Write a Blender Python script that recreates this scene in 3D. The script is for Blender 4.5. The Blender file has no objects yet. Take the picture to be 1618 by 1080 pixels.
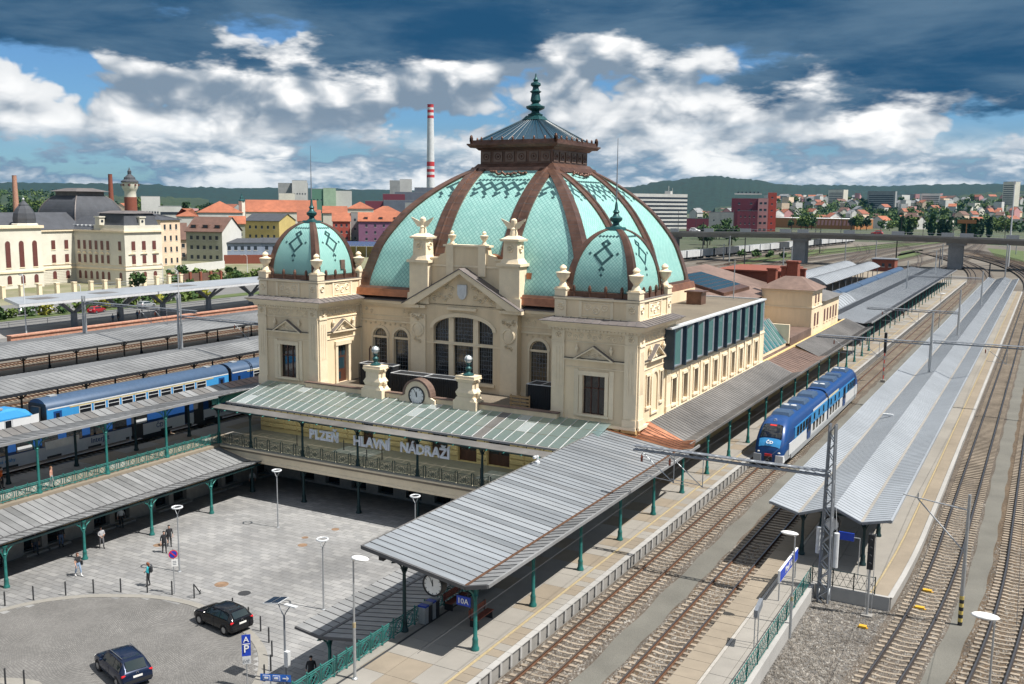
import bpy, math, random
from math import radians as R, sin, cos, pi
from mathutils import Vector, Matrix
random.seed(7)
S = bpy.context.scene
COL = S.collection
# ---------------------------------------------------------------- camera
FPX, PITCH, YAW, ROLL, CAMH = 1539.22, 0.141897, -0.503927, 0.0099725, 23.2
_f = Vector((sin(YAW)*cos(PITCH), cos(YAW)*cos(PITCH), -sin(PITCH)))
_r0 = Vector((cos(YAW), -sin(YAW), 0)); _u0 = _r0.cross(_f)
_r = _r0*cos(ROLL)+_u0*sin(ROLL); _u = -_r0*sin(ROLL)+_u0*cos(ROLL)
cam = bpy.data.cameras.new('camera'); cam_o = bpy.data.objects.new('camera', cam); COL.objects.link(cam_o)
cam.sensor_width = 36.0; cam.lens = FPX/1618*36; cam.clip_start = 0.5; cam.clip_end = 30000
cam_o.matrix_world = Matrix((( _r.x, _u.x, -_f.x, 0), (_r.y, _u.y, -_f.y, 0), (_r.z, _u.z, -_f.z, CAMH), (0, 0, 0, 1)))
S.camera = cam_o
# ---------------------------------------------------------------- sun, sky, exposure
SUN_EL, SUN_AZ = R(58.0), R(8.0)          # azimuth measured from +X towards +Y
sd = Vector((cos(SUN_EL)*cos(SUN_AZ), cos(SUN_EL)*sin(SUN_AZ), sin(SUN_EL)))
sun = bpy.data.lights.new('sun', 'SUN'); sun.energy = 4.5; sun.angle = R(0.53); sun.color = (1.0, 0.95, 0.87)
sun_o = bpy.data.objects.new('sun', sun); COL.objects.link(sun_o); sun_o.location = (80, 20, 120)
sun_o.rotation_euler = (-sd).to_track_quat('-Z', 'Y').to_euler()
S.view_settings.view_transform = 'Standard'; S.view_settings.look = 'None'
S.view_settings.exposure = 0.66; S.view_settings.gamma = 1.0; S.view_settings.use_curve_mapping = False
S.cycles.max_bounces = 6; S.cycles.diffuse_bounces = 2; S.cycles.glossy_bounces = 2; S.cycles.volume_bounces = 0
W = bpy.data.worlds.new('World'); S.world = W; W.use_nodes = True; W.cycles.sampling_method = 'MANUAL'; W.cycles.sample_map_resolution = 512
def sky_world():
    nt = W.node_tree; nt.nodes.clear(); N = nt.nodes.new; L = nt.links.new
    def math_(op, a, b=None, c=None, clamp=False):
        n = N('ShaderNodeMath'); n.operation = op; n.use_clamp = clamp
        for i, v in enumerate((a, b, c)):
            if v is None: continue
            if isinstance(v, (int, float)): n.inputs[i].default_value = v
            else: L(v, n.inputs[i])
        return n.outputs[0]
    def sm(v, a, b):
        n = N('ShaderNodeMapRange'); n.interpolation_type = 'SMOOTHSTEP'; L(v, n.inputs[0]); n.inputs[1].default_value = a; n.inputs[2].default_value = b
        return n.outputs[0]
    def mixc(f, a, b):
        n = N('ShaderNodeMix'); n.data_type = 'RGBA'; L(f, n.inputs[0])
        for i, v in ((6, a), (7, b)):
            if isinstance(v, tuple): n.inputs[i].default_value = (*v, 1)
            else: L(v, n.inputs[i])
        return n.outputs[2]
    sk = N('ShaderNodeTexSky'); sk.sky_type = 'NISHITA'; sk.sun_disc = False; sk.sun_elevation = SUN_EL
    sk.sun_rotation = pi/2-SUN_AZ; sk.altitude = 300; sk.air_density = 1.0; sk.dust_density = 0.5; sk.ozone_density = 3.0
    sc = N('ShaderNodeVectorMath'); sc.operation = 'MULTIPLY'; L(sk.outputs[0], sc.inputs[0]); sc.inputs[1].default_value = (0.040, 0.060, 0.080)
    tc = N('ShaderNodeTexCoord'); sp = N('ShaderNodeSeparateXYZ'); L(tc.outputs['Generated'], sp.inputs[0]); z = sp.outputs[2]
    def fbm(off, scl, vs, detail=8, rough=.55, dist=.0):
        mp = N('ShaderNodeMapping'); L(tc.outputs['Generated'], mp.inputs[0]); mp.inputs['Location'].default_value = off; mp.inputs['Scale'].default_value = (1, 1, vs)
        n = N('ShaderNodeTexNoise'); L(mp.outputs[0], n.inputs['Vector']); n.inputs['Scale'].default_value = scl
        n.inputs['Detail'].default_value = detail; n.inputs['Roughness'].default_value = rough; n.inputs['Distortion'].default_value = dist
        return n.outputs['Fac']
    def puff(off, scl, vs, detail=4.0, rough=.55):
        mp = N('ShaderNodeMapping'); L(tc.outputs['Generated'], mp.inputs[0]); mp.inputs['Location'].default_value = off; mp.inputs['Scale'].default_value = (1, 1, vs)
        w = N('ShaderNodeTexNoise'); L(mp.outputs[0], w.inputs['Vector']); w.inputs['Scale'].default_value = scl*1.3; w.inputs['Detail'].default_value = 3
        wa = N('ShaderNodeVectorMath'); wa.operation = 'MULTIPLY_ADD'; L(w.outputs['Color'], wa.inputs[0]); wa.inputs[1].default_value = (.07, .07, .07); L(mp.outputs[0], wa.inputs[2])
        v = N('ShaderNodeTexVoronoi'); v.feature = 'F1'; v.normalize = True; L(wa.outputs[0], v.inputs['Vector']); v.inputs['Scale'].default_value = scl; v.inputs['Detail'].default_value = detail; v.inputs['Roughness'].default_value = rough
        return math_('SUBTRACT', 1.0, v.outputs['Distance'])
    # heaps of cumulus: puffs gathered into banks, brighter on the side and top that the sun strikes
    o = (3.1, 1.7, .4); k = (.010, .003, .034)
    def dens(q, n=5, p=4.0): return math_('ADD', math_('MULTIPLY', fbm(q, 3.6, 2.0, n, .5), .62), math_('MULTIPLY', puff(q, 8.5, 1.7, p), .50))
    d0 = dens(o); d1 = dens((o[0]+k[0], o[1]+k[1], o[2]+k[2]), 3, 2.0)
    lit = sm(math_('SUBTRACT', d0, d1), -.055, .055)
    cov = sm(d0, .605, .632)
    core = sm(d0, .61, .80)
    shade = math_('MULTIPLY', lit, math_('ADD', .55, math_('MULTIPLY', core, .45)))
    cum = mixc(shade, (0.17, 0.225, 0.29), (1.0, 0.98, 0.95))
    q2 = (1.3, 6.1, 2.7); d2 = math_('ADD', math_('MULTIPLY', fbm(q2, 7, 4.0, 5, .5), .60), math_('MULTIPLY', puff(q2, 20, 2.5, 2.5), .50))
    low = sm(z, .035, .085)                                # smaller, paler heaps in rows low down
    bank = mixc(sm(d2, .58, .76), (0.17, 0.25, 0.34), (0.80, 0.80, 0.79))
    covl = math_('ADD', math_('MULTIPLY', cov, low), math_('MULTIPLY', math_('SUBTRACT', 1.0, low), sm(d2, .53, .60)))
    cum = mixc(low, bank, cum)
    base = mixc(covl, sc.outputs[0], cum)
    # dark cloud deck: ragged lower rim, opening up higher where the sun comes through
    rag = fbm((8.3, 2.2, 1.0), 4.5, 3.0, 6, .58)
    edge = math_('ADD', math_('MULTIPLY', math_('SUBTRACT', rag, .5), .26), math_('MULTIPLY_ADD', sp.outputs[0], .05, math_('ADD', z, .022)))
    deckc = math_('MULTIPLY', sm(edge, .120, .145), math_('SUBTRACT', 1.0, sm(z, .30, .55)))
    dk = fbm((4, 7, 2), 5, 4.5, 5, .55, .3)
    deck = mixc(sm(dk, .36, .70), (0.014, 0.062, 0.135), (0.085, 0.150, 0.225))
    out = mixc(deckc, base, deck)
    bg = N('ShaderNodeBackground'); L(out, bg.inputs[0]); bg.inputs[1].default_value = 0.86
    wo = N('ShaderNodeOutputWorld'); L(bg.outputs[0], wo.inputs[0])
sky_world()
# ---------------------------------------------------------------- pixel helpers (a pixel gives a direction; the plane gives the distance)
def ray(px, py): return _r*((px-809)/FPX) - _u*((py-540)/FPX) + _f
def G(px, py, z=0.0):
    d = ray(px, py); return Vector((0, 0, CAMH)) + d*((z-CAMH)/d.z)
def ON(px, py, ax, v):
    d = ray(px, py); i = 'xyz'.index(ax); o = Vector((0, 0, CAMH)); return o + d*((v-o[i])/d[i])
def DIST(px, D, z=0.0):                     # ground point in the direction of a pixel column at range D
    d = ray(px, 320); d.z = 0; d.normalize(); return Vector((d.x*D, d.y*D, z))
def HT(py, D, px=809):                      # height whose pixel row is py at range D
    d = ray(px, py); return CAMH + d.z/math.hypot(d.x, d.y)*D
# ---------------------------------------------------------------- materials
MT = {}
def M(name, col, rough=.7, metal=0.0, var=.12, scale=2.0, bump=0.0, bscale=30.0, col2=None, stretch=(1, 1, 1), stain=.0):
    m = bpy.data.materials.new(name); m.use_nodes = True; nt = m.node_tree; N = nt.nodes.new; L = nt.links.new
    b = nt.nodes['Principled BSDF']; b.inputs['Roughness'].default_value = rough; b.inputs['Metallic'].default_value = metal
    g = N('ShaderNodeNewGeometry'); mp = N('ShaderNodeMapping'); L(g.outputs['Position'], mp.inputs[0]); mp.inputs['Scale'].default_value = stretch
    n = N('ShaderNodeTexNoise'); n.inputs['Scale'].default_value = scale; n.inputs['Detail'].default_value = 6; n.inputs['Roughness'].default_value = .62; L(mp.outputs[0], n.inputs['Vector'])
    mr = N('ShaderNodeMapRange'); L(n.outputs['Fac'], mr.inputs[0]); mr.inputs[1].default_value = .3; mr.inputs[2].default_value = .7
    mx = N('ShaderNodeMix'); mx.data_type = 'RGBA'; L(mr.outputs[0], mx.inputs[0])
    c2 = col2 or tuple(min(1, c*(1+var)) for c in col); c1 = col if col2 else tuple(c*(1-var) for c in col)
    mx.inputs[6].default_value = (*c1, 1); mx.inputs[7].default_value = (*c2, 1); out = mx.outputs[2]
    if stain:
        n2 = N('ShaderNodeTexNoise'); n2.inputs['Scale'].default_value = scale*.13; n2.inputs['Detail'].default_value = 5; L(mp.outputs[0], n2.inputs['Vector'])
        m2 = N('ShaderNodeMapRange'); L(n2.outputs['Fac'], m2.inputs[0]); m2.inputs[1].default_value = .35; m2.inputs[2].default_value = .65; m2.inputs[3].default_value = 1-stain; m2.inputs[4].default_value = 1+stain*.5
        vm = N('ShaderNodeVectorMath'); vm.operation = 'SCALE'; L(out, vm.inputs[0]); L(m2.outputs[0], vm.inputs['Scale']); out = vm.outputs[0]
    L(out, b.inputs['Base Color'])
    if bump:
        nb = N('ShaderNodeTexNoise'); nb.inputs['Scale'].default_value = bscale; nb.inputs['Detail'].default_value = 4; L(mp.outputs[0], nb.inputs['Vector'])
        bp = N('ShaderNodeBump'); bp.inputs['Strength'].default_value = bump; bp.inputs['Distance'].default_value = .05; L(nb.outputs['Fac'], bp.inputs['Height']); L(bp.outputs[0], b.inputs['Normal'])
    MT[name] = m; return m
def voro_mat(name, cols, scale, rough=.9, bump=.6, stretch=(1, 1, 1), big=.25):
    """loose stones: one colour per cell, relief from the cell distance"""
    m = bpy.data.materials.new(name); m.use_nodes = True; nt = m.node_tree; N = nt.nodes.new; L = nt.links.new; b = nt.nodes['Principled BSDF']; b.inputs['Roughness'].default_value = rough
    g = N('ShaderNodeNewGeometry'); mp = N('ShaderNodeMapping'); L(g.outputs['Position'], mp.inputs[0]); mp.inputs['Scale'].default_value = stretch
    v = N('ShaderNodeTexVoronoi'); v.inputs['Scale'].default_value = scale; L(mp.outputs[0], v.inputs['Vector'])
    sp = N('ShaderNodeSeparateColor'); L(v.outputs['Color'], sp.inputs[0])
    cr = N('ShaderNodeValToRGB'); L(sp.outputs[0], cr.inputs[0]); e = cr.color_ramp.elements; e[0].color = (*cols[0], 1); e[1].color = (*cols[-1], 1)
    for i, c in enumerate(cols[1:-1]): x = e.new((i+1)/(len(cols)-1)); x.color = (*c, 1)
    n = N('ShaderNodeTexNoise'); n.inputs['Scale'].default_value = .35; n.inputs['Detail'].default_value = 5; L(g.outputs['Position'], n.inputs['Vector'])
    mr = N('ShaderNodeMapRange'); L(n.outputs['Fac'], mr.inputs[0]); mr.inputs[1].default_value = .3; mr.inputs[2].default_value = .7; mr.inputs[3].default_value = 1-big; mr.inputs[4].default_value = 1+big
    vm = N('ShaderNodeVectorMath'); vm.operation = 'SCALE'; L(cr.outputs[0], vm.inputs[0]); L(mr.outputs[0], vm.inputs['Scale']); L(vm.outputs[0], b.inputs['Base Color'])
    bp = N('ShaderNodeBump'); bp.invert = True; bp.inputs['Strength'].default_value = bump; bp.inputs['Distance'].default_value = .06; L(v.outputs['Distance'], bp.inputs['Height']); L(bp.outputs[0], b.inputs['Normal'])
    MT[name] = m; return m
def glass(name, col, rough=.04, alpha=1.0, metal=0.0):
    m = bpy.data.materials.new(name); m.use_nodes = True; nt = m.node_tree; b = nt.nodes['Principled BSDF']
    b.inputs['Base Color'].default_value = (*col, 1); b.inputs['Roughness'].default_value = rough; b.inputs['Metallic'].default_value = metal; b.inputs['Alpha'].default_value = alpha; b.inputs['Specular IOR Level'].default_value = .9
    n = nt.nodes.new('ShaderNodeTexNoise'); n.inputs['Scale'].default_value = .8; bp = nt.nodes.new('ShaderNodeBump'); bp.inputs['Strength'].default_value = .05
    nt.links.new(n.outputs['Fac'], bp.inputs['Height']); nt.links.new(bp.outputs[0], b.inputs['Normal'])
    MT[name] = m; return m
def tglass(name, col, tr=.6):
    m = glass(name, col, .25); nt = m.node_tree; t = nt.nodes.new('ShaderNodeBsdfTranslucent'); t.inputs[0].default_value = (*[min(1, c*3.0) for c in col], 1); mx = nt.nodes.new('ShaderNodeMixShader'); mx.inputs[0].default_value = tr
    nt.links.new(nt.nodes['Principled BSDF'].outputs[0], mx.inputs[1]); nt.links.new(t.outputs[0], mx.inputs[2]); nt.links.new(mx.outputs[0], nt.nodes['Material Output'].inputs[0])
M('cream', (.80, .645, .44), .85, var=.07, scale=1.6, bump=.15, bscale=14, stain=.16, stretch=(1, 1, .22))
M('cream_trim', (.82, .69, .50), .85, var=.05, scale=2, bump=.3, bscale=9, stain=.10)
M('yellow_wall', (.68, .48, .22), .85, var=.06, scale=2, bump=.2, bscale=10, stain=.1)
M('stone', (.36, .34, .31), .85, var=.15, scale=3, bump=.2)
M('copper', (.145, .078, .056), .38, .45, var=.35, scale=1.3, stain=.25)
M('copper_new', (.38, .165, .095), .38, .6, var=.25, scale=1.5, stain=.25)
M('copper_roof', (.20, .135, .11), .6, .25, var=.22, scale=1.0, stain=.25)
M('lead_roof', (.155, .138, .135), .6, .15, var=.18, scale=1.5, stain=.2)
M('zinc', (.262, .285, .312), .42, .15, var=.13, scale=1.1, stain=.22, stretch=(.35, 2.0, 1))
M('zinc_dull', (.175, .168, .162), .5, .15, var=.16, scale=1.3, stain=.3)
M('zinc_flat', (.25, .255, .262), .5, .1, var=.12, scale=1.1, stain=.2)
M('sheet_blue', (.315, .34, .37), .45, .1, var=.08, scale=.8, stain=.12)
M('zinc_b', (.24, .262, .287), .42, .15, var=.15, scale=1.4, stain=.25, stretch=(.3, 2.0, 1)); M('zinc_c', (.285, .307, .332), .42, .15, var=.12, scale=1.0, stain=.25, stretch=(.3, 2.0, 1)); M('zinc_flat_b', (.215, .22, .225), .5, .1, var=.15, scale=1.2, stain=.25)
M('seam', (.11, .11, .115), .6, .3); M('rib_pale', (.21, .225, .245), .5, .1)
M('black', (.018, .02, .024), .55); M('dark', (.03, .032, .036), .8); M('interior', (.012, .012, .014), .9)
M('green_iron', (.026, .165, .15), .4, .3, var=.25, scale=3); M('green_iron_dark', (.012, .035, .038), .45, .3, var=.2)
M('patina', (.013, .075, .08), .45, .3, var=.35, scale=4)
M('galv', (.42, .44, .46), .45, .6, var=.12, scale=4); M('steel_grey', (.23, .25, .28), .5, .4, var=.15, scale=3)
M('grey_white', (.60, .62, .64), .45, .1); M('white', (.78, .78, .77), .5); M('letter', (.66, .69, .76), .45, .1)
M('concrete', (.280, .269, .252), .9, var=.10, scale=1.2, bump=.12, stain=.15)
M('slab', (.273, .257, .232), .9, var=.07, scale=.9, bump=.08, stain=.14)
M('slab_sand', (.255, .215, .165), .9, var=.08, scale=1.2, bump=.08, stain=.12)
M('edge_stone', (.363, .356, .343), .85, var=.06, scale=1.5, stain=.1)
M('yellow_line', (.36, .29, .17), .8, var=.15, scale=4)
M('plaza_a', (.243, .243, .243), .88, var=.10, scale=1.3, bump=.1, stain=.28); M('plaza_b', (.275, .274, .272), .88, var=.08, scale=1.3, bump=.1, stain=.22); M('plaza_c', (.215, .216, .218), .88, var=.1, scale=1.3, bump=.1, stain=.22)
M('joint', (.112, .108, .105), .95, var=.2, scale=3)
M('kerb', (.238, .227, .205), .9, var=.1, scale=2)
M('rust_rail', (.10, .047, .024), .75, .2, var=.3, scale=3); M('rail_top', (.30, .26, .23), .35, .8)
M('dark_rail', (.035, .026, .022), .6, .3, var=.3); M('rail_top_dark', (.18, .17, .17), .3, .8)
M('sleeper', (.30, .25, .195), .9, var=.18, scale=2.5, stain=.25); M('sleeper_old', (.30, .24, .18), .9, var=.25, scale=2.5, stain=.25)
voro_mat('ballast', [(.047, .036, .026), (.114, .090, .069), (.075, .059, .045), (.152, .133, .111)], 11, big=.2)
voro_mat('ballast_rust', [(.050, .032, .019), (.110, .076, .046), (.078, .053, .032), (.138, .108, .076)], 11, big=.25)
voro_mat('ballast_grey', [(.047, .044, .041), (.138, .132, .124), (.094, .088, .083), (.198, .190, .176)], 9, big=.15)
voro_mat('fine_gravel', [(.114, .112, .097), (.150, .145, .126), (.131, .126, .112)], 26, bump=.3, big=.14)
voro_mat('roof_gravel', [(.128, .105, .079), (.180, .150, .112), (.150, .124, .094)], 16, bump=.3, big=.15)
def cobble_mat():
    m = bpy.data.materials.new('cobble'); m.use_nodes = True; nt = m.node_tree; N = nt.nodes.new; L = nt.links.new; b = nt.nodes['Principled BSDF']; b.inputs['Roughness'].default_value = .85
    g = N('ShaderNodeNewGeometry'); n = N('ShaderNodeTexNoise'); n.inputs['Scale'].default_value = .16; n.inputs['Detail'].default_value = 1; L(g.outputs['Position'], n.inputs['Vector'])
    wa = N('ShaderNodeVectorMath'); wa.operation = 'MULTIPLY_ADD'; L(n.outputs['Color'], wa.inputs[0]); wa.inputs[1].default_value = (4.5, 4.5, 0); L(g.outputs['Position'], wa.inputs[2])
    t = N('ShaderNodeTexBrick'); L(wa.outputs[0], t.inputs['Vector']); t.inputs['Scale'].default_value = 1; t.inputs['Brick Width'].default_value = .15; t.inputs['Row Height'].default_value = .125; t.inputs['Mortar Size'].default_value = .012; t.inputs['Mortar Smooth'].default_value = .5
    t.inputs['Color1'].default_value = (.145, .141, .137, 1); t.inputs['Color2'].default_value = (.19, .185, .178, 1); t.inputs['Mortar'].default_value = (.095, .092, .088, 1)
    s = N('ShaderNodeTexNoise'); s.inputs['Scale'].default_value = .5; s.inputs['Detail'].default_value = 6; L(g.outputs['Position'], s.inputs['Vector']); mr = N('ShaderNodeMapRange'); L(s.outputs['Fac'], mr.inputs[0]); mr.inputs[1].default_value = .3; mr.inputs[2].default_value = .7; mr.inputs[3].default_value = .85; mr.inputs[4].default_value = 1.12
    vm = N('ShaderNodeVectorMath'); vm.operation = 'SCALE'; L(t.outputs['Color'], vm.inputs[0]); L(mr.outputs[0], vm.inputs['Scale']); L(vm.outputs[0], b.inputs['Base Color'])
    bp = N('ShaderNodeBump'); bp.invert = True; bp.inputs['Strength'].default_value = .6; bp.inputs['Distance'].default_value = .03; L(t.outputs['Fac'], bp.inputs['Height']); L(bp.outputs[0], b.inputs['Normal']); MT['cobble'] = m
cobble_mat()
M('wood', (.075, .028, .016), .5, var=.25, scale=5, stretch=(1, 1, .2)); M('wood_light', (.42, .28, .14), .8, var=.2, scale=4)
glass('pane_dark', (.012, .014, .017)); glass('pane_blue', (.02, .045, .06), .06)
glass('pane_lead', (.012, .013, .015), .15)
tglass('canopy_glass', (.225, .295, .29), .5); tglass('canopy_glass_b', (.26, .315, .305), .5); tglass('canopy_glass_c', (.44, .50, .51), .35)
M('brick', (.22, .065, .040), .85, var=.25, scale=5, bump=.2); M('brick_wall', (.36, .15, .095), .9, var=.25, scale=1.6, col2=(.50, .30, .22))
M('roof_red', (.34, .115, .06), .8, var=.18, scale=.35, stain=.2, bump=.2, bscale=3); M('roof_red2', (.28, .095, .055), .8, var=.2, scale=.35, stain=.2); M('roof_dark', (.055, .06, .072), .7, var=.2, scale=.5); M('roof_brown', (.135, .075, .058), .8, var=.2, scale=.5)
M('grass', (.05, .085, .02), .95, var=.35, scale=.25, col2=(.10, .125, .045)); M('asphalt', (.085, .087, .092), .9, var=.12, scale=.8)
M('skin', (.55, .33, .24), .6); M('hair', (.05, .03, .02), .6)
# ---------------------------------------------------------------- mesh builder
class MB:
    def __init__(s): s.v = []; s.f = []; s.m = []; s.uv = None
    def add(s, vs, fs, mi=0):
        o = len(s.v); s.v += [tuple(p) for p in vs]; s.f += [tuple(i+o for i in f) for f in fs]; s.m += [mi]*len(fs); return s
    def box(s, x0, x1, y0, y1, z0, z1, mi=0):
        return s.add([(x0, y0, z0), (x1, y0, z0), (x1, y1, z0), (x0, y1, z0), (x0, y0, z1), (x1, y0, z1), (x1, y1, z1), (x0, y1, z1)],
                     [(0, 3, 2, 1), (4, 5, 6, 7), (0, 1, 5, 4), (1, 2, 6, 5), (2, 3, 7, 6), (3, 0, 4, 7)], mi)
    def cbox(s, c, sx, sy, sz, mi=0): return s.box(c[0]-sx/2, c[0]+sx/2, c[1]-sy/2, c[1]+sy/2, c[2]-sz/2, c[2]+sz/2, mi)
    def frust(s, cx, cy, z0, z1, a0, b0, a1, b1, mi=0):
        return s.add([(cx-a0, cy-b0, z0), (cx+a0, cy-b0, z0), (cx+a0, cy+b0, z0), (cx-a0, cy+b0, z0), (cx-a1, cy-b1, z1), (cx+a1, cy-b1, z1), (cx+a1, cy+b1, z1), (cx-a1, cy+b1, z1)],
                     [(0, 3, 2, 1), (4, 5, 6, 7), (0, 1, 5, 4), (1, 2, 6, 5), (2, 3, 7, 6), (3, 0, 4, 7)], mi)
    def tube(s, p, q, r0, r1=None, n=8, mi=0, cap=True):
        p = Vector(p); q = Vector(q); r1 = r0 if r1 is None else r1; d = (q-p)
        if d.length < 1e-6: return s
        d.normalize(); a = d.orthogonal().normalized(); b = d.cross(a); vs = []
        for c, r in ((p, r0), (q, r1)):
            for i in range(n): t = 2*pi*i/n+pi/n; vs.append(c+a*(cos(t)*r)+b*(sin(t)*r))
        fs = [(i, (i+1) % n, n+(i+1) % n, n+i) for i in range(n)]
        if cap: fs += [tuple(range(n-1, -1, -1)), tuple(range(n, 2*n))]
        return s.add(vs, fs, mi)
    def path(s, pts, r, n=6, mi=0):
        for a, b in zip(pts, pts[1:]): s.tube(a, b, r, r, n, mi)
        return s
    def lathe(s, c, prof, n=12, mi=0, sq=False, rot=0):
        vs = []; c = Vector(c)
        for r, z in prof:
            for i in range(n):
                t = 2*pi*(i+.5)/n+rot; vs.append((c.x+cos(t)*r, c.y+sin(t)*r, c.z+z))
        fs = []
        for k in range(len(prof)-1):
            for i in range(n): j = (i+1) % n; fs.append((k*n+i, k*n+j, (k+1)*n+j, (k+1)*n+i))
        fs += [tuple(range(n-1, -1, -1)), tuple((len(prof)-1)*n+i for i in range(n))]
        return s.add(vs, fs, mi)
    def ring(s, c, R_, r, ax='y', n=16, m=4, mi=0, a0=0, a1=2*pi):
        vs = []; fs = []; full = abs(a1-a0-2*pi) < 1e-6; nn = n if full else n+1
        for i in range(nn):
            t = a0+(a1-a0)*i/n
            for j in range(m):
                q = 2*pi*j/m+pi/4; rr = R_+cos(q)*r; h = sin(q)*r
                p = (cos(t)*rr, h, sin(t)*rr) if ax == 'y' else (h, cos(t)*rr, sin(t)*rr) if ax == 'x' else (cos(t)*rr, sin(t)*rr, h)
                vs.append((c[0]+p[0], c[1]+p[1], c[2]+p[2]))
        for i in range(n):
            k = (i+1) % nn
            for j in range(m): l = (j+1) % m; fs.append((i*m+j, k*m+j, k*m+l, i*m+l))
        return s.add(vs, fs, mi)
    def prism(s, poly, ax, a, b, mi=0):
        """extrude a 2-D polygon: ax 'y' -> poly is (x,z); 'x' -> (y,z); 'z' -> (x,y)"""
        def P(u, v, w): return (u, w, v) if ax == 'y' else (w, u, v) if ax == 'x' else (u, v, w)
        n = len(poly); vs = [P(u, v, a) for u, v in poly]+[P(u, v, b) for u, v in poly]
        fs = [(i, (i+1) % n, n+(i+1) % n, n+i) for i in range(n)]+[tuple(range(n-1, -1, -1)), tuple(range(n, 2*n))]
        return s.add(vs, fs, mi)
    def sphere(s, c, rx, ry=None, rz=None, n=8, m=6, mi=0):
        ry = rx if ry is None else ry; rz = rx if rz is None else rz
        vs = [(c[0], c[1], c[2]-rz)]
        for k in range(1, m):
            ph = -pi/2+pi*k/m
            for i in range(n): t = 2*pi*i/n; vs.append((c[0]+cos(t)*cos(ph)*rx, c[1]+sin(t)*cos(ph)*ry, c[2]+sin(ph)*rz))
        vs.append((c[0], c[1], c[2]+rz)); fs = [(0, 1+(i+1) % n, 1+i) for i in range(n)]
        for k in range(m-2):
            for i in range(n): j = (i+1) % n; fs.append((1+k*n+i, 1+k*n+j, 1+(k+1)*n+j, 1+(k+1)*n+i))
        e = len(vs)-1; fs += [(e, 1+(m-2)*n+i, 1+(m-2)*n+(i+1) % n) for i in range(n)]
        return s.add(vs, fs, mi)
    def sheet(s, P, nu, nv, mi=0):
        vs = [P(i/nu, j/nv) for j in range(nv+1) for i in range(nu+1)]; w = nu+1
        return s.add(vs, [(j*w+i, j*w+i+1, (j+1)*w+i+1, (j+1)*w+i) for j in range(nv) for i in range(nu)], mi)
    def mesh(s, name, mats, off=(0, 0, 0), smooth=False):
        me = bpy.data.meshes.new(name); ox, oy, oz = off
        me.from_pydata([(x-ox, y-oy, z-oz) for x, y, z in s.v], [], s.f)
        if not isinstance(mats, (list, tuple)): mats = [mats]
        for m in mats: me.materials.append(MT[m] if isinstance(m, str) else m)
        if len(mats) > 1: me.polygons.foreach_set('material_index', s.m)
        if s.uv:
            l = me.uv_layers.new(name='UVMap'); k = 0
            for p in me.polygons:
                for li in p.loop_indices: l.data[li].uv = s.uv[me.loops[li].vertex_index]
        if smooth:
            me.polygons.foreach_set('use_smooth', [True]*len(me.polygons))
            if smooth != True: me.set_sharp_from_angle(angle=R(smooth))
        me.update(); return me
def fixn(me):
    import bmesh
    b = bmesh.new(); b.from_mesh(me); bmesh.ops.recalc_face_normals(b, faces=b.faces); b.to_mesh(me); b.free(); return me
def tag(o, label=None, cat=None, group=None, kind=None):
    if label: o['label'] = label
    if cat: o['category'] = cat
    if group: o['group'] = group
    if kind: o['kind'] = kind
    return o
def lk(name, me, parent=None, loc=None, rz=0, label=None, cat=None, group=None, kind=None):
    o = bpy.data.objects.new(name, me); COL.objects.link(o)
    if parent: o.parent = parent
    if loc is not None: o.location = loc
    if rz: o.rotation_euler = (0, 0, rz)
    return tag(o, label, cat, group, kind)
def wpos(o):
    p = Vector((0, 0, 0))
    while o: p += o.location; o = o.parent
    return p
def part(name, mb, mats, parent=None, smooth=False, label=None, kind=None, cat=None, group=None, fix=False):
    """mb holds WORLD coordinates; the object sits at its parent's origin (parents unrotated)"""
    me = mb.mesh(name, mats, wpos(parent) if parent else (0, 0, 0), smooth)
    if fix: fixn(me)
    return lk(name, me, parent, label=label, kind=kind, cat=cat, group=group)
def solo(name, mb, mats, base, label, cat, group=None, kind=None, smooth=False, fix=False):
    me = mb.mesh(name, mats, base, smooth)
    if fix: fixn(me)
    return lk(name, me, None, base, label=label, cat=cat, group=group, kind=kind)
def thing(name, loc, label=None, cat=None, group=None, kind=None, rz=0): return lk(name, None, None, loc, rz, label, cat, group, kind)
def clone(o, loc=None, rz=None, label=None, group=None, parent=None):
    c = o.copy(); COL.objects.link(c); c.parent = parent
    if loc is not None: c.location = loc
    if rz is not None: c.rotation_euler = (0, 0, rz)
    if label: c['label'] = label
    if group: c['group'] = group
    for ch in o.children: clone(ch, parent=c)
    return c
ORDS = 'first second third fourth fifth sixth seventh eighth ninth tenth eleventh twelfth thirteenth fourteenth fifteenth sixteenth seventeenth eighteenth nineteenth'.split()
for d_ in ('twent', 'thirt', 'fort', 'fift', 'sixt'): ORDS += [d_+'ieth']+[d_+'y-'+o for o in ORDS[:9]]
def struct(name, mb, mats, **k): return part(name, mb, mats, kind='structure', **k)
_txt = {}
def text_mesh(body, size, depth, mat, bold=.02, key=None):
    k = (body, size, depth, mat)
    if k in _txt: return _txt[k]
    c = bpy.data.curves.new('t', 'FONT'); c.body = body; c.size = size; c.extrude = depth/2; c.offset = bold*size; c.align_x = 'CENTER'; c.align_y = 'CENTER'; c.resolution_u = 2
    o = bpy.data.objects.new('t', c); COL.objects.link(o); bpy.context.view_layer.update()
    me = bpy.data.meshes.new_from_object(o.evaluated_get(bpy.context.evaluated_depsgraph_get())); COL.objects.unlink(o); bpy.data.objects.remove(o)
    me.materials.clear(); me.materials.append(MT[mat]); _txt[k] = me; return me
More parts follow.
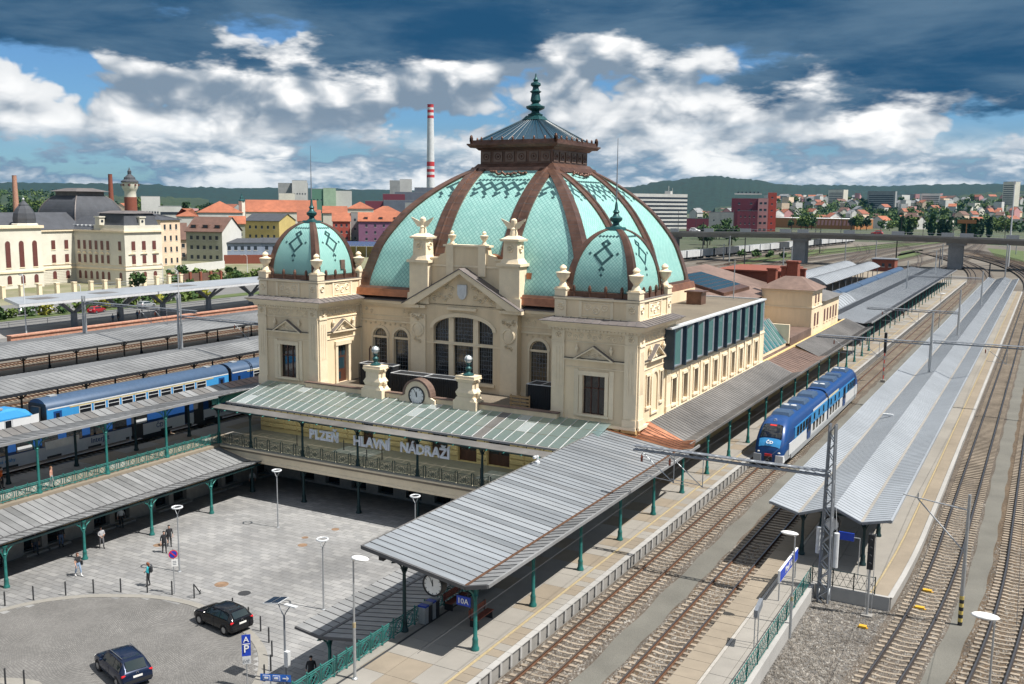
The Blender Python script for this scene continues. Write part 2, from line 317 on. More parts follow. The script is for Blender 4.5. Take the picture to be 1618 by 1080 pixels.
# ================================================================ ground, tracks, platforms
GZ = -0.75; PZ = -3.6; PL = 0.55
HX0, HX1, HY0, HY1 = -67.0, -28.7, -90.0, 71.4
mb = MB(); xs = [-14000, -3000, -700, HX0, HX1, 300, 3000, 14000]; ys = [-14000, -2000, HY0, HY1, 600, 3000, 14000]
for i in range(len(xs)-1):
    for j in range(len(ys)-1):
        if xs[i] >= HX0 and xs[i+1] <= HX1 and ys[j] >= HY0 and ys[j+1] <= HY1: continue
        mb.add([(xs[i], ys[j], GZ), (xs[i+1], ys[j], GZ), (xs[i+1], ys[j+1], GZ), (xs[i], ys[j+1], GZ)], [(0, 1, 2, 3)])
M('ground_town', (.035, .06, .018), .95, scale=.012, col2=(.10, .105, .07), stain=.3)
struct('ground', mb, 'ground_town')
def flat(name, x0, x1, y0, y1, z, mat): return struct(name, MB().add([(x0, y0, z), (x1, y0, z), (x1, y1, z), (x0, y1, z)], [(0, 1, 2, 3)]), mat)
M('yard', (.115, .095, .075), .95, scale=.10, col2=(.185, .17, .145), stain=.25, bump=.4, bscale=6)
mb = MB(); mb.add([(-28.7, -90, GZ+.01), (75, -90, GZ+.01), (75, 700, GZ+.01), (-160, 700, GZ+.01), (-147, 71.4, GZ+.01), (-28.7, 71.4, GZ+.01)], [(0, 1, 2, 3, 4, 5)])
struct('rail_yard', mb, 'yard')
flat('rail_yard', -147, -67.0, -90, 71.4, GZ+.012, 'yard')
def bend(y): return -.0007*max(0, y-315)**2
def x3(y): return -4.55-(.00222*(72-y)**2 if y < 72 else 0)+bend(y)
def x4(y): return x3(y)+4.3
def ribbon(mb, fa, fb, ys, z, mi=0):
    vs = []
    for y in ys: vs += [(fa(y), y, z), (fb(y), y, z)]
    mb.add(vs, [(2*i, 2*i+1, 2*i+3, 2*i+2) for i in range(len(ys)-1)], mi)
Y1 = [20+4*i for i in range(30)]+[140+12*i for i in range(16)]+[340+15*i for i in range(16)]
BZ = -0.235
mb = MB(); ribbon(mb, lambda y: -22.4+bend(y), lambda y: -14.55+bend(y), Y1, BZ); struct('ballast_bed', mb, 'ballast')
mb = MB(); ribbon(mb, lambda y: -19.15+bend(y)+.07*sin(y*.9), lambda y: -17.75+bend(y)+.07*sin(y*1.3), [20+1.0*i for i in range(320)], BZ+.008); struct('gravel_path', mb, 'fine_gravel')
mb = MB(); ribbon(mb, lambda y: -17.65+bend(y)+.12*sin(y*1.9), lambda y: -14.6+bend(y), [20+.9*i for i in range(300)], BZ+.004); struct('ballast_bed', mb, 'ballast_rust')
mb = MB(); ribbon(mb, lambda y: (x3(y)-1.8 if y > 58.4 else -11.1), lambda y: x3(y)-1.6, [20+2*i for i in range(20)]+[59+6*i for i in range(100)], BZ-.02); struct('gravel_verge', mb, 'ballast_grey')
mb = MB(); ribbon(mb, lambda y: x3(y)-1.7, lambda y: x3(y)+1.6, Y1, BZ); struct('ballast_bed', mb, 'ballast')
mb = MB(); ribbon(mb, lambda y: x3(y)+1.5+.06*sin(y*.8), lambda y: x4(y)-1.65+.06*sin(y*1.1), [20+1.2*i for i in range(280)], BZ+.012); struct('gravel_path', mb, 'fine_gravel')
mb = MB(); ribbon(mb, lambda y: x4(y)-1.75, lambda y: x4(y)+9, Y1, BZ-.01); struct('ballast_bed', mb, 'ballast_rust')
# ---- track builder
def sleeper_mesh(mat):
    m = MB(); st = [(-1.3, .145, 0), (-1.25, .15, .0), (-.52, .135, .0), (-.28, .105, -.045), (.28, .105, -.045), (.52, .135, .0), (1.25, .15, .0), (1.3, .145, 0)]
    vs = []
    for x, w, dz in st: vs += [(x, -w, -.2), (x, -w*.72, dz), (x, w*.72, dz), (x, w, -.2)]
    fs = []
    for i in range(len(st)-1):
        for j in range(3): fs.append((i*4+j, i*4+j+1, i*4+5+j, i*4+4+j))
    fs += [(0, 3, 2, 1), (28, 29, 30, 31)]
    m.add(vs, fs); return m
_slp = {}
def track(label, fx, y0, y1, near, rails=('rust_rail', 'rail_top'), smat='sleeper', far=None, step=.6):
    t = thing('railway_track', (fx(y0), y0, 0), label, 'railway track')
    yy = [y0]; y = y0
    while y < y1: y = min(y1, y+(3 if y < 120 else 10)); yy.append(y)
    for s in (-.753, .753):
        m = MB(); prof = [(-.07, -.17), (.07, -.17), (.07, -.15), (.015, -.12), (.015, -.04), (.036, -.03), (.036, 0), (-.036, 0), (-.036, -.03), (-.015, -.04), (-.015, -.12), (-.07, -.15)]
        n = len(prof); vs = []
        for y in yy: vs += [(fx(y)+s+a*1.25, y, b) for a, b in prof]
        o = 0
        for i in range(len(yy)-1):
            for j in range(n): k = (j+1) % n; m.add([], []); m.f.append((i*n+j, i*n+k, (i+1)*n+k, (i+1)*n+j)); m.m.append(1 if j == 6 else 0)
        m.v = vs; part('rail', m, list(rails), t)
    if smat not in _slp: _slp[smat] = sleeper_mesh(smat).mesh('sleeper', smat)
    y = y0+.3; rest = MB(); tm = MB().box(-1.3, 1.3, -.13, .13, -.3, 0); i = 0
    while y < min(y1, far or 1e9):
        jx = random.uniform(-.03, .03)
        if y < near:
            lk('sleeper', _slp[smat], t, (fx(y)+jx-fx(y0), y-y0, -.165))
        else: rest.add([(a+fx(y), b+y, c-.165) for a, b, c in tm.v], tm.f)
        y += step; i += 1
    if rest.v: part('sleeper', rest, smat, t, kind='stuff')
    return t
track('rusty railway track beside the main platform, the railcar stands on it', lambda y: -20.85+bend(y), 22, 520, 95, far=330)
track('railway track running under the edge of the middle platform roof', lambda y: -16.2+bend(y), 22, 520, 66, ('rust_rail', 'rail_top_dark'), far=330)
track('railway track along the outer right edge of the middle platform', x3, 30, 520, 92, ('dark_rail', 'rail_top_dark'), far=300)
track('railway track at the bottom right, behind the striped pole', x4, 36, 520, 80, ('dark_rail', 'rail_top_dark'), far=300)
# ---- loose ballast stones near the camera
rs = random.Random(3); st_ = MB(); vs = []; fs = []
def stones(n, fx0, fx1, y0, y1, z, keep):
    for _ in range(n):
        y = y0+(y1-y0)*rs.random()**1.35; x = fx0(y)+(fx1(y)-fx0(y))*rs.random()
        if not keep(x, y): continue
        r = rs.uniform(.035, .075); a = rs.random()*3; c, s = cos(a)*r, sin(a)*r; o = len(vs); h = r*rs.uniform(.6, 1.0)
        vs.extend(((x+c, y+s, z), (x-s*1.2, y+c*1.2, z+.2*h), (x-c, y-s, z), (x+s, y-c, z+.15*h), (x+c*.3, y+s*.3, z+h), (x-c*.35-s*.2, y-s*.35+c*.2, z+h*.8)))
        fs.extend(((o, o+1, o+4), (o+1, o+5, o+4), (o+1, o+2, o+5), (o+2, o+3, o+5), (o+3, o+4, o+5), (o+3, o, o+4)))
clear = lambda x, c: min(abs(x-c-.753), abs(x-c+.753)) > .14
stones(15000, lambda y: -22.3, lambda y: -19.2, 34, 92, BZ-.01, lambda x, y: clear(x, -20.85)); stones(14000, lambda y: -17.7, lambda y: -14.7, 34, 66, BZ-.01, lambda x, y: clear(x, -16.2))
stones(10000, lambda y: -10.9, lambda y: x3(y)-1.6, 40, 58, BZ-.02, lambda x, y: True); stones(11000, lambda y: x3(y)-1.6, lambda y: x3(y)+1.5, 40, 85, BZ-.01, lambda x, y: clear(x, x3(y))); stones(11000, lambda y: x4(y)-1.6, lambda y: x4(y)+4, 44, 75, BZ-.02, lambda x, y: clear(x, x4(y)))
st_.v = vs; st_.f = fs; st_.m = [0]*len(fs); voro_mat('stone_mix', [(.06, .053, .046), (.22, .20, .175), (.105, .09, .075), (.34, .32, .29)], 6, bump=0, big=.2); part('ballast_stones', st_, 'stone_mix', kind='stuff')
# ---- paving
_pv = {}
def pave(parent, x0, x1, y0, y1, sx, sy, z, mats, limit, gap=.025, thick=.05, bond=0, ok=None, name='paving_slab'):
    cells = []; nx = max(1, round((x1-x0)/sx)); sx = (x1-x0)/nx; j = 0; y = y0
    while y < y1-1e-3:
        yb = min(y1, y+sy); o = (j % 2)*bond*sx
        for i in range(-1 if bond else 0, nx):
            a = max(x0, x0+i*sx+o); b = min(x1, x0+(i+1)*sx+o)
            if b-a < .05: continue
            c = ((a+b)/2, (y+yb)/2)
            if ok and not ok(*c): continue
            cells.append((c[0], c[1], b-a, yb-y))
        y = yb; j += 1
    cells.sort(key=lambda c: c[0]**2+c[1]**2); base = wpos(parent)
    vis = [c for c in cells if inview(c[0], c[1], z)]; rest = [c for c in cells if not inview(c[0], c[1], z)]+vis[limit:]
    for c in vis[:limit]:
        k = (round(c[2], 3), round(c[3], 3), random.choice(mats))
        if k not in _pv: _pv[k] = MB().box(-c[2]/2+gap/2, c[2]/2-gap/2, -c[3]/2+gap/2, c[3]/2-gap/2, -thick, 0).mesh(name, k[2])
        lk(name, _pv[k], parent, (c[0]-base.x, c[1]-base.y, z-base.z+random.uniform(-.003, .003)))
    m = MB()
    for c in rest:
        a, b, w, h = c; m.add([(a-w/2+gap/2, b-h/2+gap/2, z), (a+w/2-gap/2, b-h/2+gap/2, z), (a+w/2-gap/2, b+h/2-gap/2, z), (a-w/2+gap/2, b+h/2-gap/2, z)], [(0, 1, 2, 3)], random.randrange(len(mats)))
    if m.v: part(name, m, mats, parent, kind='stuff')
def inview(x, y, z):
    d = Vector((x, y, z-CAMH)); w = d.dot(_f)
    if w < 1: return False
    return -20 < 809+FPX*d.dot(_r)/w < 1640 and -20 < 540-FPX*d.dot(_u)/w < 1100
# ---- platform 1 (main platform beside the building)
p1 = struct('platform', MB().box(-28.7, -22.55, 8, 335, GZ-.1, PL-.06), 'concrete'); p1['label'] = 'main platform between the building and the railcar track'
pave(p1, -22.8, -22.42, 8, 335, .38, 1.0, PL, ['edge_stone'], 60, name='edge_stone')
pave(p1, -23.55, -22.8, 8, 335, .75, .75, PL, ['slab_sand', 'slab'], 40)
pave(p1, -28.2, -23.72, 8, 335, 1.5, 2.0, PL, ['slab', 'slab', 'slab_sand'], 90)
part('yellow_line', MB().box(-23.71, -23.56, 8, 335, PL-.1, PL-.002), 'yellow_line', p1)
part('drain', MB().box(-28.14, -28.0, 8, 335, PL-.05, PL+.004), 'dark', p1)
part('kerb_strip', MB().box(-28.7, -28.21, 8, 71, PL-.3, PL+.006), 'kerb', p1)
y = 20; pm = MB().box(-.06, .06, -.43, .43, -.62, -.12).mesh('wall_panel', 'concrete'); pq = MB().box(-.02, .10, -.10, .10, -.72, -.02).mesh('wall_post', 'edge_stone'); rest = MB()
while y < 330:
    if y < 90: lk('wall_panel', pm, p1, (-22.6, y+.5, PL)); lk('wall_post', pq, p1, (-22.55, y, PL))
    else: rest.box(-22.57, -22.46, y-.1, y+.1, PL-.7, PL-.02)
    y += 1.05
part('wall_post', rest, 'edge_stone', p1, kind='stuff')
# ---- platform 2 (island between tracks 2 and 3)
e2 = lambda y: x3(y)-1.62
mb = MB().box(-14.45, -11.3, 8, 58.35, GZ-.1, PL-.06)
yy = [58.36+4*i for i in range(4)]+[75+25*i for i in range(10)]
for a, b in zip(yy, yy[1:]): mb.add([(-14.45, a, GZ-.1), (e2(a)-.1, a, GZ-.1), (e2(b)-.1, b, GZ-.1), (-14.45, b, GZ-.1), (-14.45, a, PL-.06), (e2(a)-.1, a, PL-.06), (e2(b)-.1, b, PL-.06), (-14.45, b, PL-.06)], [(4, 5, 6, 7), (0, 1, 5, 4), (1, 2, 6, 5), (3, 0, 4, 7)])
p2 = struct('platform', mb, 'concrete'); p2['label'] = 'island platform under the blue-grey folded roof'
pave(p2, -14.6, -13.3, 8, 300, 1.3, 1.0, PL, ['slab_sand'], 60)
pave(p2, -13.1, -11.25, 8, 58.3, .95, 2, PL, ['slab', 'slab'], 60)
part('drain', MB().box(-13.28, -13.12, 8, 300, PL-.1, PL-.004), 'stone', p2)
pave(p2, -13.1, -9.2, 58.36, 300, 1.3, 2, PL, ['slab'], 40)
m = MB()
for a, b in zip(yy, yy[1:]):
    for (o0, o1, mi) in ((None, -1.35, 0), (-1.33, -1.2, 1), (-1.18, -.32, 2), (-.30, 0, 3)):
        f0 = (lambda y: -9.15) if o0 is None else (lambda y, o0=o0: e2(y)+o0)
        m.add([(f0(a), a, PL), (e2(a)+o1, a, PL), (e2(b)+o1, b, PL), (f0(b), b, PL)], [(0, 1, 2, 3)], mi)
part('paving', m, ['slab', 'yellow_line', 'slab_sand', 'edge_stone'], p2)
part('retaining_wall', MB().box(-11.25, -11.0, 8, 58.6, GZ, PL+.05).box(-11.0, -6.75, 58.2, 58.42, GZ, PL+.03), 'edge_stone', p2)
# ---- plaza
edge = [(-59.4, 5), (-59.3, 30), (-58.9, 34.5), (-58.2, 37.3), (-57.5, 39.0), (-56.5, 40.3), (-55, 41.6), (-52, 43.2), (-49.8, 43.75), (-47.8, 43.8), (-45.1, 43.35), (-42.4, 42.5), (-40.3, 41.35), (-38.6, 39.8), (-37.3, 37.9), (-36.7, 35.5), (-36.5, 30), (-36.5, 5)]
def smooth_line(p, k=5):
    o = []
    for i in range(len(p)-1):
        a = p[max(0, i-1)]; b = p[i]; c = p[i+1]; d = p[min(len(p)-1, i+2)]
        for j in range(k):
            t = j/k; o.append(tuple(.5*(2*b[q]+(c[q]-a[q])*t+(2*a[q]-5*b[q]+4*c[q]-d[q])*t*t+(3*b[q]-a[q]-3*c[q]+d[q])*t**3) for q in (0, 1)))
    return o+[p[-1]]
ed = smooth_line(edge)
def inside(x, y, pg=ed):
    r = False; j = len(pg)-1
    for i in range(len(pg)):
        if (pg[i][1] > y) != (pg[j][1] > y) and x < (pg[j][0]-pg[i][0])*(y-pg[i][1])/(pg[j][1]-pg[i][1]+1e-12)+pg[i][0]: r = not r
        j = i
    return r
plaza = struct('plaza', MB().box(-66.8, -28.9, -90, 71.3, PZ-.5, PZ-.035), 'joint')
pave(plaza, -66.8, -29, 20, 71.2, .95, .48, PZ, ['plaza_a', 'plaza_b', 'plaza_a', 'plaza_c'], 300, bond=.5, gap=.022, ok=lambda x, y: not inside(x, y), thick=.034)
struct('cobbled_road', MB().add([(x, y, PZ-.006) for x, y in ed], [tuple(range(len(ed)-1, -1, -1))]), 'cobble')
# cobble rows laid in arcs: low ridges of setts near the turning circle
def offs(pl, d):
    o = []
    for i, p in enumerate(pl):
        a = Vector(pl[max(0, i-1)]); b = Vector(pl[min(len(pl)-1, i+1)]); t = (b-a).normalized(); o.append((p[0]-t.y*d, p[1]+t.x*d))
    return o
out_ = offs(ed, .55); m = MB()
for i in range(len(ed)-1):
    a, b, c, d = ed[i], ed[i+1], out_[i+1], out_[i]
    m.add([(*a, PZ-.03), (*b, PZ-.03), (*c, PZ-.03), (*d, PZ-.03), (*a, PZ+.025), (*b, PZ+.025), (*c, PZ+.012), (*d, PZ+.012)], [(4, 7, 6, 5), (0, 4, 5, 1), (3, 2, 6, 7)])
struct('kerb', m, 'kerb', fix=True)
m = MB(); 
isl = [tuple(G(x, y, PZ)[:2]) for x, y in ((-30, 1080), (0, 1073), (20, 1073), (45, 1075), (62, 1079), (75, 1088), (80, 1110), (-30, 1130))]
m.prism(isl, 'z', PZ-.02, PZ+.10); struct('traffic_island', m, 'kerb', fix=True)
for px, py, a, b, mt in ((350, 923, .9, .55, M('rusty_lid', (.21, .135, .085), .9, var=.3)), (386, 937, .8, .6, 'dark'), (250, 861, .7, .5, MT['rusty_lid']), (478, 861, .7, .5, MT['rusty_lid']), (530, 836, .6, .45, MT['rusty_lid']), (482, 849, .5, .4, MT['rusty_lid'])):
    p = G(px, py, PZ); solo('manhole_cover', MB().lathe((p.x, p.y, PZ), [(a*.55, -.02), (a*.55, .012), (a*.45, .014), (a*.44, .008)], 14), mt, (p.x, p.y, PZ), {350: 'brown manhole cover between the leaning frame and the black hatchback', 386: 'dark iron drain grate near the black hatchback', 250: 'brown manhole cover beside the two officers', 478: 'brown manhole cover in the middle of the plaza', 530: 'brown manhole cover nearest the big platform roof', 482: 'small brown manhole cover in the middle of the plaza'}[px], 'manhole cover')
# retaining walls of the plaza: left wall with openings under the upper platform
def holes_wall(mb, P, u0, u1, z0, z1, holes, depth, mi=0, back=None):
    """wall face at d=0 with openings (ua, ub, za, zb, arch); reveals run to d=depth. P(u, z, d) -> world"""
    def q(a, b, c, d): mb.add([a, b, c, d], [(0, 1, 2, 3)], mi)
    hs = sorted(holes); u = u0; i = 0
    while i < len(hs):
        a, b = hs[i][0], hs[i][1]; col = []
        while i < len(hs) and abs(hs[i][0]-a) < 1e-6: col.append(hs[i]); i += 1
        if a > u: q(P(u, z0, 0), P(a, z0, 0), P(a, z1, 0), P(u, z1, 0))
        z = z0
        for h in sorted(col, key=lambda h: h[2]):
            za, zb = h[2], h[3]; ar = len(h) > 4 and h[4]
            if za > z: q(P(a, z, 0), P(b, z, 0), P(b, za, 0), P(a, za, 0))
            if ar:
                rise = (b-a)/2 if ar is True else ar; n = 10; arc = [((a+b)/2-cos(pi*k/n)*(b-a)/2, zb+sin(pi*k/n)*rise) for k in range(n+1)]; top = zb+rise+.02
                for k in range(n): (p0, w0), (p1, w1) = arc[k], arc[k+1]; q(P(p0, w0, 0), P(p1, w1, 0), P(p1, top, 0), P(p0, top, 0)); q(P(p0, w0, 0), P(p0, w0, depth), P(p1, w1, depth), P(p1, w1, 0))
                z = top
            else:
                q(P(a, zb, 0), P(a, zb, depth), P(b, zb, depth), P(b, zb, 0)); z = zb
            q(P(a, za, 0), P(b, za, 0), P(b, za, depth), P(a, za, depth)); q(P(a, za, 0), P(a, za, depth), P(a, zb, depth), P(a, zb, 0)); q(P(b, za, 0), P(b, zb, 0), P(b, zb, depth), P(b, za, depth))
        if z < z1: q(P(a, z, 0), P(b, z, 0), P(b, z1, 0), P(a, z1, 0))
        u = b
    if u < u1: q(P(u, z0, 0), P(u1, z0, 0), P(u1, z1, 0), P(u, z1, 0))
    return mb
lw = thing('undercroft_wall', (-66.4, 45, PZ), 'low yellow and grey wall with dark doorways under the left platform', 'wall')
hl = []
y = 25.5
while y < 70: hl += [(y, y+1.5, PZ+.25, PZ+2.6), (y+2.0, y+3.5, PZ+.25, PZ+2.6)]; y += 6.2
Pl = lambda u, z, d: (-66.35-d, u, z)
m = MB(); holes_wall(m, Pl, 20, 71.2, PZ+1.15, .2, [(a, b, PZ+1.15, d) for a, b, c, d in hl], .5); part('wall', m, 'yellow_wall', lw)
m = MB(); holes_wall(m, lambda u, z, d: (-66.25-d, u, z), 20, 71.2, PZ, PZ+1.15, [(a, b, PZ+.25, PZ+1.15) for a, b, c, d in hl], .5); part('plinth', m, 'stone', lw)
part('dark_backing', MB().box(-67.2, -66.95, 20, 71.2, PZ, .3), 'interior', lw)  # near-black slab: darkness of the unlit rooms put into its colour
for a, b, c, d in hl:
    if b > 38: part('door', MB().box(-66.8, -66.72, a+.05, b-.05, c, d-.02), 'pane_dark', lw); part('step', MB().box(-66.24, -65.7, a-.15, b+.15, PZ, PZ+.16), 'stone', lw)
m = MB(); holes_wall(m, lambda u, z, d: (u, 70.4+d, z), -66.3, -29, PZ+1.15, .1, [(-62+3.1*i, -60.3+3.1*i, PZ+1.15, PZ+2.7) for i in range(10)], .5)
fw_ = thing('undercroft_wall', (-48, 70.4, PZ), 'shaded lower wall with doorways beneath the front balcony', 'wall')
part('wall', m, 'yellow_wall', fw_)
m = MB(); holes_wall(m, lambda u, z, d: (u, 70.3+d, z), -66.3, -29, PZ, PZ+1.15, [(-62+3.1*i, -60.3+3.1*i, PZ+.2, PZ+1.15) for i in range(10)], .5); part('plinth', m, 'stone', fw_)
part('dark_backing', MB().box(-66.3, -29, 71.0, 71.2, PZ, .1), 'interior', fw_)  # same near-black slab, painting the doorways under the balcony dark
struct('retaining_wall', MB().box(-29.0, -28.72, 5, 71.2, PZ-.1, PL-.1), 'concrete')
# ================================================================ canopies
_pan = {}
def slab_between(mb, a, b, y0, y1, th, mi=0, up=0.0):
    """thin slab from profile point a=(x,z) to b between y0 and y1"""
    dx, dz = b[0]-a[0], b[1]-a[1]; l = math.hypot(dx, dz); nx, nz = -dz/l, dx/l
    if nz < 0: nx, nz = -nx, -nz
    p = [(a[0]+nx*up, a[1]+nz*up), (b[0]+nx*up, b[1]+nz*up), (b[0]+nx*(up-th), b[1]+nz*(up-th)), (a[0]+nx*(up-th), a[1]+nz*(up-th))]
    mb.prism(p, 'y', y0, y1, mi)
def roof_panels(parent, prof, y0, y1, pitch, mats, indiv, deck='dark', seam='seam', rib=.045):
    """sheets laid side by side along y on every slope of the profile, over a dark boarded deck"""
    base = wpos(parent)
    m = MB()
    for a, b in zip(prof, prof[1:]): slab_between(m, a, b, y0, y1, .08, up=-.02)
    part('deck', m, deck, parent)
    n = max(1, round((y1-y0)/pitch)); pitch = (y1-y0)/n
    for k, (a, b) in enumerate(zip(prof, prof[1:])):
        mat = mats[k % len(mats)]; mm = mat if isinstance(mat, (list, tuple)) else [mat]
        def one(mb, yy0):
            slab_between(mb, a, b, yy0+.012, yy0+pitch-.012, .03, 0, up=.012)
            if seam: slab_between(mb, a, b, yy0-.015, yy0+.013, .05, 1, up=rib)
        if indiv:
            ms = []
            for q in mm:
                t = MB(); one(t, 0); t.v = [(x-base.x, y, z-base.z) for x, y, z in t.v]; ms.append(t.mesh('roof_sheet', [q, seam]))
            for i in range(n): lk('roof_sheet', random.choice(ms), parent, (0, y0+i*pitch-base.y, random.uniform(-.004, .004)))
        else:
            t = MB()
            for i in range(n): one(t, y0+i*pitch)
            part('roof_sheet', t, [mm[0], seam], parent, kind='stuff')
def iron_column(parent, x, y, z0, z1, mat='green_iron', arm=1.1, r=.11, dirs=((0, 1), (0, -1))):
    m = MB(); h = z1-z0
    m.lathe((x, y, z0), [(r*2.0, 0), (r*2.0, .12), (r*1.5, .2), (r*1.35, .5), (r*1.5, .56), (r*1.1, .7), (r, .72), (r*.85, h*.8), (r*1.4, h*.81), (r*.9, h*.83), (r*.9, h*.93), (r*1.7, h*.97), (r*1.9, h)], 10)
    for dx, dy in dirs:
        m.path([(x+dx*.05, y+dy*.05, z1-arm*.9), (x+dx*arm*.25, y+dy*arm*.25, z1-arm*.42), (x+dx*arm*.6, y+dy*arm*.6, z1-arm*.14), (x+dx*arm, y+dy*arm, z1-.03)], .045, 5)
        m.ring((x+dx*arm*.35, y+dy*arm*.35, z1-arm*.2), arm*.12, .025, 'x' if dy else 'y', 10)
        m.tube((x, y, z1-.04), (x+dx*arm, y+dy*arm, z1-.04), .05, None, 5)
    return part('column', m, mat, parent, smooth=50)
# ---- big platform roof, front section
c1 = thing('platform_roof', (-26.5, 55, PL), 'large grey metal platform roof in the foreground with a clock under its end', 'roof')
P1 = [(-30.6, 5.25), (-24.2, 4.32), (-22.95, 4.64)]
roof_panels(c1, P1, 39.4, 70.6, .62, [['zinc', 'zinc', 'zinc_b', 'zinc_c'], ['zinc_flat', 'zinc_flat_b']], True)
part('gutter', MB().box(-24.28, -24.12, 39.4, 70.6, 4.33, 4.385), 'rust_rail', c1)
m = MB(); slab_between(m, P1[0], P1[1], 39.30, 39.40, .2, up=.03); slab_between(m, P1[1], P1[2], 39.30, 39.40, .2, up=.03); part('end_board', m, 'seam', c1)
part('eaves_gutter', MB().box(-22.97, -22.85, 39.35, 72, 4.50, 4.68), 'zinc_flat', c1); part('eaves_board', MB().box(-30.68, -30.58, 39.35, 70.6, 5.08, 5.28), 'zinc_dull', c1)
for i in range(6):
    y = 40.4+6.35*i; iron_column(c1, -24.25, y, PL, 4.15, 'green_iron', dirs=((0, 1), (0, -1), (-1, 0))); iron_column(c1, -28.64, y, PL, 4.75, 'green_iron_dark', dirs=((0, 1), (0, -1), (-1, 0), (1, 0)))
    part('beam', MB().prism([(-30.3, 4.95), (-28.6, 4.6), (-24.2, 4.02), (-23.1, 4.4), (-23.1, 4.5), (-24.2, 4.2), (-30.3, 5.1)], 'y', y-.06, y+.06), 'green_iron_dark', c1)
part('purlin', MB().box(-24.31, -24.19, 39.6, 72, 4.02, 4.2).box(-28.7, -28.58, 39.6, 70.6, 4.72, 4.86), 'green_iron_dark', c1)
# ---- second section along the building wall: dull sheets with newer copper patches
c1b = thing('platform_roof', (-26, 95, PL), 'long dull brownish-grey platform roof sloping from the side wall of the building', 'roof')
P2 = [(-27.7, 5.62), (-24.75, 4.38), (-23.7, 4.6)]
roof_panels(c1b, P2, 73.6, 111, .58, ['zinc_dull', 'zinc_dull'], False); roof_panels(c1b, P2, 125, 160, .58, ['zinc_dull', 'zinc_dull'], False)
m = MB(); a0 = [(-30.62, 5.26), (-24.2, 4.34), (-22.93, 4.66)]; b0 = P2
vs = [(x, 70.62, z+.03) for x, z in a0]+[(x, 73.58, z+.03) for x, z in b0]; m.add(vs, [(0, 1, 4, 3), (1, 2, 5, 4)]); part('copper_patch', m, 'copper_new', c1b, label='shiny orange copper roof patch at the tower corner')
n = MB()
for i in range(1, 6):
    t = i/6; q = [(a[0]+(b[0]-a[0])*t, 70.62+2.96*t, a[1]+(b[1]-a[1])*t+.05) for a, b in zip(a0, b0)]; n.path(q, .03, 4)
part('seam', n, 'copper', c1b)
m = MB(); slab_between(m, (-29.4, 5.8), P2[1], 111.02, 124.98, .06, up=.03); slab_between(m, P2[1], P2[2], 111.02, 124.98, .06, up=.03); part('copper_patch', m, 'copper_roof', c1b, label='reddish copper strip of roof')
n = MB()
for i in range(14): n.box(-29.3, -23.8, 111.5+i, 111.55+i, 4.3, 4.35) if 0 else slab_between(n, (-29.4, 5.8), P2[1], 111.5+i, 111.55+i, .04, up=.06)
part('seam', n, 'copper', c1b)
part('eaves_gutter', MB().box(-23.72, -23.6, 72, 160, 4.44, 4.64), 'zinc_dull', c1b); part('soffit_beam', MB().box(-24.8, -24.65, 72, 160, 4.0, 4.3), 'dark', c1b)
for i in range(14): iron_column(c1b, -24.25, 78.5+6.35*i, PL, 4.1, 'green_iron')
part('platform_wall', MB().box(-28.2, -27.9, 71.3, 160, GZ, 5.5), 'yellow_wall', c1b)
# ---- far, folded section
c1c = thing('platform_roof', (-31, 240, PL), 'far folded grey platform roof reaching towards the road bridge', 'roof')
P3 = [(-37.6, 5.0), (-33.4, 4.35), (-30.8, 4.95), (-25.9, 4.35), (-24.7, 4.6)]
roof_panels(c1c, P3, 165, 322, .6, ['sheet_blue', 'zinc_flat', 'sheet_blue', 'zinc_flat'], False, seam='rib_pale')
part('eaves_gutter', MB().box(-24.72, -24.58, 165, 322, 4.42, 4.64), 'zinc_flat', c1c)
for i in range(24): part('column', MB().tube((-25.6, 168+6.4*i, PL), (-25.6, 168+6.4*i, 4.3), .1, .09, 8), 'green_iron', c1c); part('column', MB().tube((-33.4, 168+6.4*i, PL), (-33.4, 168+6.4*i, 4.3), .1, .09, 8), 'green_iron', c1c)
part('fascia', MB().box(-37.5, -24.8, 321.9, 322.1, 4.1, 4.5), 'sheet_blue', c1c)
# ---- island platform roof
c2 = thing('platform_roof', (-11, 180, PL), 'pale blue-grey folded roof over the island platform at the right', 'roof')
P4 = [(-14.72, 4.22), (-12.88, 3.74), (-10.75, 4.5), (-9.05, 3.76), (-7.35, 4.18)]
roof_panels(c2, P4, 61.6, 298, .50, ['sheet_blue', 'sheet_blue', 'sheet_blue', 'sheet_blue'], False, rib=.032, seam='rib_pale')
for x, z in ((-12.88, 3.74), (-9.05, 3.76)): part('gutter', MB().box(x-.1, x+.1, 61.6, 298, z+.0, z+.05), 'slab', c2)
m = MB()
for a, b in zip(P4, P4[1:]): slab_between(m, a, b, 61.48, 61.6, .16, up=.05)
part('end_board', m, 'steel_grey', c2); part('eaves_gutter', MB().box(-14.8, -14.68, 61.5, 298, 4.08, 4.26).box(-7.4, -7.26, 61.5, 298, 4.04, 4.22), 'sheet_blue', c2)
for i in range(18):
    y = 63+6.3*i
    for x in (-12.88, -9.05): iron_column(c2, x, y, PL, 3.66, 'green_iron_dark' if i < 3 else 'green_iron', arm=.9, dirs=((1, 0), (-1, 0), (0, 1)))
    part('beam', MB().box(-14.5, -7.5, y-.05, y+.05, 3.56, 3.68), 'green_iron_dark', c2)
for y in (120.9, 121.5, 140): part('expansion_joint', MB().box(-14.7, -7.4, y-.03, y+.03, 3.7, 3.72), 'seam', c2)
part('vent', MB().box(-12.5, -11.6, 93.4, 93.7, 4.15, 4.35), 'grey_white', c2)
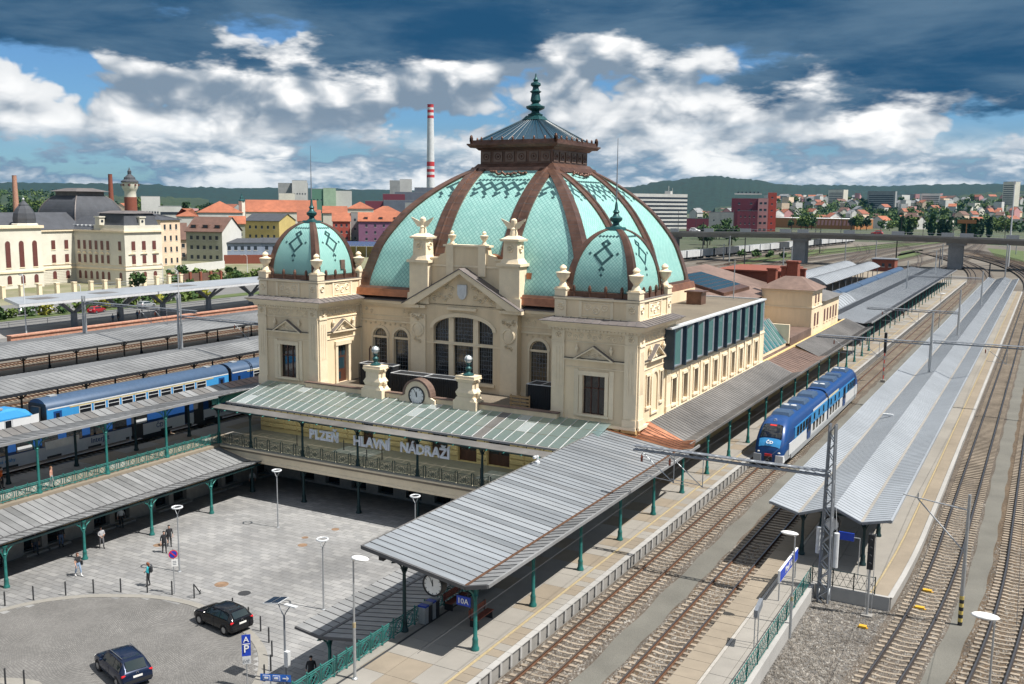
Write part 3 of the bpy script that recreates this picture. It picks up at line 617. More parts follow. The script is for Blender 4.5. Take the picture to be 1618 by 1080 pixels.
# ---- low roofs over the plaza edge
def low_roof(label, prof, y0, y1, x_cols, mats, ycols, pitch=.62, seam_x=None):
    t = thing('arcade_roof', (x_cols, (y0+y1)/2, PZ), label, 'roof')
    roof_panels(t, prof, y0, y1, pitch, mats, True)
    v = prof[1]; part('gutter', MB().box(v[0]-.09, v[0]+.09, y0, y1, v[1]+.005, v[1]+.06), 'seam', t)
    for y in ycols: iron_column(t, x_cols, y, PZ, prof[1][1]-.12, 'green_iron', arm=1.0, dirs=((0, 1), (0, -1)))
    part('beam', MB().box(x_cols-.06, x_cols+.06, y0, y1, v[1]-.24, v[1]-.06), 'green_iron_dark', t)
    m = MB()
    for a, b in zip(prof, prof[1:]): slab_between(m, a, b, y0-.08, y0, .14, up=.03)
    part('end_board', m, 'seam', t)
    return t
low_roof('low grey metal arcade roof along the left side of the plaza', [(-66.8, .32), (-62.95, -.48), (-61.55, -.28)], 31.2, 64.6, -61.75, [['zinc_flat', 'zinc_flat', 'zinc_flat_b'], ['zinc_flat', 'zinc_flat_b']], [33.3, 39.65, 45.95, 52.2, 58.6])
low_roof('low grey metal arcade roof below the big platform roof', [(-28.9, .30), (-33.55, -.5), (-35.3, -.3)], 39.35, 64.4, -33.6, [['zinc_flat', 'zinc_flat', 'zinc_flat_b'], ['zinc_flat', 'zinc_flat_b']], [40.2, 46.5, 52.8, 59.1])
# ---- left platform and its roof
pl_ = struct('platform', MB().box(-73.25, -66.9, 8, 335, GZ-.1, PL-.05), 'concrete'); pl_['label'] = 'left platform beside the double-deck carriage'
pave(pl_, -73.2, -68.1, 8, 140, 1.7, 2, PL, ['slab', 'slab', 'slab_sand'], 30); part('kerb_strip', MB().box(-68.08, -66.75, 8, 64.9, PL-.25, PL+.004), 'slab_sand', pl_)
cL = thing('platform_roof', (-70, 55, PL), 'grey platform roof at the left in front of the blue carriages', 'roof')
PL1 = [(-72.9, 4.72), (-71.55, 4.36), (-66.75, 5.18)]
roof_panels(cL, PL1, 22, 71.0, .82, [['zinc_dull', 'zinc_flat_b'], ['zinc_flat', 'zinc_flat_b']], True, rib=.05)
roof_panels(cL, [(-72.9, 4.72), (-71.55, 4.36), (-68.0, 5.0)], 71.05, 100, .82, ['copper_roof', 'zinc_dull'], False)
part('eaves_gutter', MB().box(-66.8, -66.62, 22, 64.5, 5.02, 5.22), 'zinc_flat', cL)
for i in range(7):
    y = 27.6+6.25*i; iron_column(cL, -67.25, y, PL, 4.95, 'green_iron', arm=1.2); iron_column(cL, -71.6, y+.35, PL, 4.25, 'green_iron_dark', arm=.9)
    part('beam', MB().prism([(-72.6, 4.45), (-71.5, 4.1), (-66.9, 4.85), (-66.9, 5.0), (-71.5, 4.25), (-72.6, 4.58)], 'y', y-.05, y+.05), 'green_iron_dark', cL)
part('notice_panel', MB().box(-71.75, -71.66, 50.2, 53.4, 2.55, 3.2), 'grey_white', cL)
# ---- two far-left island platforms with roofs
def left_platform(xa, xb, y0, y1, label, rl, prof, cols, mat='zinc_flat_b', pitch=.75):
    p = struct('platform', MB().box(xa, xb, y0, y1, GZ, PL), 'slab_sand'); p['label'] = label
    t = thing('platform_roof', ((xa+xb)/2, (y0+y1)/2, PL), rl, 'roof')
    roof_panels(t, prof, y0+4, y1, pitch, [mat]*3, False, rib=.035, seam='seam')
    y = y0+8
    while y < y1-2:
        for x in cols: part('column', MB().lathe((x, y, PL), [(.2, 0), (.2, .3), (.12, .4), (.1, 2.6), (.16, 2.7), (.3, 3.5)], 8).tube((x, y, 3.0), (x, y+1.2, 3.85), .07, None, 5).tube((x, y, 3.0), (x, y-1.2, 3.85), .07, None, 5), 'black', t)
        y += 7.6
    xm = [c for c in cols]
    part('beam', MB().box(min(cols)-.12, max(cols)+.12, y0+4, y1, 3.75, 3.95), 'black', t)
    part('eaves_board', MB().box(prof[-1][0]-.08, prof[-1][0]+.05, y0+4, y1, prof[-1][1]-.3, prof[-1][1]-.04), 'black', t)
    return t
left_platform(-98.2, -87.4, 30, 150, 'island platform behind the blue carriages', 'grey platform roof directly behind the blue carriages', [(-96.8, 4.35), (-92.6, 4.75), (-88.1, 4.15)], (-95, -90.2))
left_platform(-120.5, -108.5, 45, 190, 'second island platform at the left', 'grey platform roof nearest the red brick wall', [(-120, 4.35), (-114.5, 4.8), (-108.9, 4.1)], (-117.2, -111.6))
for x, lb in ((-75.85, 'shaded railway track under the double-deck carriage'), (-84.6, 'railway track under the blue carriages'), (-80.3, 'empty railway track between the two left trains'), (-101.2, 'railway track nearest the roof behind the blue carriages'), (-105.6, 'railway track between the two left island platforms'), (-123.2, 'railway track beyond the farther left platform'), (-128, 'railway track nearest the red brick wall')):
    mb = MB(); ribbon(mb, lambda y: x-2.1, lambda y: x+2.1, [20+30*i for i in range(12)], BZ-.01+.0007*abs(x % 7)); struct('ballast_bed', mb, 'ballast')
    track(lb, lambda y, x=x: x, 24, 320, 0, ('rust_rail', 'rail_top'), 'sleeper_old', far=170)
# ================================================================ railings
def ring_panel(L=.97, h=.95, mat='green_iron', loc=None):
    m = MB(); m.tube((0, .04, h), (0, L-.04, h), .037, None, 5).tube((0, .04, h-.1), (0, L-.04, h-.1), .024, None, 4).tube((0, .04, .12), (0, L-.04, .12), .031, None, 4)
    c = (0, L/2, (h-.1+.12)/2); r = (h-.22)/2-.02
    m.ring(c, r, .031, 'x', 16, 4); m.ring(c, r*.72, .020, 'x', 12, 4)
    for a in (45, 135): m.tube((0, c[1]+cos(R(a))*r*.7, c[2]+sin(R(a))*r*.7), (0, c[1]-cos(R(a))*r*.7, c[2]-sin(R(a))*r*.7), .024, None, 4)
    for s in (-1, 1): m.tube((0, c[1]+s*(r+.03), .12), (0, c[1]+s*(r+.03), h-.1), .017, None, 4)
    return m.mesh('railing_panel', mat)
def scroll_panel(L, h=.95, mat='green_iron_dark'):
    """panel along +x with scrolls round a central flower"""
    m = MB(); m.tube((.05, 0, h), (L-.05, 0, h), .022, None, 5).tube((.05, 0, .12), (L-.05, 0, .12), .018, None, 4).tube((.05, 0, h-.12), (L-.05, 0, h-.12), .012, None, 4)
    c = (L/2, 0, h*.5)
    m.ring(c, .12, .02, 'y', 10); m.sphere(c, .06, .03, .06, 6, 4)
    for sx in (-1, 1):
        for sz in (-1, 1): m.ring((c[0]+sx*.22, 0, c[2]+sz*.17), .13, .016, 'y', 10, 4); m.ring((c[0]+sx*.46, 0, c[2]+sz*.2), .09, .014, 'y', 8, 4)
        m.tube((c[0]+sx*L*.4, 0, .12), (c[0]+sx*L*.4, 0, h-.1), .014, None, 4); m.tube((c[0]+sx*.1, 0, c[2]), (c[0]+sx*.5, 0, c[2]), .012, None, 4); m.tube((c[0]+sx*.6, 0, c[2]), (c[0]+sx*.6, 0, h-.1), .012, None, 4)
    return m.mesh('railing_panel', mat)
post_me = {}
def post_mesh(mat):
    if mat not in post_me: post_me[mat] = MB().lathe((0, 0, 0), [(.06, 0), (.06, .08), (.035, .12), (.03, .98), (.05, 1.0), (.05, 1.06), (.02, 1.1)], 6).mesh('post', mat)
    return post_me[mat]
def railing_y(label, x, y0, y1, mat, L=.97, z=PL):
    t = thing('railing', (x, y0, z), label, 'railing'); me = ring_panel(L, mat=mat); y = y0
    while y < y1-.1: lk('railing_panel', me, t, (0, y-y0, 0)); lk('post', post_mesh(mat), t, (0, y-y0, 0)); y += L
    lk('post', post_mesh(mat), t, (0, y-y0, 0)); return t
railing_y('green ring-patterned railing along the edge of the main platform', -28.64, 20, 64.5, 'green_iron')
railing_y('ornate ring-patterned railing along the edge of the left platform', -67.22, 33.0, 64.6, 'green_iron', 1.03)
br = thing('railing', (-67.2, 64.95, PL), 'ornate dark scrollwork railing along the front balcony', 'railing'); L = 1.55; sp = scroll_panel(1.35)
for i in range(24):
    lk('railing_panel', sp, br, (.1+i*L, 0, 0))
    for d in (0, .2): lk('post', post_mesh('green_iron_dark'), br, (i*L-.1+d, 0, 0))
    lk('finial', MB().ring((0, 0, 1.05), .1, .016, 'y', 8, 4, a0=0, a1=pi).mesh('finial', 'green_iron_dark'), br, (i*L, 0, 0))
# lattice fence of the island platform
def lattice(L=2.0, h=1.05, ax='y', mat='green_iron', diag=True):
    m = MB(); P = (lambda a, z: (0, a, z)) if ax == 'y' else (lambda a, z: (a, 0, z))
    m.tube(P(0, h), P(L, h), .025, None, 5).tube(P(0, .15), P(L, .15), .02, None, 4).tube(P(0, h*.55), P(L, h*.55), .012, None, 4); n = max(3, round(L/.42))
    for i in range(n+1):
        a = i*L/n
        if i < n: m.tube(P(a, .15), P(a+L/n, h*.97), .012, None, 4).tube(P(a+L/n, .15), P(a, h*.97), .012, None, 4)
    for a in (0, L): m.tube(P(a, 0), P(a, h+.05), .035, None, 6)
    return m.mesh('fence_panel', mat)
f2 = thing('fence', (-11.25, 20, PL), 'green lattice fence along the narrow end of the island platform', 'fence'); me = lattice(2.0)
for i in range(19): lk('fence_panel', me, f2, (0, i*2.0, 0))
f3 = thing('fence', (-11.2, 58.3, PL), 'dark green lattice fence across the end of the island platform', 'fence'); me = lattice(1.2, ax='x', mat='green_iron_dark')
for i in range(3): lk('fence_panel', me, f3, (i*1.2, 0, 0))
# ---- front balcony and its glazed roof
bal = thing('balcony', (-48, 68, 0), 'balcony with cream fascia across the front of the building', 'balcony')
part('floor_slab', MB().box(-67.9, -28.7, 64.72, 71.3, .2, PL), 'slab_sand', bal)
part('fascia', MB().prism([(64.62, .58), (64.60, .42), (64.78, .34), (64.82, -.35), (64.74, -.42), (64.74, -.62), (65.4, -.62), (65.4, .58)], 'x', -66.7, -29.0), 'cream_trim', bal)
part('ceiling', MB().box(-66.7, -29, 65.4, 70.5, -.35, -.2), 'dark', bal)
part('coping', MB().box(-66.7, -29, 64.56, 64.98, .59, .64), 'kerb', bal)
for x in (-63.3, -57.1, -50.95, -44.75, -38.5, -32.3):
    iron_column(bal, x, 65.15, PZ, -.6, 'green_iron_dark', arm=.8, r=.13, dirs=((1, 0), (-1, 0)))
for x0, x1, y0, y1 in ((-56.2, -52.0, 68.0, 70.4), (-40.5, -36.0, 67.2, 70.0)):
    part('floor_grate', MB().box(x0, x1, y0, y1, PL, PL+.015), 'stone', bal)
    for k in range(6): part('grate_bar', MB().box(x0+k*(x1-x0)/6, x0+k*(x1-x0)/6+.04, y0, y1, PL+.016, PL+.03), 'concrete', bal)
for i, x in enumerate((-58.9, -60.4, -55.6, -51.6, -50.6, -40.9, -39.9, -36.4)):
    solo('bollard', MB().lathe((x, 67.2+(i % 3)*.9, PL), [(.11, 0), (.11, .04), (.045, .06), (.04, .95), (.02, .98)], 8), 'black', (x, 67.2+(i % 3)*.9, PL), 'thin black bollard on the balcony, %s from the left' % ORDS[[1, 0, 2, 3, 4, 5, 6, 7][i]], 'bollard', 'bollards on the balcony')
gc = thing('glass_canopy', (-48, 67, PL), 'greenish glazed canopy roof across the front of the building', 'canopy')
Yb, Zb, Yf, Zf = 70.95, 5.72, 65.55, 4.55
m = MB(); N = 37; x0, x1 = -66.3, -29.9
ms = {}
for i in range(N):
    xa = x0+(x1-x0)*i/N; w = (x1-x0)/N
    for k, (ta, tb) in enumerate(((0, .36), (.36, .7), (.7, 1))):
        g = random.choices(['canopy_glass', 'canopy_glass_b', 'canopy_glass_c', 'zinc_dull'], [50, 30, 7 if k else 1, 0])[0]
        if i == 27: g = 'zinc_dull'
        key = (k, g)
        if key not in ms:
            f = lambda t: (Yf+(Yb-Yf)*t-67, Zf+(Zb-Zf)*t-PL); (ya, za), (yb, zb) = f(ta+.008), f(tb)
            ms[key] = MB().add([(.03, ya, za), (w-.03, ya, za), (w-.03, yb, zb), (.03, yb, zb)], [(0, 1, 2, 3)]).mesh('pane', g)
        lk('pane', ms[key], gc, (xa+48, 0, 0))
    lk('glazing_bar', ms.setdefault('bar', MB().add([(-.022, Yf-67-.05, Zf-PL), (.022, Yf-67-.05, Zf-PL), (.022, Yb-67, Zb-PL+.03), (-.022, Yb-67, Zb-PL+.03), (-.022, Yf-67-.05, Zf-PL+.05), (.022, Yf-67-.05, Zf-PL+.05), (.022, Yb-67, Zb-PL+.06), (-.022, Yb-67, Zb-PL+.06)], [(0, 3, 2, 1), (4, 5, 6, 7), (0, 1, 5, 4), (1, 2, 6, 5), (2, 3, 7, 6), (3, 0, 4, 7)]).mesh('glazing_bar', 'grey_white')), gc, (xa+48, 0, 0))
part('gutter', MB().box(-66.5, -29.6, 65.3, 65.52, 4.4, 4.56), 'zinc_flat', gc)
part('lower_eaves', MB().prism([(65.28, 4.24), (64.25, 4.07), (64.25, 4.11), (65.28, 4.28)], 'x', -67.4, -30.6), 'zinc_dull', gc)
part('eaves_rail', MB().box(-67.4, -30.6, 64.18, 64.26, 3.98, 4.06), 'green_iron_dark', gc)
m = MB()
for i in range(48): m.box(-66.6+i*.76, -66.55+i*.76, 65.32, 65.40, 4.3, 4.45)
part('clerestory_bars', m, 'dark', gc, kind='stuff')
m = MB()
for i in range(24): m.tube((-67.0+i*1.55, 64.0, 4.0), (-67.0+i*1.55, 65.3, 4.2), .04, None, 4)
part('rafters', m, 'green_iron', gc, kind='stuff')
part('valance', MB().box(-67.35, -67.28, 64.4, 70, 4.3, 5.0), 'green_iron', gc)
part('longitudinal_beam', MB().box(-67.3, -30.5, 65.08, 65.2, 4.0, 4.2), 'green_iron_dark', gc)
for x in (-67.3, -63.3, -57.1, -50.95, -44.75, -38.5, -32.3): iron_column(gc, x, 65.1, PL, 4.05, 'green_iron_dark', arm=.9, dirs=((1, 0), (-1, 0), (0, -1)))
# ---- raised letters hung under the canopy
def letters(word, xa, xb, y, z, size, label):
    t = thing('letter_sign', ((xa+xb)/2, y, z), label, 'sign'); n = len(word)
    wd = {'I': .42, 'Í': .42, 'L': .8, 'Z': .9, 'Ž': .9, 'A': 1.08, 'Á': 1.08, 'N': 1.1, 'Ň': 1.1, 'H': 1.08, 'D': 1.05, 'R': 1.0, 'P': .95, 'E': .88, 'V': 1.02}
    tot = sum(wd[c] for c in word); x = xa
    for c in word:
        w = wd[c]*(xb-xa)/tot; o = lk('letter', text_mesh(c, size, .14, 'letter', .032), t, (x+w/2-(xa+xb)/2, 0, 0)); o.rotation_euler = (R(90), 0, 0); x += w
    m = MB().tube((xa, y+.06, z+.55), (xb, y+.06, z+.55), .02, None, 4)
    for q in (.15, .85): m.tube((xa+(xb-xa)*q, y+.06, z+.3), (xa+(xb-xa)*q, y+.06, 4.1), .015, None, 4)
    part('hanger', m, 'green_iron_dark', t)
letters('PLZEŇ', -56.15, -52.85, 64.9, 2.83, 1.15, 'grey raised letters reading PLZEŇ above the balcony')
letters('HLAVNÍ', -51.2, -47.35, 64.9, 2.86, 1.15, 'grey raised letters reading HLAVNÍ above the balcony')
letters('NÁDRAŽÍ', -46.3, -41.4, 64.9, 2.93, 1.15, 'grey raised letters reading NÁDRAŽÍ above the balcony')
# ================================================================ station building
CX = -47.8
ST = thing('station_building', (CX, 80, PL), 'cream station building with a great teal-tiled dome and two corner towers', 'building')
def tile_mat():
    m = bpy.data.materials.new('dome_tiles'); m.use_nodes = True; nt = m.node_tree; N = nt.nodes.new; L = nt.links.new; b = nt.nodes['Principled BSDF']
    uv = N('ShaderNodeUVMap'); uv.uv_map = 'UVMap'; sp = N('ShaderNodeSeparateXYZ'); L(uv.outputs[0], sp.inputs[0])
    def ma(op, a, c=None, cl=False):
        n = N('ShaderNodeMath'); n.operation = op; n.use_clamp = cl
        for i, v in enumerate((a, c)):
            if v is None: continue
            if isinstance(v, (int, float)): n.inputs[i].default_value = v
            else: L(v, n.inputs[i])
        return n.outputs[0]
    a = ma('ADD', sp.outputs[0], sp.outputs[1]); c = ma('SUBTRACT', sp.outputs[0], sp.outputs[1])   # uv in units of one tile
    fa = ma('FRACT', a); fc = ma('FRACT', c)
    ea = ma('MINIMUM', fa, ma('SUBTRACT', 1.0, fa)); ec = ma('MINIMUM', fc, ma('SUBTRACT', 1.0, fc)); e = ma('MINIMUM', ea, ec)
    line = N('ShaderNodeMapRange'); L(e, line.inputs[0]); line.inputs[1].default_value = .02; line.inputs[2].default_value = .10
    cb = N('ShaderNodeCombineXYZ'); L(ma('FLOOR', a), cb.inputs[0]); L(ma('FLOOR', c), cb.inputs[1])
    wn = N('ShaderNodeTexWhiteNoise'); wn.noise_dimensions = '2D'; L(cb.outputs[0], wn.inputs['Vector'])
    g = N('ShaderNodeNewGeometry'); n = N('ShaderNodeTexNoise'); n.inputs['Scale'].default_value = .5; n.inputs['Detail'].default_value = 6; L(g.outputs['Position'], n.inputs['Vector'])
    ad = ma('ADD', ma('MULTIPLY', wn.outputs['Value'], .5), ma('MULTIPLY', n.outputs['Fac'], .6))
    mx = N('ShaderNodeMix'); mx.data_type = 'RGBA'; L(ad, mx.inputs[0]); mx.inputs[6].default_value = (.235, .49, .445, 1); mx.inputs[7].default_value = (.36, .62, .57, 1)
    m2 = N('ShaderNodeMix'); m2.data_type = 'RGBA'; L(line.outputs[0], m2.inputs[0]); m2.inputs[6].default_value = (.10, .25, .25, 1); L(mx.outputs[2], m2.inputs[7]); L(m2.outputs[2], b.inputs['Base Color'])
    hgt = ma('MULTIPLY', ma('ADD', fa, ma('SUBTRACT', 1.0, fc)), .5)
    bp = N('ShaderNodeBump'); bp.inputs['Strength'].default_value = .35; bp.inputs['Distance'].default_value = .03; L(hgt, bp.inputs['Height']); L(bp.outputs[0], b.inputs['Normal'])
    b.inputs['Roughness'].default_value = .42; MT['dome_tiles'] = m
tile_mat()
M('tile_dark', (.022, .075, .082), .4, var=.2)
DIRS = [((0, -1), (1, 0)), ((1, 0), (0, 1)), ((0, 1), (-1, 0)), ((-1, 0), (0, -1))]     # outward normal, tangent
def cloister(parent, c, h, prof, ribs, rib_w, tile, ornament, rib_up=.14, nseg=24, corner_w=.5):
    """four-sided dome: prof = [(t, z)] from base to crown; ribs = offsets of straight ribs on a face"""
    zs = [p[1] for p in prof]
    def tz(z):
        for (t0, z0), (t1, z1) in zip(prof, prof[1:]):
            if z <= z1+1e-9: return t0+(t1-t0)*(z-z0)/(z1-z0)
        return prof[-1][0]
    # dense smooth profile (Catmull-Rom)
    dp = smooth_line(prof, 5); n = len(dp)
    arc = [0]
    for i in range(1, n): arc.append(arc[-1]+math.hypot((dp[i][0]-dp[i-1][0])*h[0], dp[i][1]-dp[i-1][1]))
    def frame(d, k, up=0):
        (nx, ny), (ex, ey) = DIRS[d]; hn = h[1] if nx == 0 else h[0]; he = h[0] if nx == 0 else h[1]
        a = dp[max(0, k-1)]; b = dp[min(n-1, k+1)]; dr = (b[0]-a[0])*hn; dz = b[1]-a[1]; l = math.hypot(dr, dz); on_, oz = dz/l, -dr/l
        return nx, ny, ex, ey, hn*dp[k][0]+on_*up, he*dp[k][0], dp[k][1]+oz*up
    def pt(d, k, u, up=0):
        nx, ny, ex, ey, r, half, z = frame(d, k, up); return (c[0]+nx*r+ex*u, c[1]+ny*r+ey*u, z)
    for d in range(4):
        m = MB(); m.uv = []; vs = []; fs = []
        for k in range(n):
            half = frame(d, k)[5]
            for i in range(13): u = -half+2*half*i/12; vs.append(pt(d, k, u)); m.uv.append((u/tile, arc[k]/tile))
        for k in range(n-1):
            for i in range(12): fs.append((k*13+i, k*13+i+1, (k+1)*13+i+1, (k+1)*13+i))
        m.add(vs, fs); part('tiled_face', m, 'dome_tiles', parent, smooth=True)
        def kf(v):                                                  # arc length -> fractional index
            for k in range(n-1):
                if v <= arc[k+1]: return k+(v-arc[k])/(arc[k+1]-arc[k])
            return n-1
        def sp(u, v, up):
            f = kf(v); k = min(n-2, int(f)); w = f-k; a = pt(d, k, u, up); b = pt(d, k+1, u, up); return tuple(a[q]*(1-w)+b[q]*w for q in range(3))
        if ornament and d in (0, 1):
            om = MB()
            for (i, j) in ornament(arc[-1]/tile, frame(d, 0)[5]/tile):
                u, v = i*.5*tile, j*.5*tile; f = kf(v)
                if v < 0 or v > arc[-1]-.1 or abs(u)+tile*.5 > frame(d, min(n-1, int(f)))[5]-corner_w*.6: continue
                if ribs and any(abs(abs(u)-r) < rib_w*.5+tile*.4 for r in ribs): continue
                q = tile*.47; om.add([sp(u, v-q, .03), sp(u+q, v, .03), sp(u, v+q, .03), sp(u-q, v, .03)], [(0, 1, 2, 3)])
            if om.v: part('dark_tiles', om, 'tile_dark', parent, kind='stuff')
        for r in ribs:
            for s in (-1, 1):
                m = MB(); w = rib_w/2
                secs = [(-w, 0), (-w, rib_up), (-w*.12, rib_up*1.25), (-w*.05, rib_up*2.1), (w*.05, rib_up*2.1), (w*.12, rib_up*1.25), (w, rib_up), (w, 0)]
                vs = []
                for k in range(n): vs += [pt(d, k, s*r+a, b) for a, b in secs]
                q = len(secs); m.add(vs, [(k*q+i, k*q+i+1, (k+1)*q+i+1, (k+1)*q+i) for k in range(n-1) for i in range(q-1)])
                m.add([pt(d, 0, s*r+a, b) for a, b in secs], [tuple(range(q))]); part('rib', m, 'copper', parent)
                bt = MB()
                for k in range(1, n-1, 2): a_ = [pt(d, k, s*r+a, b+.02) for a, b in secs[1:7]]; b_ = [tuple(p[j]+(pt(d, k+1, s*r+a, b+.02)[j]-p[j])*.08 for j in range(3)) for p, (a, b) in zip(a_, secs[1:7])]; bt.add(a_+b_, [(i, i+1, i+7, i+6) for i in range(5)])
                part('rib_seams', bt, 'seam', parent)
        # corner rib between this face and the next
        d2 = (d+1) % 4; m = MB(); vs = []
        for k in range(n):
            half = frame(d, k)[5]; half2 = frame(d2, k)[5]; cw = corner_w*(.55+.45*dp[k][0]); up = rib_up*1.3
            A = Vector(pt(d, k, half-cw)); A1 = Vector(pt(d, k, half-cw, up)); B1 = Vector(pt(d2, k, -half2+cw, up)); B = Vector(pt(d2, k, -half2+cw)); C = Vector(pt(d, k, half, up))
            C2 = Vector(pt(d2, k, -half2, up)); C = (C+C2)/2; C += Vector((C.x-c[0], C.y-c[1], 0)).normalized()*.05
            vs += [A, A1, C, B1, B]
        m.add(vs, [(k*5+i, k*5+i+1, (k+1)*5+i+1, (k+1)*5+i) for k in range(n-1) for i in range(4)]); m.add(vs[:5], [(0, 1, 2, 3, 4)]); part('corner_rib', m, 'copper', parent)
        bt = MB()
        for k in range(1, n-1): 
            a_ = [v+(v-Vector((c[0], c[1], v.z))).normalized()*.012 for v in map(Vector, vs[k*5+1:k*5+4])]; b_ = [v+(w-v)*.05 for v, w in zip(a_, map(Vector, vs[(k+1)*5+1:(k+1)*5+4]))]; bt.add(a_+b_, [(0, 1, 4, 3), (1, 2, 5, 4)])
        part('rib_seams', bt, 'seam', parent)
    return pt, n
# ---- great dome
DC, DH = (CX, 91.2), (12.4, 13.3)
DP = [(1.0, 14.8), (.99, 15.7), (.956, 17.3), (.915, 18.9), (.85, 20.45), (.752, 22.3), (.63, 23.95), (.49, 25.4), (.36, 26.45)]
dome = cloister(ST, DC, DH, DP, (3.95,), 1.7, .46, None, rib_up=.16, corner_w=.95)
# dark diamond frieze as its own proud tiles
def dome_frieze():
    dp = smooth_line(DP, 5); n = len(dp)
    for d in (0, 1):
        (nx, ny), (ex, ey) = DIRS[d]; hn = DH[1] if nx == 0 else DH[0]; he = DH[0] if nx == 0 else DH[1]
        arc = [0]
        for i in range(1, n): arc.append(arc[-1]+math.hypot((dp[i][0]-dp[i-1][0])*hn, dp[i][1]-dp[i-1][1]))
        def at(u, v):
            for k in range(n-1):
                if v <= arc[k+1]: w = (v-arc[k])/(arc[k+1]-arc[k]); break
            t = dp[k][0]+(dp[k+1][0]-dp[k][0])*w; z = dp[k][1]+(dp[k+1][1]-dp[k][1])*w
            dr = (dp[k+1][0]-dp[k][0])*hn; dz = dp[k+1][1]-dp[k][1]; l = math.hypot(dr, dz); r = hn*t+dz/l*.03
            return (DC[0]+nx*r+ex*u, DC[1]+ny*r+ey*u, z-dr/l*.03), he*t
        tile = .42; hs = tile/2; J0 = int((arc[-1]-1.9)/hs); om = MB(); cells = set()
        for mm in range(-10, 11):
            x = 6*mm+(J0 % 2)
            cells |= {(x+1, J0), (x+3, J0), (x+5, J0)}
            cells |= {(x+a_, J0-5+s_*(3-abs(a_))) for a_ in range(-3, 4) for s_ in (-1, 1)}
            cells |= {(x+a_, J0-9+b_) for a_, b_ in ((0, -1), (1, -2), (-1, 0) if mm % 2 else (2, -1))} | {(x+1, J0-13) if mm % 2 else (x, J0-12)}
        for i, j in cells:
            u = i*hs; v = j*hs; (_, half) = at(u, v)
            if abs(u)+.3 > half-.8 or abs(abs(u)-3.95) < 1.06: continue
            q = tile*.5; om.add([at(u, v-q)[0], at(u+q, v)[0], at(u, v+q)[0], at(u-q, v)[0]], [(0, 1, 2, 3)])
        part('dark_tiles', om, 'tile_dark', ST, label='frieze of dark diamond tiles near the crown of the dome', kind='stuff')
dome_frieze()
part('dome_gutter', MB().frust(DC[0], DC[1], 14.05, 14.75, DH[0]+.75, DH[1]+.75, DH[0]+.6, DH[1]+.6), 'copper_new', ST)
part('dome_curb', MB().frust(DC[0], DC[1], 14.76, 14.95, DH[0]+.35, DH[1]+.35, DH[0]+.2, DH[1]+.2), 'copper', ST)
part('dome_base', MB().box(CX-13.2, CX+13.2, 78.35, 105, 5.5, 14.04), 'cream', ST)
for (d, u) in ((0, 0), (1, 0)):      # copper garlands at the crown
    m = MB(); (nx, ny), (ex, ey) = DIRS[d]
    for i in range(26):
        uu = (i-12.5)*.16; r = 5.3+.5*(1-abs(uu)/2.2)+random.uniform(-.1, .15); m.sphere((CX+nx*r+ex*uu, 91.2+ny*r*1.05+ey*uu, 26.25-(r-5.3)*.5+random.uniform(-.1, .1)), .17, .17, .14, 5, 4)
    part('garland', m, 'copper', ST, smooth=True)
# ---- lantern
LT = MB(); part('lantern_base', MB().frust(CX, 91.2, 26.3, 26.75, 4.95, 4.95, 4.75, 4.75).frust(CX, 91.2, 26.75, 27.1, 4.6, 4.6, 4.3, 4.3), 'copper', ST)
part('lantern_drum', MB().box(CX-4.1, CX+4.1, 87.1, 95.3, 27.1, 28.45), 'copper', ST)
part('lantern_cornice', MB().frust(CX, 91.2, 28.45, 28.7, 4.25, 4.25, 4.5, 4.5).frust(CX, 91.2, 28.7, 28.95, 4.9, 4.9, 5.1, 5.1).box(CX-5.15, CX+5.15, 86.05, 96.35, 28.95, 29.1).frust(CX, 91.2, 29.1, 29.45, 4.9, 4.9, 4.85, 4.85), 'copper', ST)
for d in range(4):
    (nx, ny), (ex, ey) = DIRS[d]
    for i in range(6):
        u = -3.4+i*1.36; c = (CX+nx*4.12+ex*u, 91.2+ny*4.12+ey*u)
        m = MB(); sx, sy = (.5, .06) if nx == 0 else (.06, .5); m.box(c[0]-sx, c[0]+sx, c[1]-sy, c[1]+sy, 27.3, 28.3)
        o = part('lantern_panel', m, 'copper_roof', ST); part('rosette', MB().ring((c[0]+nx*.07, c[1]+ny*.07, 27.8), .3, .06, 'y' if nx == 0 else 'x', 12).sphere((c[0]+nx*.07, c[1]+ny*.07, 27.8), .12, n=6, m=4), 'copper', o)
    m = MB()
    for i in range(9):
        u = -4.8+i*1.2; c = (CX+nx*4.8+ex*u, 91.2+ny*4.8+ey*u, 29.5); big = i in (0, 8); m.sphere(c, .13 if not big else .22, .13 if not big else .22, .3 if not big else .5, 6, 5)
    part('acroteria', m, 'copper', ST, smooth=True)
M('lantern_glass', (.012, .05, .085), .35, .0)
M('navy_bar', (.03, .065, .09), .4); part('lantern_roof', MB().frust(CX, 91.2, 29.42, 31.75, 4.25, 4.25, .75, .75), 'lantern_glass', ST)
for d in range(4):
    (nx, ny), (ex, ey) = DIRS[d]; m = MB()
    for i in range(11):
        f = -1+i*.2; a = Vector((CX+nx*4.27+ex*f*4.25, 91.2+ny*4.27+ey*f*4.25, 29.45)); b = Vector((CX+nx*.77+ex*f*.75, 91.2+ny*.77+ey*f*.75, 31.78)); m.tube(a, b, .03 if abs(f) < 1 else .09, None, 4)
    part('glazing_bars', m, 'navy_bar', ST)
part('lantern_cap', MB().frust(CX, 91.2, 31.7, 32.1, 1.0, 1.0, .7, .7), 'patina', ST)
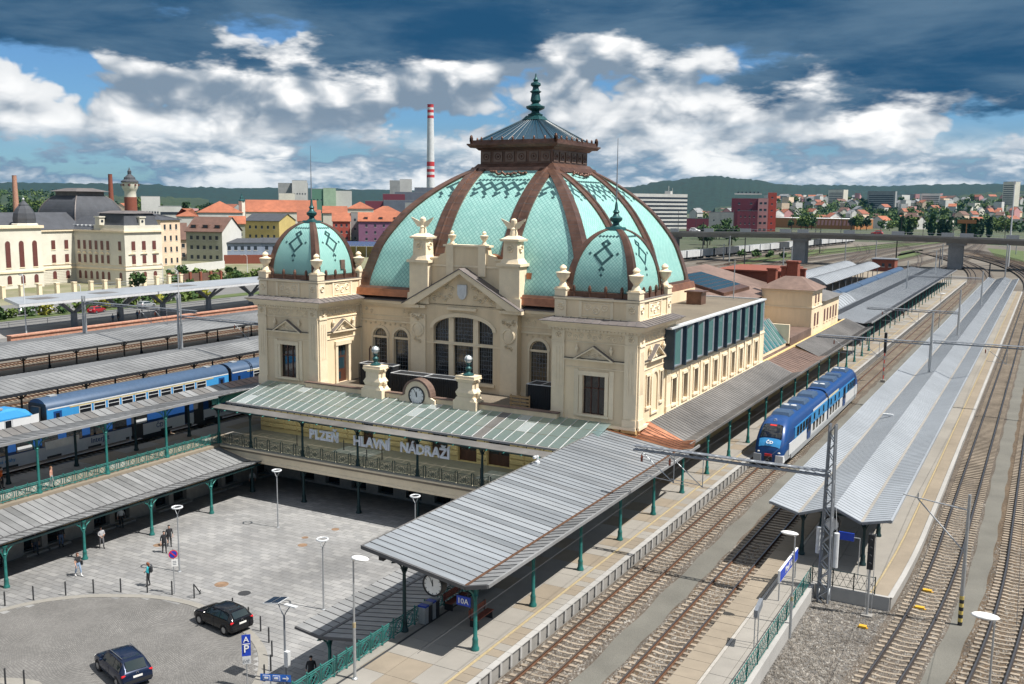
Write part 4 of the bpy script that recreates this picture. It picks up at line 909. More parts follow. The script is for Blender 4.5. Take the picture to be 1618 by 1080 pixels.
part('finial', MB().lathe((CX, 91.2, 32.1), [(.75, 0), (.8, .15), (.45, .3), (.4, .5), (.95, .75), (1.0, .95), (.6, 1.1), (.35, 1.3), (.55, 1.55), (.5, 1.8), (.42, 2.3), (.62, 2.45), (.38, 2.6), (.3, 2.9), (.55, 3.1), (.5, 3.3), (.2, 3.45), (.28, 3.65), (.12, 3.85), (.05, 4.25)], 12), 'patina', ST, smooth=40)
# ---- windows
def window(parent, P, u0, u1, z0, z1, cols, rows, arch=0, frame='wood', pane='pane_dark', bar=.11, d=.25, lead=0, fw=.12, zs=None):
    """P(u, z, d): frame mesh as part; each light a pane of its own"""
    m = MB()
    def bx(a, b, c, e, d0, d1):
        vs = [P(a, c, d0), P(b, c, d0), P(b, e, d0), P(a, e, d0), P(a, c, d1), P(b, c, d1), P(b, e, d1), P(a, e, d1)]
        m.add(vs, [(0, 1, 2, 3), (7, 6, 5, 4), (0, 4, 5, 1), (1, 5, 6, 2), (2, 6, 7, 3), (3, 7, 4, 0)])
    us = [u0+(u1-u0)*i/cols for i in range(cols+1)]; zz = zs or [z0+(z1-z0)*i/rows for i in range(rows+1)]
    for i, u in enumerate(us): w = fw if i in (0, cols) else bar; bx(max(u0, u-w/2), min(u1, u+w/2), z0, z1, d-.05, d+.05)
    for i, z in enumerate(zz): w = fw if i in (0, len(zz)-1) else bar; bx(u0, u1, max(z0, z-w/2), min(z1, z+w/2), d-.05, d+.05)
    if arch:
        rise = (u1-u0)/2 if arch is True else arch; n = 10; uc = (u0+u1)/2; pts = [(uc-cos(pi*k/n)*(u1-u0)/2, z1+sin(pi*k/n)*rise) for k in range(n+1)]
        for k in range(n):
            a, b = pts[k], pts[k+1]; m.add([P(a[0], a[1], d-.05), P(b[0], b[1], d-.05), P(uc+(b[0]-uc)*.9, z1+(b[1]-z1)*.9, d-.05), P(uc+(a[0]-uc)*.9, z1+(a[1]-z1)*.9, d-.05)], [(0, 1, 2, 3)])
        for i in range(1, cols):
            u = us[i]; h = rise*math.sqrt(max(0, 1-((u-uc)/((u1-u0)/2))**2)); bx(u-bar/2, u+bar/2, z1, z1+h, d-.04, d+.04)
    w = part('window', m, frame, parent)
    for i in range(cols):
        for j in range(len(zz)-1): part('pane', MB().add([P(us[i], zz[j], d), P(us[i+1], zz[j], d), P(us[i+1], zz[j+1], d), P(us[i], zz[j+1], d)], [(0, 1, 2, 3)]), pane, w)
    if arch: part('pane', MB().add([P(*q, d) for q in pts], [tuple(range(len(pts)))]), pane, w)
    if lead:
        lm = MB()
        for i in range(1, lead): u = u0+(u1-u0)*i/lead; top = z1 if not arch else z1+rise*math.sqrt(max(0, 1-((u-uc)/((u1-u0)/2))**2)); lm.tube(P(u, z0, d-.03), P(u, top, d-.03), .012, None, 3)
        nz = max(2, int((z1-z0)/.38))
        for i in range(1, nz+4 if arch else nz):
            z = z0+(z1-z0)*i/nz
            if z <= z1: a, b = u0, u1
            else:
                s = (z-z1)/rise
                if s >= .98: continue
                hw = (u1-u0)/2*math.sqrt(1-s*s); a, b = uc-hw, uc+hw
            lm.tube(P(a, z, d-.03), P(b, z, d-.03), .012, None, 3)
        for k in range(int((z1-z0)*2)): lm.ring(Vector(P((u0+u1)/2+random.uniform(-.3, .3)*(u1-u0), z0+.2+(z1-z0-.4)*random.random(), d-.03)), random.uniform(.1, .2), .012, 'y', 8, 3)
        part('leading', lm, 'steel_grey', w)
    return w
def surround(m, P, u0, u1, z0, z1, w=.22, d=.1, sill=True):
    def bx(a, b, c, e, dd=d):
        vs = [P(a, c, 0), P(b, c, 0), P(b, e, 0), P(a, e, 0), P(a, c, -dd), P(b, c, -dd), P(b, e, -dd), P(a, e, -dd)]
        m.add(vs, [(4, 5, 6, 7), (0, 1, 5, 4), (1, 2, 6, 5), (2, 3, 7, 6), (3, 0, 4, 7)])
    bx(u0-w, u0-.003, z0, z1); bx(u1+.003, u1+w, z0, z1); bx(u0-w-.05, u1+w+.05, z1+.003, z1+w*1.2, d*1.4)
    if sill: bx(u0-w-.1, u1+w+.1, z0-.18, z0-.003, d*2)
def slabP(m, P, a, b, c, e, d0, d1=0.0, mi=0):
    """block proud of a wall by d0 (d1 behind the face)"""
    vs = [P(a, c, d1), P(b, c, d1), P(b, e, d1), P(a, e, d1), P(a, c, -d0), P(b, c, -d0), P(b, e, -d0), P(a, e, -d0)]
    m.add(vs, [(4, 5, 6, 7), (0, 1, 5, 4), (1, 2, 6, 5), (2, 3, 7, 6), (3, 0, 4, 7)], mi)
def relief(m, P, u0, u1, z0, z1, n, d=.05):
    """carved leaf scrolls: overlapping lobes and rings"""
    for i in range(n):
        u = u0+(u1-u0)*(i+.5)/n; z = (z0+z1)/2+(z1-z0)*.12*(-1)**i; r = min((z1-z0)*.34, (u1-u0)/n*.5)
        c = Vector(P(u, z, 0)); e = Vector(P(u+1, z, 0))-c; f = Vector(P(u, z, -1))-c
        for k in range(8):
            a = 2*pi*k/8; b = 2*pi*(k+1)/8
            p = lambda t, rr, dd: tuple(c+e*(cos(t)*rr)+Vector((0, 0, sin(t)*rr))+f*dd)
            m.add([p(a, r, .0), p(b, r, .0), p(b, r*.75, d), p(a, r*.75, d), p(b, r*.5, .01), p(a, r*.5, .01)], [(0, 1, 2, 3), (3, 2, 4, 5)])
        m.add([tuple(c+e*(cos(2*pi*k/6)*r*.3)+Vector((0, 0, sin(2*pi*k/6)*r*.3))+f*.01) for k in range(6)]+[tuple(c+f*d*1.3)], [(k, (k+1) % 6, 6) for k in range(6)])
def pediment(parent, P, uc, w, z, h, proj=.35):
    m = MB(); slabP(m, P, uc-w, uc+w, z-.12, z, proj); t = .16
    for s in (-1, 1):
        a = (uc+s*w, z); b = (uc, z+h); q = [a, (a[0]-s*t*1.4, z), (uc, z+h-t), b]
        vs = [P(*p, -proj) for p in q]+[P(*p, 0) for p in q]; m.add(vs, [(0, 1, 2, 3), (4, 5, 6, 7), (0, 3, 7, 4), (1, 2, 6, 5)])
    m.add([P(uc-w, z, -.04), P(uc+w, z, -.04), P(uc, z+h, -.04)], [(0, 1, 2)]); p = part('pediment', m, 'cream_trim', parent)
    n = MB()
    for s in (-1, 1): vs = [P(uc+s*w*1.02, z+.02, -proj-.03), P(uc, z+h+.03, -proj-.03), P(uc, z+h+.03, .05), P(uc+s*w*1.02, z+.02, .05)]; n.add(vs+[(a, b, c-.03) for a, b, c in vs], [(0, 1, 2, 3), (7, 6, 5, 4), (0, 4, 5, 1)])
    part('flashing', n, 'lead_roof', p); r = MB(); relief(r, lambda u, zz, d: P(u, zz, d-.04), uc-w*.4, uc+w*.4, z+.05, z+h*.6, 3, .06); part('carving', r, 'cream_trim', p)
    for s in (-1, 1): c = P(uc+s*w*.86, z+h*.45, -.18); v = MB().lathe((c[0], c[1], c[2]), [(.07, 0), (.06, .1), (.17, .3), (.18, .42), (.08, .5), (.1, .6), (.02, .72)], 8); part('urn', v, 'cream_trim', p, smooth=True)
def urn(parent, x, y, z, s=1.0, mat='cream_trim'):
    return part('urn', MB().box(x-.42*s, x+.42*s, y-.42*s, y+.42*s, z, z+.1*s).lathe((x, y, z+.1*s), [(.34*s, 0), (.3*s, .15*s), (.2*s, .35*s), (.24*s, .45*s), (.48*s, .75*s), (.5*s, .95*s), (.55*s, 1.0*s), (.55*s, 1.06*s), (.3*s, 1.12*s), (.2*s, 1.25*s), (.28*s, 1.38*s), (.22*s, 1.5*s), (.06*s, 1.62*s)], 10), mat, parent, smooth=45)
# ---- ground-floor wall under the canopy
gh = [(-65.6, -63.9, 2.9, 3.9), (-62.2, -60.6, 2.9, 3.9), (-55.2, -53.9, PL+.05, 3.2), (-50.2, -48.9, PL+.05, 3.3), (-47.5, -45.7, PL+.05, 3.5), (-44.6, -42.7, PL+.05, 3.5), (-41.6, -39.4, PL+.05, 3.5), (-34.9, -33.6, PL+.05, 3.2), (-32.5, -31, 2.9, 3.9)]
PF = lambda u, z, d: (u, 71.2+d, z)
m = MB(); holes_wall(m, PF, -67.8, -27.8, PL, 5.5, gh, .4); part('ground_floor_wall', m, 'yellow_wall', ST)
for i, h in enumerate(gh):
    if h[2] > 2: window(ST, PF, *h[:4], 2, 1, d=.3)
    else:
        dd = part('door', MB().box(h[0], h[1], 71.5, 71.6, h[2], h[3]), 'wood', ST)
        for k in (0, 1): part('pane', MB().box(h[0]+.12+k*(h[1]-h[0])/2, h[0]-.12+(k+1)*(h[1]-h[0])/2, 71.48, 71.5, h[2]+1.0, h[3]-.2), 'pane_dark', dd)
edges = [-67.8]+[e for h in sorted(gh) if h[2] < 2 for e in (h[0], h[1])]+[-27.8]
for a, b in zip(edges[::2], edges[1::2]):
    for k in range(9):
        z = PL+.42+k*.5
        if b-a < .4: continue
        n = max(1, round((b-a)/1.6))
        if z > 2.4 and (b-a) > 8: continue
        for q in range(n): part('rusticated_block', MB().frust((a+b)/2, 0, 0, 0, 0, 0, 0, 0) if 0 else MB().add([(a+(b-a)*q/n+.03, 71.2, z), (a+(b-a)*(q+1)/n-.03, 71.2, z), (a+(b-a)*(q+1)/n-.03, 71.2, z+.45), (a+(b-a)*q/n+.03, 71.2, z+.45), (a+(b-a)*q/n+.1, 71.08, z+.08), (a+(b-a)*(q+1)/n-.1, 71.08, z+.08), (a+(b-a)*(q+1)/n-.1, 71.08, z+.38), (a+(b-a)*q/n+.1, 71.08, z+.38)], [(4, 5, 6, 7), (0, 1, 5, 4), (1, 2, 6, 5), (2, 3, 7, 6), (3, 0, 4, 7)]), 'yellow_wall', ST)
# ---- corner towers
SP = [(1.0, 16.15), (.995, 16.7), (.955, 17.6), (.88, 18.5), (.76, 19.4), (.58, 20.25), (.36, 20.85), (.17, 21.12)]
def small_orn(V, Hh):
    c = 2*int(V*.52); R_ = lambda r, z: [(a_, z+s_*(r-abs(a_))) for a_ in range(-r, r+1) for s_ in (-1, 1)]
    return R_(5, c)+R_(2, c+7)+[(k, c+12) for k in (-7, -5, -3, -1, 1, 3, 5, 7)]+[(8, c+1), (-8, c+1), (0, c-7), (1, c-8), (-1, c-8), (0, c-11)]
def tower(tx, side):
    ty, hw = 74.95, 3.75; x0, x1, y0, y1 = tx-hw, tx+hw, 71.2, 78.7
    faces = {'f': (lambda u, z, d: (tx+u, y0+d, z)), 'r': (lambda u, z, d: (x1-d, ty+u, z)), 'l': (lambda u, z, d: (x0+d, ty-u, z)), 'b': (lambda u, z, d: (tx-u, y1-d, z))}
    for k, P in faces.items():
        holes = []
        if k == 'f': holes = [(-.98, .98, 6.2, 9.4)]
        if k == 'r' and side == 'L': holes = [(-1.05, .55, 5.6, 9.3)]
        if k == 'r' and side == 'R': holes = [(-1.75, -1.25, 6.9, 9.4), (1.25, 1.75, 6.9, 9.4)]
        m = MB(); holes_wall(m, P, -hw, hw, 5.3, 13.2, holes, .35); part('tower_wall', m, 'cream', ST)
        t = MB()
        for s in (-1, 1):
            a, b = (s*(hw-1.1), s*(hw-.02)); a, b = min(a, b), max(a, b)
            slabP(t, P, a, b, 6.15, 12.95, .13); slabP(t, P, a-.06, b+.0, 5.55, 6.14, .2); slabP(t, P, a-.04, b, 12.0, 12.12, .2)
            for q in (.3, .55, .8): slabP(t, P, a+(b-a)*q-.06, a+(b-a)*q+.06, 8.2, 11.6, .165, -.13)
            relief(t, lambda u, z, d: P(u, z, d-.13), a+.12, b-.12, 12.1, 12.9, 1, .12)
        slabP(t, P, -hw, hw, 5.3, 5.54, .24); slabP(t, P, -hw+1.1, hw-1.1, 10.58, 10.72, .14); slabP(t, P, -hw+1.1, hw-1.1, 9.98, 10.06, .06); slabP(t, P, -hw+1.1, hw-1.1, 12.06, 12.14, .08)
        slabP(t, P, -hw, hw, 12.88, 12.98, .1)
        part('pilasters', t, 'cream_trim', ST)
        fl = MB(); slabP(fl, P, -hw+1.1, hw-1.1, 10.725, 10.77, .2); part('string_flashing', fl, 'black', ST)
        r = MB(); relief(r, P, -hw+1.25, -.95, 12.18, 12.86, 3, .06); relief(r, P, -.75, .75, 12.18, 12.86, 3, .06); relief(r, P, .95, hw-1.25, 12.18, 12.86, 3, .06); part('frieze_carving', r, 'cream_trim', ST)
        if k in 'fr':
            pediment(ST, P, (-.25 if k == 'r' and side == 'L' else 0), 1.75, 10.74, 1.1)
        if k == 'f':
            w = window(ST, P, -.98, .98, 6.2, 9.4, 3, 2, zs=[6.2, 8.35, 9.4], fw=.12); s = MB(); surround(s, P, -.98, .98, 6.2, 9.4, .3, .1); part('window_surround', s, 'cream_trim', w)
            slab = MB(); slabP(slab, P, -1.75, -1.35, 6.0, 9.9, .07); slabP(slab, P, 1.35, 1.75, 6.0, 9.9, .07); part('strip_pilaster', slab, 'cream_trim', ST)
        if k == 'r' and side == 'L':
            dr = MB(); slabP(dr, P, -1.0, .5, 5.6, 9.25, -.2, .28); o = part('balcony_door', dr, 'wood', ST)
            for (a, b, c, e) in ((-.9, -.32, 8.2, 9.1), (-.18, .4, 8.2, 9.1), (-.8, .3, 6.9, 8.0), (-.8, -.3, 5.9, 6.6)): g = MB(); slabP(g, P, a, b, c, e, -.19, .2); part('pane', g, 'pane_blue', o)
            s = MB(); surround(s, P, -1.05, .55, 5.6, 9.3, .35, .16, False); part('door_surround', s, 'cream_trim', ST)
        if k == 'r' and side == 'R':
            s = MB()
            for uu in (-1.5, 1.5): window(ST, P, uu-.25, uu+.25, 6.9, 9.4, 1, 2, d=.3); surround(s, P, uu-.25, uu+.25, 6.9, 9.4, .15, .08)
            slabP(s, P, -.85, .85, 6.1, 6.25, .15)
            for q in (-.72, .72): slabP(s, P, q-.13, q+.13, 6.25, 9.0, .12)
            for n in range(10): a0, a1 = pi*n/10, pi*(n+1)/10; s.add([P(cos(t)*rr, 9.0+sin(t)*rr, dd) for t, rr, dd in ((a0, .85, -.12), (a1, .85, -.12), (a1, .58, -.12), (a0, .58, -.12), (a1, .58, 0), (a0, .58, 0), (a0, .85, 0), (a1, .85, 0))], [(0, 1, 2, 3), (3, 2, 4, 5), (6, 7, 1, 0)])
            part('blind_arch', s, 'cream_trim', ST)
    c = MB()
    c.frust(tx, ty, 12.98, 13.15, hw+.12, hw+.12, hw+.2, hw+.2).frust(tx, ty, 13.16, 13.42, hw+.3, hw+.3, hw+.42, hw+.42).frust(tx, ty, 13.42, 13.72, hw+.62, hw+.62, hw+.88, hw+.88); part('cornice', c, 'cream_trim', ST)
    dn = MB()
    for d in range(4):
        (nx, ny), (ex, ey) = DIRS[d]
        for i in range(26): u = -3.9+i*.312; q = (tx+nx*(hw+.24)+ex*u, ty+ny*(hw+.24)+ey*u); dn.cbox((q[0], q[1], 13.09), .15, .15, .13)
    part('dentils', dn, 'cream_trim', ST, kind='stuff')
    part('cornice_roof', MB().frust(tx, ty, 13.73, 13.78, hw+.95, hw+.95, hw+.95, hw+.95).frust(tx, ty, 13.78, 14.08, hw+.93, hw+.93, hw-.1, hw-.1), 'lead_roof', ST)
    n = MB()
    for d in range(4):
        (nx, ny), (ex, ey) = DIRS[d]
        for i in range(11): u = -3.8+i*.76; n.tube((tx+nx*(hw+.9)+ex*u, ty+ny*(hw+.9)+ey*u, 13.81), (tx+nx*(hw-.1)+ex*u*.95, ty+ny*(hw-.1)+ey*u*.95, 14.1), .025, None, 4)
    part('roof_seams', n, 'seam', ST)
    ha = 3.62; a = MB().box(tx-ha, tx+ha, ty-ha, ty+ha, 14.0, 15.5); part('attic', a, 'cream', ST)
    part('attic_coping', MB().box(tx-ha-.14, tx+ha+.14, ty-ha-.14, ty+ha+.14, 15.51, 15.68), 'cream_trim', ST)
    part('coping_flashing', MB().box(tx-ha-.16, tx+ha+.16, ty-ha-.16, ty+ha+.16, 15.682, 15.71), 'lead_roof', ST)
    for d in range(4):
        (nx, ny), (ex, ey) = DIRS[d]; P = lambda u, z, dd, nx=nx, ny=ny, ex=ex, ey=ey: (tx+nx*(ha-dd)+ex*u, ty+ny*(ha-dd)+ey*u, z); r = MB()
        for s in (-1, 1): slabP(r, P, *sorted((s*(ha-1.0), s*(ha+.02))), 14.1, 15.45, .1); slabP(r, P, *sorted((s*1.25, s*1.5)), 14.1, 15.45, .07); relief(r, lambda u, z, dd: P(u, z, dd-.1), *sorted((s*(ha-.95), s*(ha-.1))), 14.3, 15.3, 1, .1)
        relief(r, P, -1.1, 1.1, 14.3, 15.3, 3, .07); slabP(r, P, -1.2, 1.2, 14.2, 14.28, .05); slabP(r, P, -1.2, 1.2, 15.3, 15.38, .05)
        slabP(r, P, -ha, ha, 14.0, 14.09, .13); part('attic_panels', r, 'cream_trim', ST)
        cr = MB(); slabP(cr, P, -ha+.9, ha-.9, 15.72, 16.12, -.25, .55)
        for i in range(4): q = P(-2.1+i*1.4, 0, .2); cr.sphere((q[0], q[1], 16.35), .16, .16, .34, 6, 5); cr.tube((q[0], q[1], 15.75), (q[0], q[1], 16.2), .07, None, 5)
        part('cresting', cr, 'copper', ST)
    for sx in (-1, 1):
        for sy in (-1, 1):
            x, y = tx+sx*(ha-.42), ty+sy*(ha-.42); part('pedestal', MB().box(x-.5, x+.5, y-.5, y+.5, 15.72, 16.25).box(x-.56, x+.56, y-.56, y+.56, 16.25, 16.36), 'cream_trim', ST); urn(ST, x, y, 16.36, 1.1)
    cloister(ST, (tx, ty), (2.95, 2.95), SP, (), 0, .30, small_orn, rib_up=.07, corner_w=.52)
    part('tower_finial', MB().frust(tx, ty, 21.05, 21.3, .75, .75, .6, .6).lathe((tx, ty, 21.3), [(.55, 0), (.3, .15), (.25, .35), (.5, .55), (.52, .75), (.3, .9), (.2, 1.1), (.28, 1.25), (.15, 1.45), (.1, 1.9), (.05, 2.1)], 10), 'patina', ST, smooth=45)
    part('lightning_rod', MB().tube((tx, ty, 23), (tx, ty, 25.3), .06, .05, 6).tube((tx, ty, 25.3), (tx, ty, 28.5), .045, .02, 6), 'steel_grey', ST)
tower(-63.95, 'L'); tower(-31.65, 'R')
part('hatch', MB().box(-61.1, -60.9, 75.6, 76.2, 16.6, 17.5), 'copper_roof', ST)
# ---- central front between the towers
PC = lambda u, z, d: (u, 77.75+d, z)
arches = [(-58.7, -57.0, 6.4, 9.95, True), (-56.15, -54.45, 6.4, 9.95, True), (-41.0, -39.2, 6.4, 9.95, True), (-38.4, -36.7, 6.4, 9.95, True)]
for ua, ub, ar_ in ((-60.2, -53.6, arches[:2]), (-41.9, -35.4, arches[2:])): m = MB(); holes_wall(m, PC, ua, ub, 5.5, 13.4, ar_, .3); part('front_wall', m, 'cream', ST)
for a in arches:
    w = window(ST, PC, a[0], a[1], a[2], a[3], 1, 1, arch=True, frame='cream_trim', pane='pane_lead', d=.26, lead=6, fw=.08); s = MB(); slabP(s, PC, a[0], a[1], 9.8, 10.0, -.02, .2)
    for n in range(12): a0, a1 = pi*n/12, pi*(n+1)/12; uc = (a[0]+a[1])/2; rr = (a[1]-a[0])/2; s.add([PC(uc+cos(t)*q, 9.95+sin(t)*q, dd) for t, q, dd in ((a0, rr+.28, -.08), (a1, rr+.28, -.08), (a1, rr, -.08), (a0, rr, -.08), (a1, rr+.28, 0), (a0, rr+.28, 0))], [(0, 1, 2, 3), (5, 4, 1, 0)])
    for u in (a[0]-.2, a[1]+.02): slabP(s, PC, u, u+.18, 6.4, 9.95, .08)
    slabP(s, PC, a[0]-.3, a[1]+.3, 6.2, 6.39, .15); part('arch_surround', s, 'cream_trim', w)
s = MB()
for u0, u1 in ((-60.2, -53.6), (-41.9, -35.4)):
    for z0, z1, d in ((11.45, 11.62, .12), (12.0, 12.1, .06), (12.95, 13.1, .12), (13.1, 13.35, .3), (13.35, 13.6, .55), (5.5, 5.9, .1)): slabP(s, PC, u0, u1, z0, z1, d)
    relief(s, PC, u0+.3, u1-.3, 11.05, 11.42, 10, .05); relief(s, PC, u0+.4, u0+1.6, 12.2, 12.85, 2, .07); relief(s, PC, u1-1.6, u1-.4, 12.2, 12.85, 2, .07)
part('string_courses', s, 'cream_trim', ST)
part('cornice_roof', MB().prism([(77.1, 13.62), (77.1, 13.68), (78.4, 14.0), (78.4, 13.62)], 'x', -60.2, -35.4), 'lead_roof', ST)
# projecting bay with the great window
PB = lambda u, z, d: (u, 77.05+d, z)
XA, XB = -53.65, -41.9
m = MB(); holes_wall(m, PB, XA, XB, 5.5, 13.5, [(-51.05, -44.5, 6.45, 11.35, 1.2)], .55); m.box(XA, XA+.02, 77.05, 77.8, 5.5, 13.5); m.box(XB-.02, XB, 77.05, 77.8, 5.5, 13.5); part('bay_wall', m, 'cream', ST)
s = MB()
for u0, u1 in ((XA, XA+1.75), (XB-1.75, XB)): slabP(s, PB, u0, u1, 6.1, 12.6, .12); slabP(s, PB, u0-.05, u1+.05, 5.5, 6.1, .18); slabP(s, PB, u0-.08, u1+.08, 13.2, 13.45, .3)
slabP(s, PB, -49.35, -46.2, 13.2, 13.42, .3); slabP(s, PB, -51.9, -43.7, 9.88, 9.98, .05)
for n in range(14):
    a0, a1 = pi*n/14, pi*(n+1)/14; uc, hw_ = -47.775, 3.275; f = lambda t, k: (uc-cos(t)*(hw_+k), 11.35+sin(t)*(1.2+k))
    s.add([PB(*f(t, k), d) for t, k, d in ((a0, .38, -.1), (a1, .38, -.1), (a1, 0, -.1), (a0, 0, -.1), (a1, .38, 0), (a0, .38, 0))], [(0, 1, 2, 3), (5, 4, 1, 0)])
part('bay_trim', s, 'cream_trim', ST)
for u in ((XA+XA+1.75)/2, (XB+XB-1.75)/2):
    r = MB(); c = PB(u, 11.2, -.12); r.sphere((c[0], c[1], 11.1), .52, .16, .75, 10, 8); r.ring((c[0], c[1]-.02, 11.1), .62, .12, 'y', 14, 5); relief(r, lambda uu, z, d: PB(uu, z, d-.12), u-.75, u+.75, 11.9, 12.7, 3, .16); relief(r, lambda uu, z, d: PB(uu, z, d-.12), u-.45, u+.45, 9.75, 10.4, 2, .12)
    part('cartouche', r, 'cream_trim', ST, smooth=40)
s = MB()
for u0, u1 in ((-49.4, -48.85), (-46.7, -46.15)): slabP(s, PB, u0, u1, 6.45, 12.4, -.1, .5)
slabP(s, PB, -51.05, -44.5, 9.85, 10.12, -.12, .48); slabP(s, PB, -51.3, -44.25, 6.2, 6.44, .2); mull = part('stone_mullions', s, 'cream_trim', ST)
for u0, u1 in ((-51.05, -49.4), (-48.85, -46.7), (-46.15, -44.5)):
    window(ST, PB, u0, u1, 6.45, 9.85, 1, 1, frame='dark', pane='pane_lead', d=.42, lead=7)
    fz = lambda u: 11.35+1.2*math.sqrt(max(0, 1-((u+47.775)/3.275)**2)); n = 6; us = [u0+(u1-u0)*k/n for k in range(n+1)]
    wv = part('window', MB().add([PB(u0, 10.12, .40), PB(u0+.08, 10.12, .40), PB(u0+.08, fz(u0+.08), .40), PB(u0, fz(u0), .40)], [(0, 1, 2, 3)]), 'dark', ST)
    part('pane', MB().add([PB(u0, 10.12, .42), PB(u1, 10.12, .42)]+[PB(u, fz(u), .42) for u in reversed(us)], [tuple(range(n+3))]), 'pane_lead', wv)
    lm = MB()
    for k in range(1, n): lm.tube(PB(us[k], 10.12, .39), PB(us[k], fz(us[k]), .39), .014, None, 3)
    for k in range(1, 6): z = 10.12+k*.36; lm.tube(PB(u0, z, .39), PB(u1, z, .39), .014, None, 3) if z < min(fz(u0), fz(u1)) else None
    for k in range(5): lm.ring(PB((u0+u1)/2+random.uniform(-.5, .5), 10.6+random.random()*.9, .39), random.uniform(.12, .3), .018, 'y', 8, 3)
    part('leading', lm, 'steel_grey', wv)
# gable
GX0, GX1, GZ0, GZ1 = -54.35, -41.3, 13.5, 17.05
m = MB(); m.prism([(XA, 13.45), (XB, 13.45), (CX, 16.75)], 'y', 77.1, 77.9); part('gable_wall', m, 'cream', ST)
m = MB(); n = MB()
for s_, gx in ((-1, GX0), (1, GX1)):
    q = [(gx, GZ0), (CX, GZ1), (CX, GZ1-.42), (gx-s_*1.45, GZ0), ]; m.prism(q, 'y', 76.45, 77.12); n.prism([(gx, GZ0+.02), (CX, GZ1+.02), (CX, GZ1+.1), (gx, GZ0+.1)], 'y', 76.38, 78.0)
    m.prism([(gx, GZ0-.3), (gx-s_*1.9, GZ0-.3), (gx-s_*1.9, GZ0), (gx, GZ0)], 'y', 76.6, 77.3)
part('raking_cornice', m, 'cream_trim', ST, fix=True); part('gable_flashing', n, 'lead_roof', ST, fix=True)
PG = lambda u, z, d: (u, 77.1+d, z)
for q in ((-51.8, -48.9, 13.75, 14.9, 5), (-46.7, -43.8, 13.75, 14.9, 5), (-49.9, -48.7, 14.8, 15.7, 2), (-46.9, -45.7, 14.8, 15.7, 2)): r = MB(); relief(r, PG, *q, .12); part('gable_carving', r, 'cream_trim', ST)
part('shield', MB().prism([(CX-.5, 15.6), (CX-.5, 14.7), (CX-.3, 14.35), (CX, 14.2), (CX+.3, 14.35), (CX+.5, 14.7), (CX+.5, 15.6)], 'y', 76.9, 77.1), 'grey_white', ST, fix=True)
# attic wall, pylons with winged figures, urns
m = MB(); m.prism([(-53.6, 13.8), (-42.0, 13.8), (-42.0, 17.9), (-44.6, 17.9), (-44.9, 18.3), (-45.4, 18.45), (-45.5, 19.1), (-50.1, 19.1), (-50.2, 18.45), (-50.7, 18.3), (-51.0, 17.9), (-53.6, 17.9)], 'y', 77.7, 78.3); part('attic_wall', m, 'cream', ST, fix=True)
part('attic_coping', MB().box(-50.3, -45.3, 77.55, 78.45, 19.1, 19.28).box(-51.8, -50.9, 77.6, 78.4, 17.9, 18.02).box(-44.7, -43.8, 77.6, 78.4, 17.9, 18.02).box(-51.8, -43.8, 77.62, 77.7, 17.2, 17.35), 'cream_trim', ST)
part('attic_strip', MB().box(-49.95, -49.15, 77.55, 77.7, 16.4, 19.1), 'cream_trim', ST); part('attic_strip', MB().box(-46.45, -45.65, 77.55, 77.7, 16.4, 19.1), 'cream_trim', ST)
for x in (-49.55, -46.05): urn(ST, x, 78.0, 19.28, .75)
for x in (-52.75, -42.85):
    part('pylon', MB().frust(x, 77.85, 13.6, 14.6, 1.25, .95, 1.2, .9).box(x-1.05, x+1.05, 77.05, 78.65, 14.6, 17.5).frust(x, 77.85, 17.5, 17.75, 1.25, 1.0, 1.25, 1.0).frust(x, 77.85, 17.75, 18.2, 1.0, .85, .75, .65).frust(x, 77.85, 18.2, 19.75, .75, .65, .7, .6).frust(x, 77.85, 19.75, 19.95, .95, .85, 1.0, .9).frust(x, 77.85, 19.95, 20.25, .9, .8, .4, .35), 'cream_trim', ST)
    r = MB()
    for P in ((lambda u, z, d: (x+u, 77.22+d, z)), (lambda u, z, d: (x+.74-d, 77.85+u, z))): relief(r, P, -.4, .4, 18.4, 19.5, 1, .12)
    part('pylon_carving', r, 'cream_trim', ST)
    # winged wheel: ball on a stem with two spread wings
    wg = MB().lathe((x, 77.85, 20.25), [(.38, 0), (.36, .25), (.28, .5), (.32, .6), (.2, .75), (.22, .95), (.3, 1.15), (.28, 1.4), (.12, 1.55)], 10)
    for s_ in (-1, 1):
        for k in range(4): wg.add([(x+s_*.15, 77.85, 21.3-k*.1), (x+s_*(1.25-.17*k), 77.8, 21.78-k*.22), (x+s_*(1.18-.2*k), 77.8, 21.55-k*.22), (x+s_*.15, 77.85, 21.15-k*.1), (x+s_*.15, 77.75, 21.3-k*.1), (x+s_*(1.25-.17*k), 77.7, 21.78-k*.22), (x+s_*(1.18-.2*k), 77.7, 21.55-k*.22), (x+s_*.15, 77.75, 21.15-k*.1)], [(0, 1, 2, 3), (7, 6, 5, 4), (0, 4, 5, 1), (1, 5, 6, 2), (2, 6, 7, 3)])
    part('winged_figure', wg, 'slab_sand' if 0 else 'cream_trim', ST, smooth=35)
part('copper_flashing', MB().box(-41.7, -41.2, 78.2, 78.9, 14.6, 16.9).prism([(-45.3, 18.2), (-42.0, 17.3), (-42.0, 17.6), (-45.3, 18.5)], 'y', 78.32, 78.8), 'copper_new', ST)
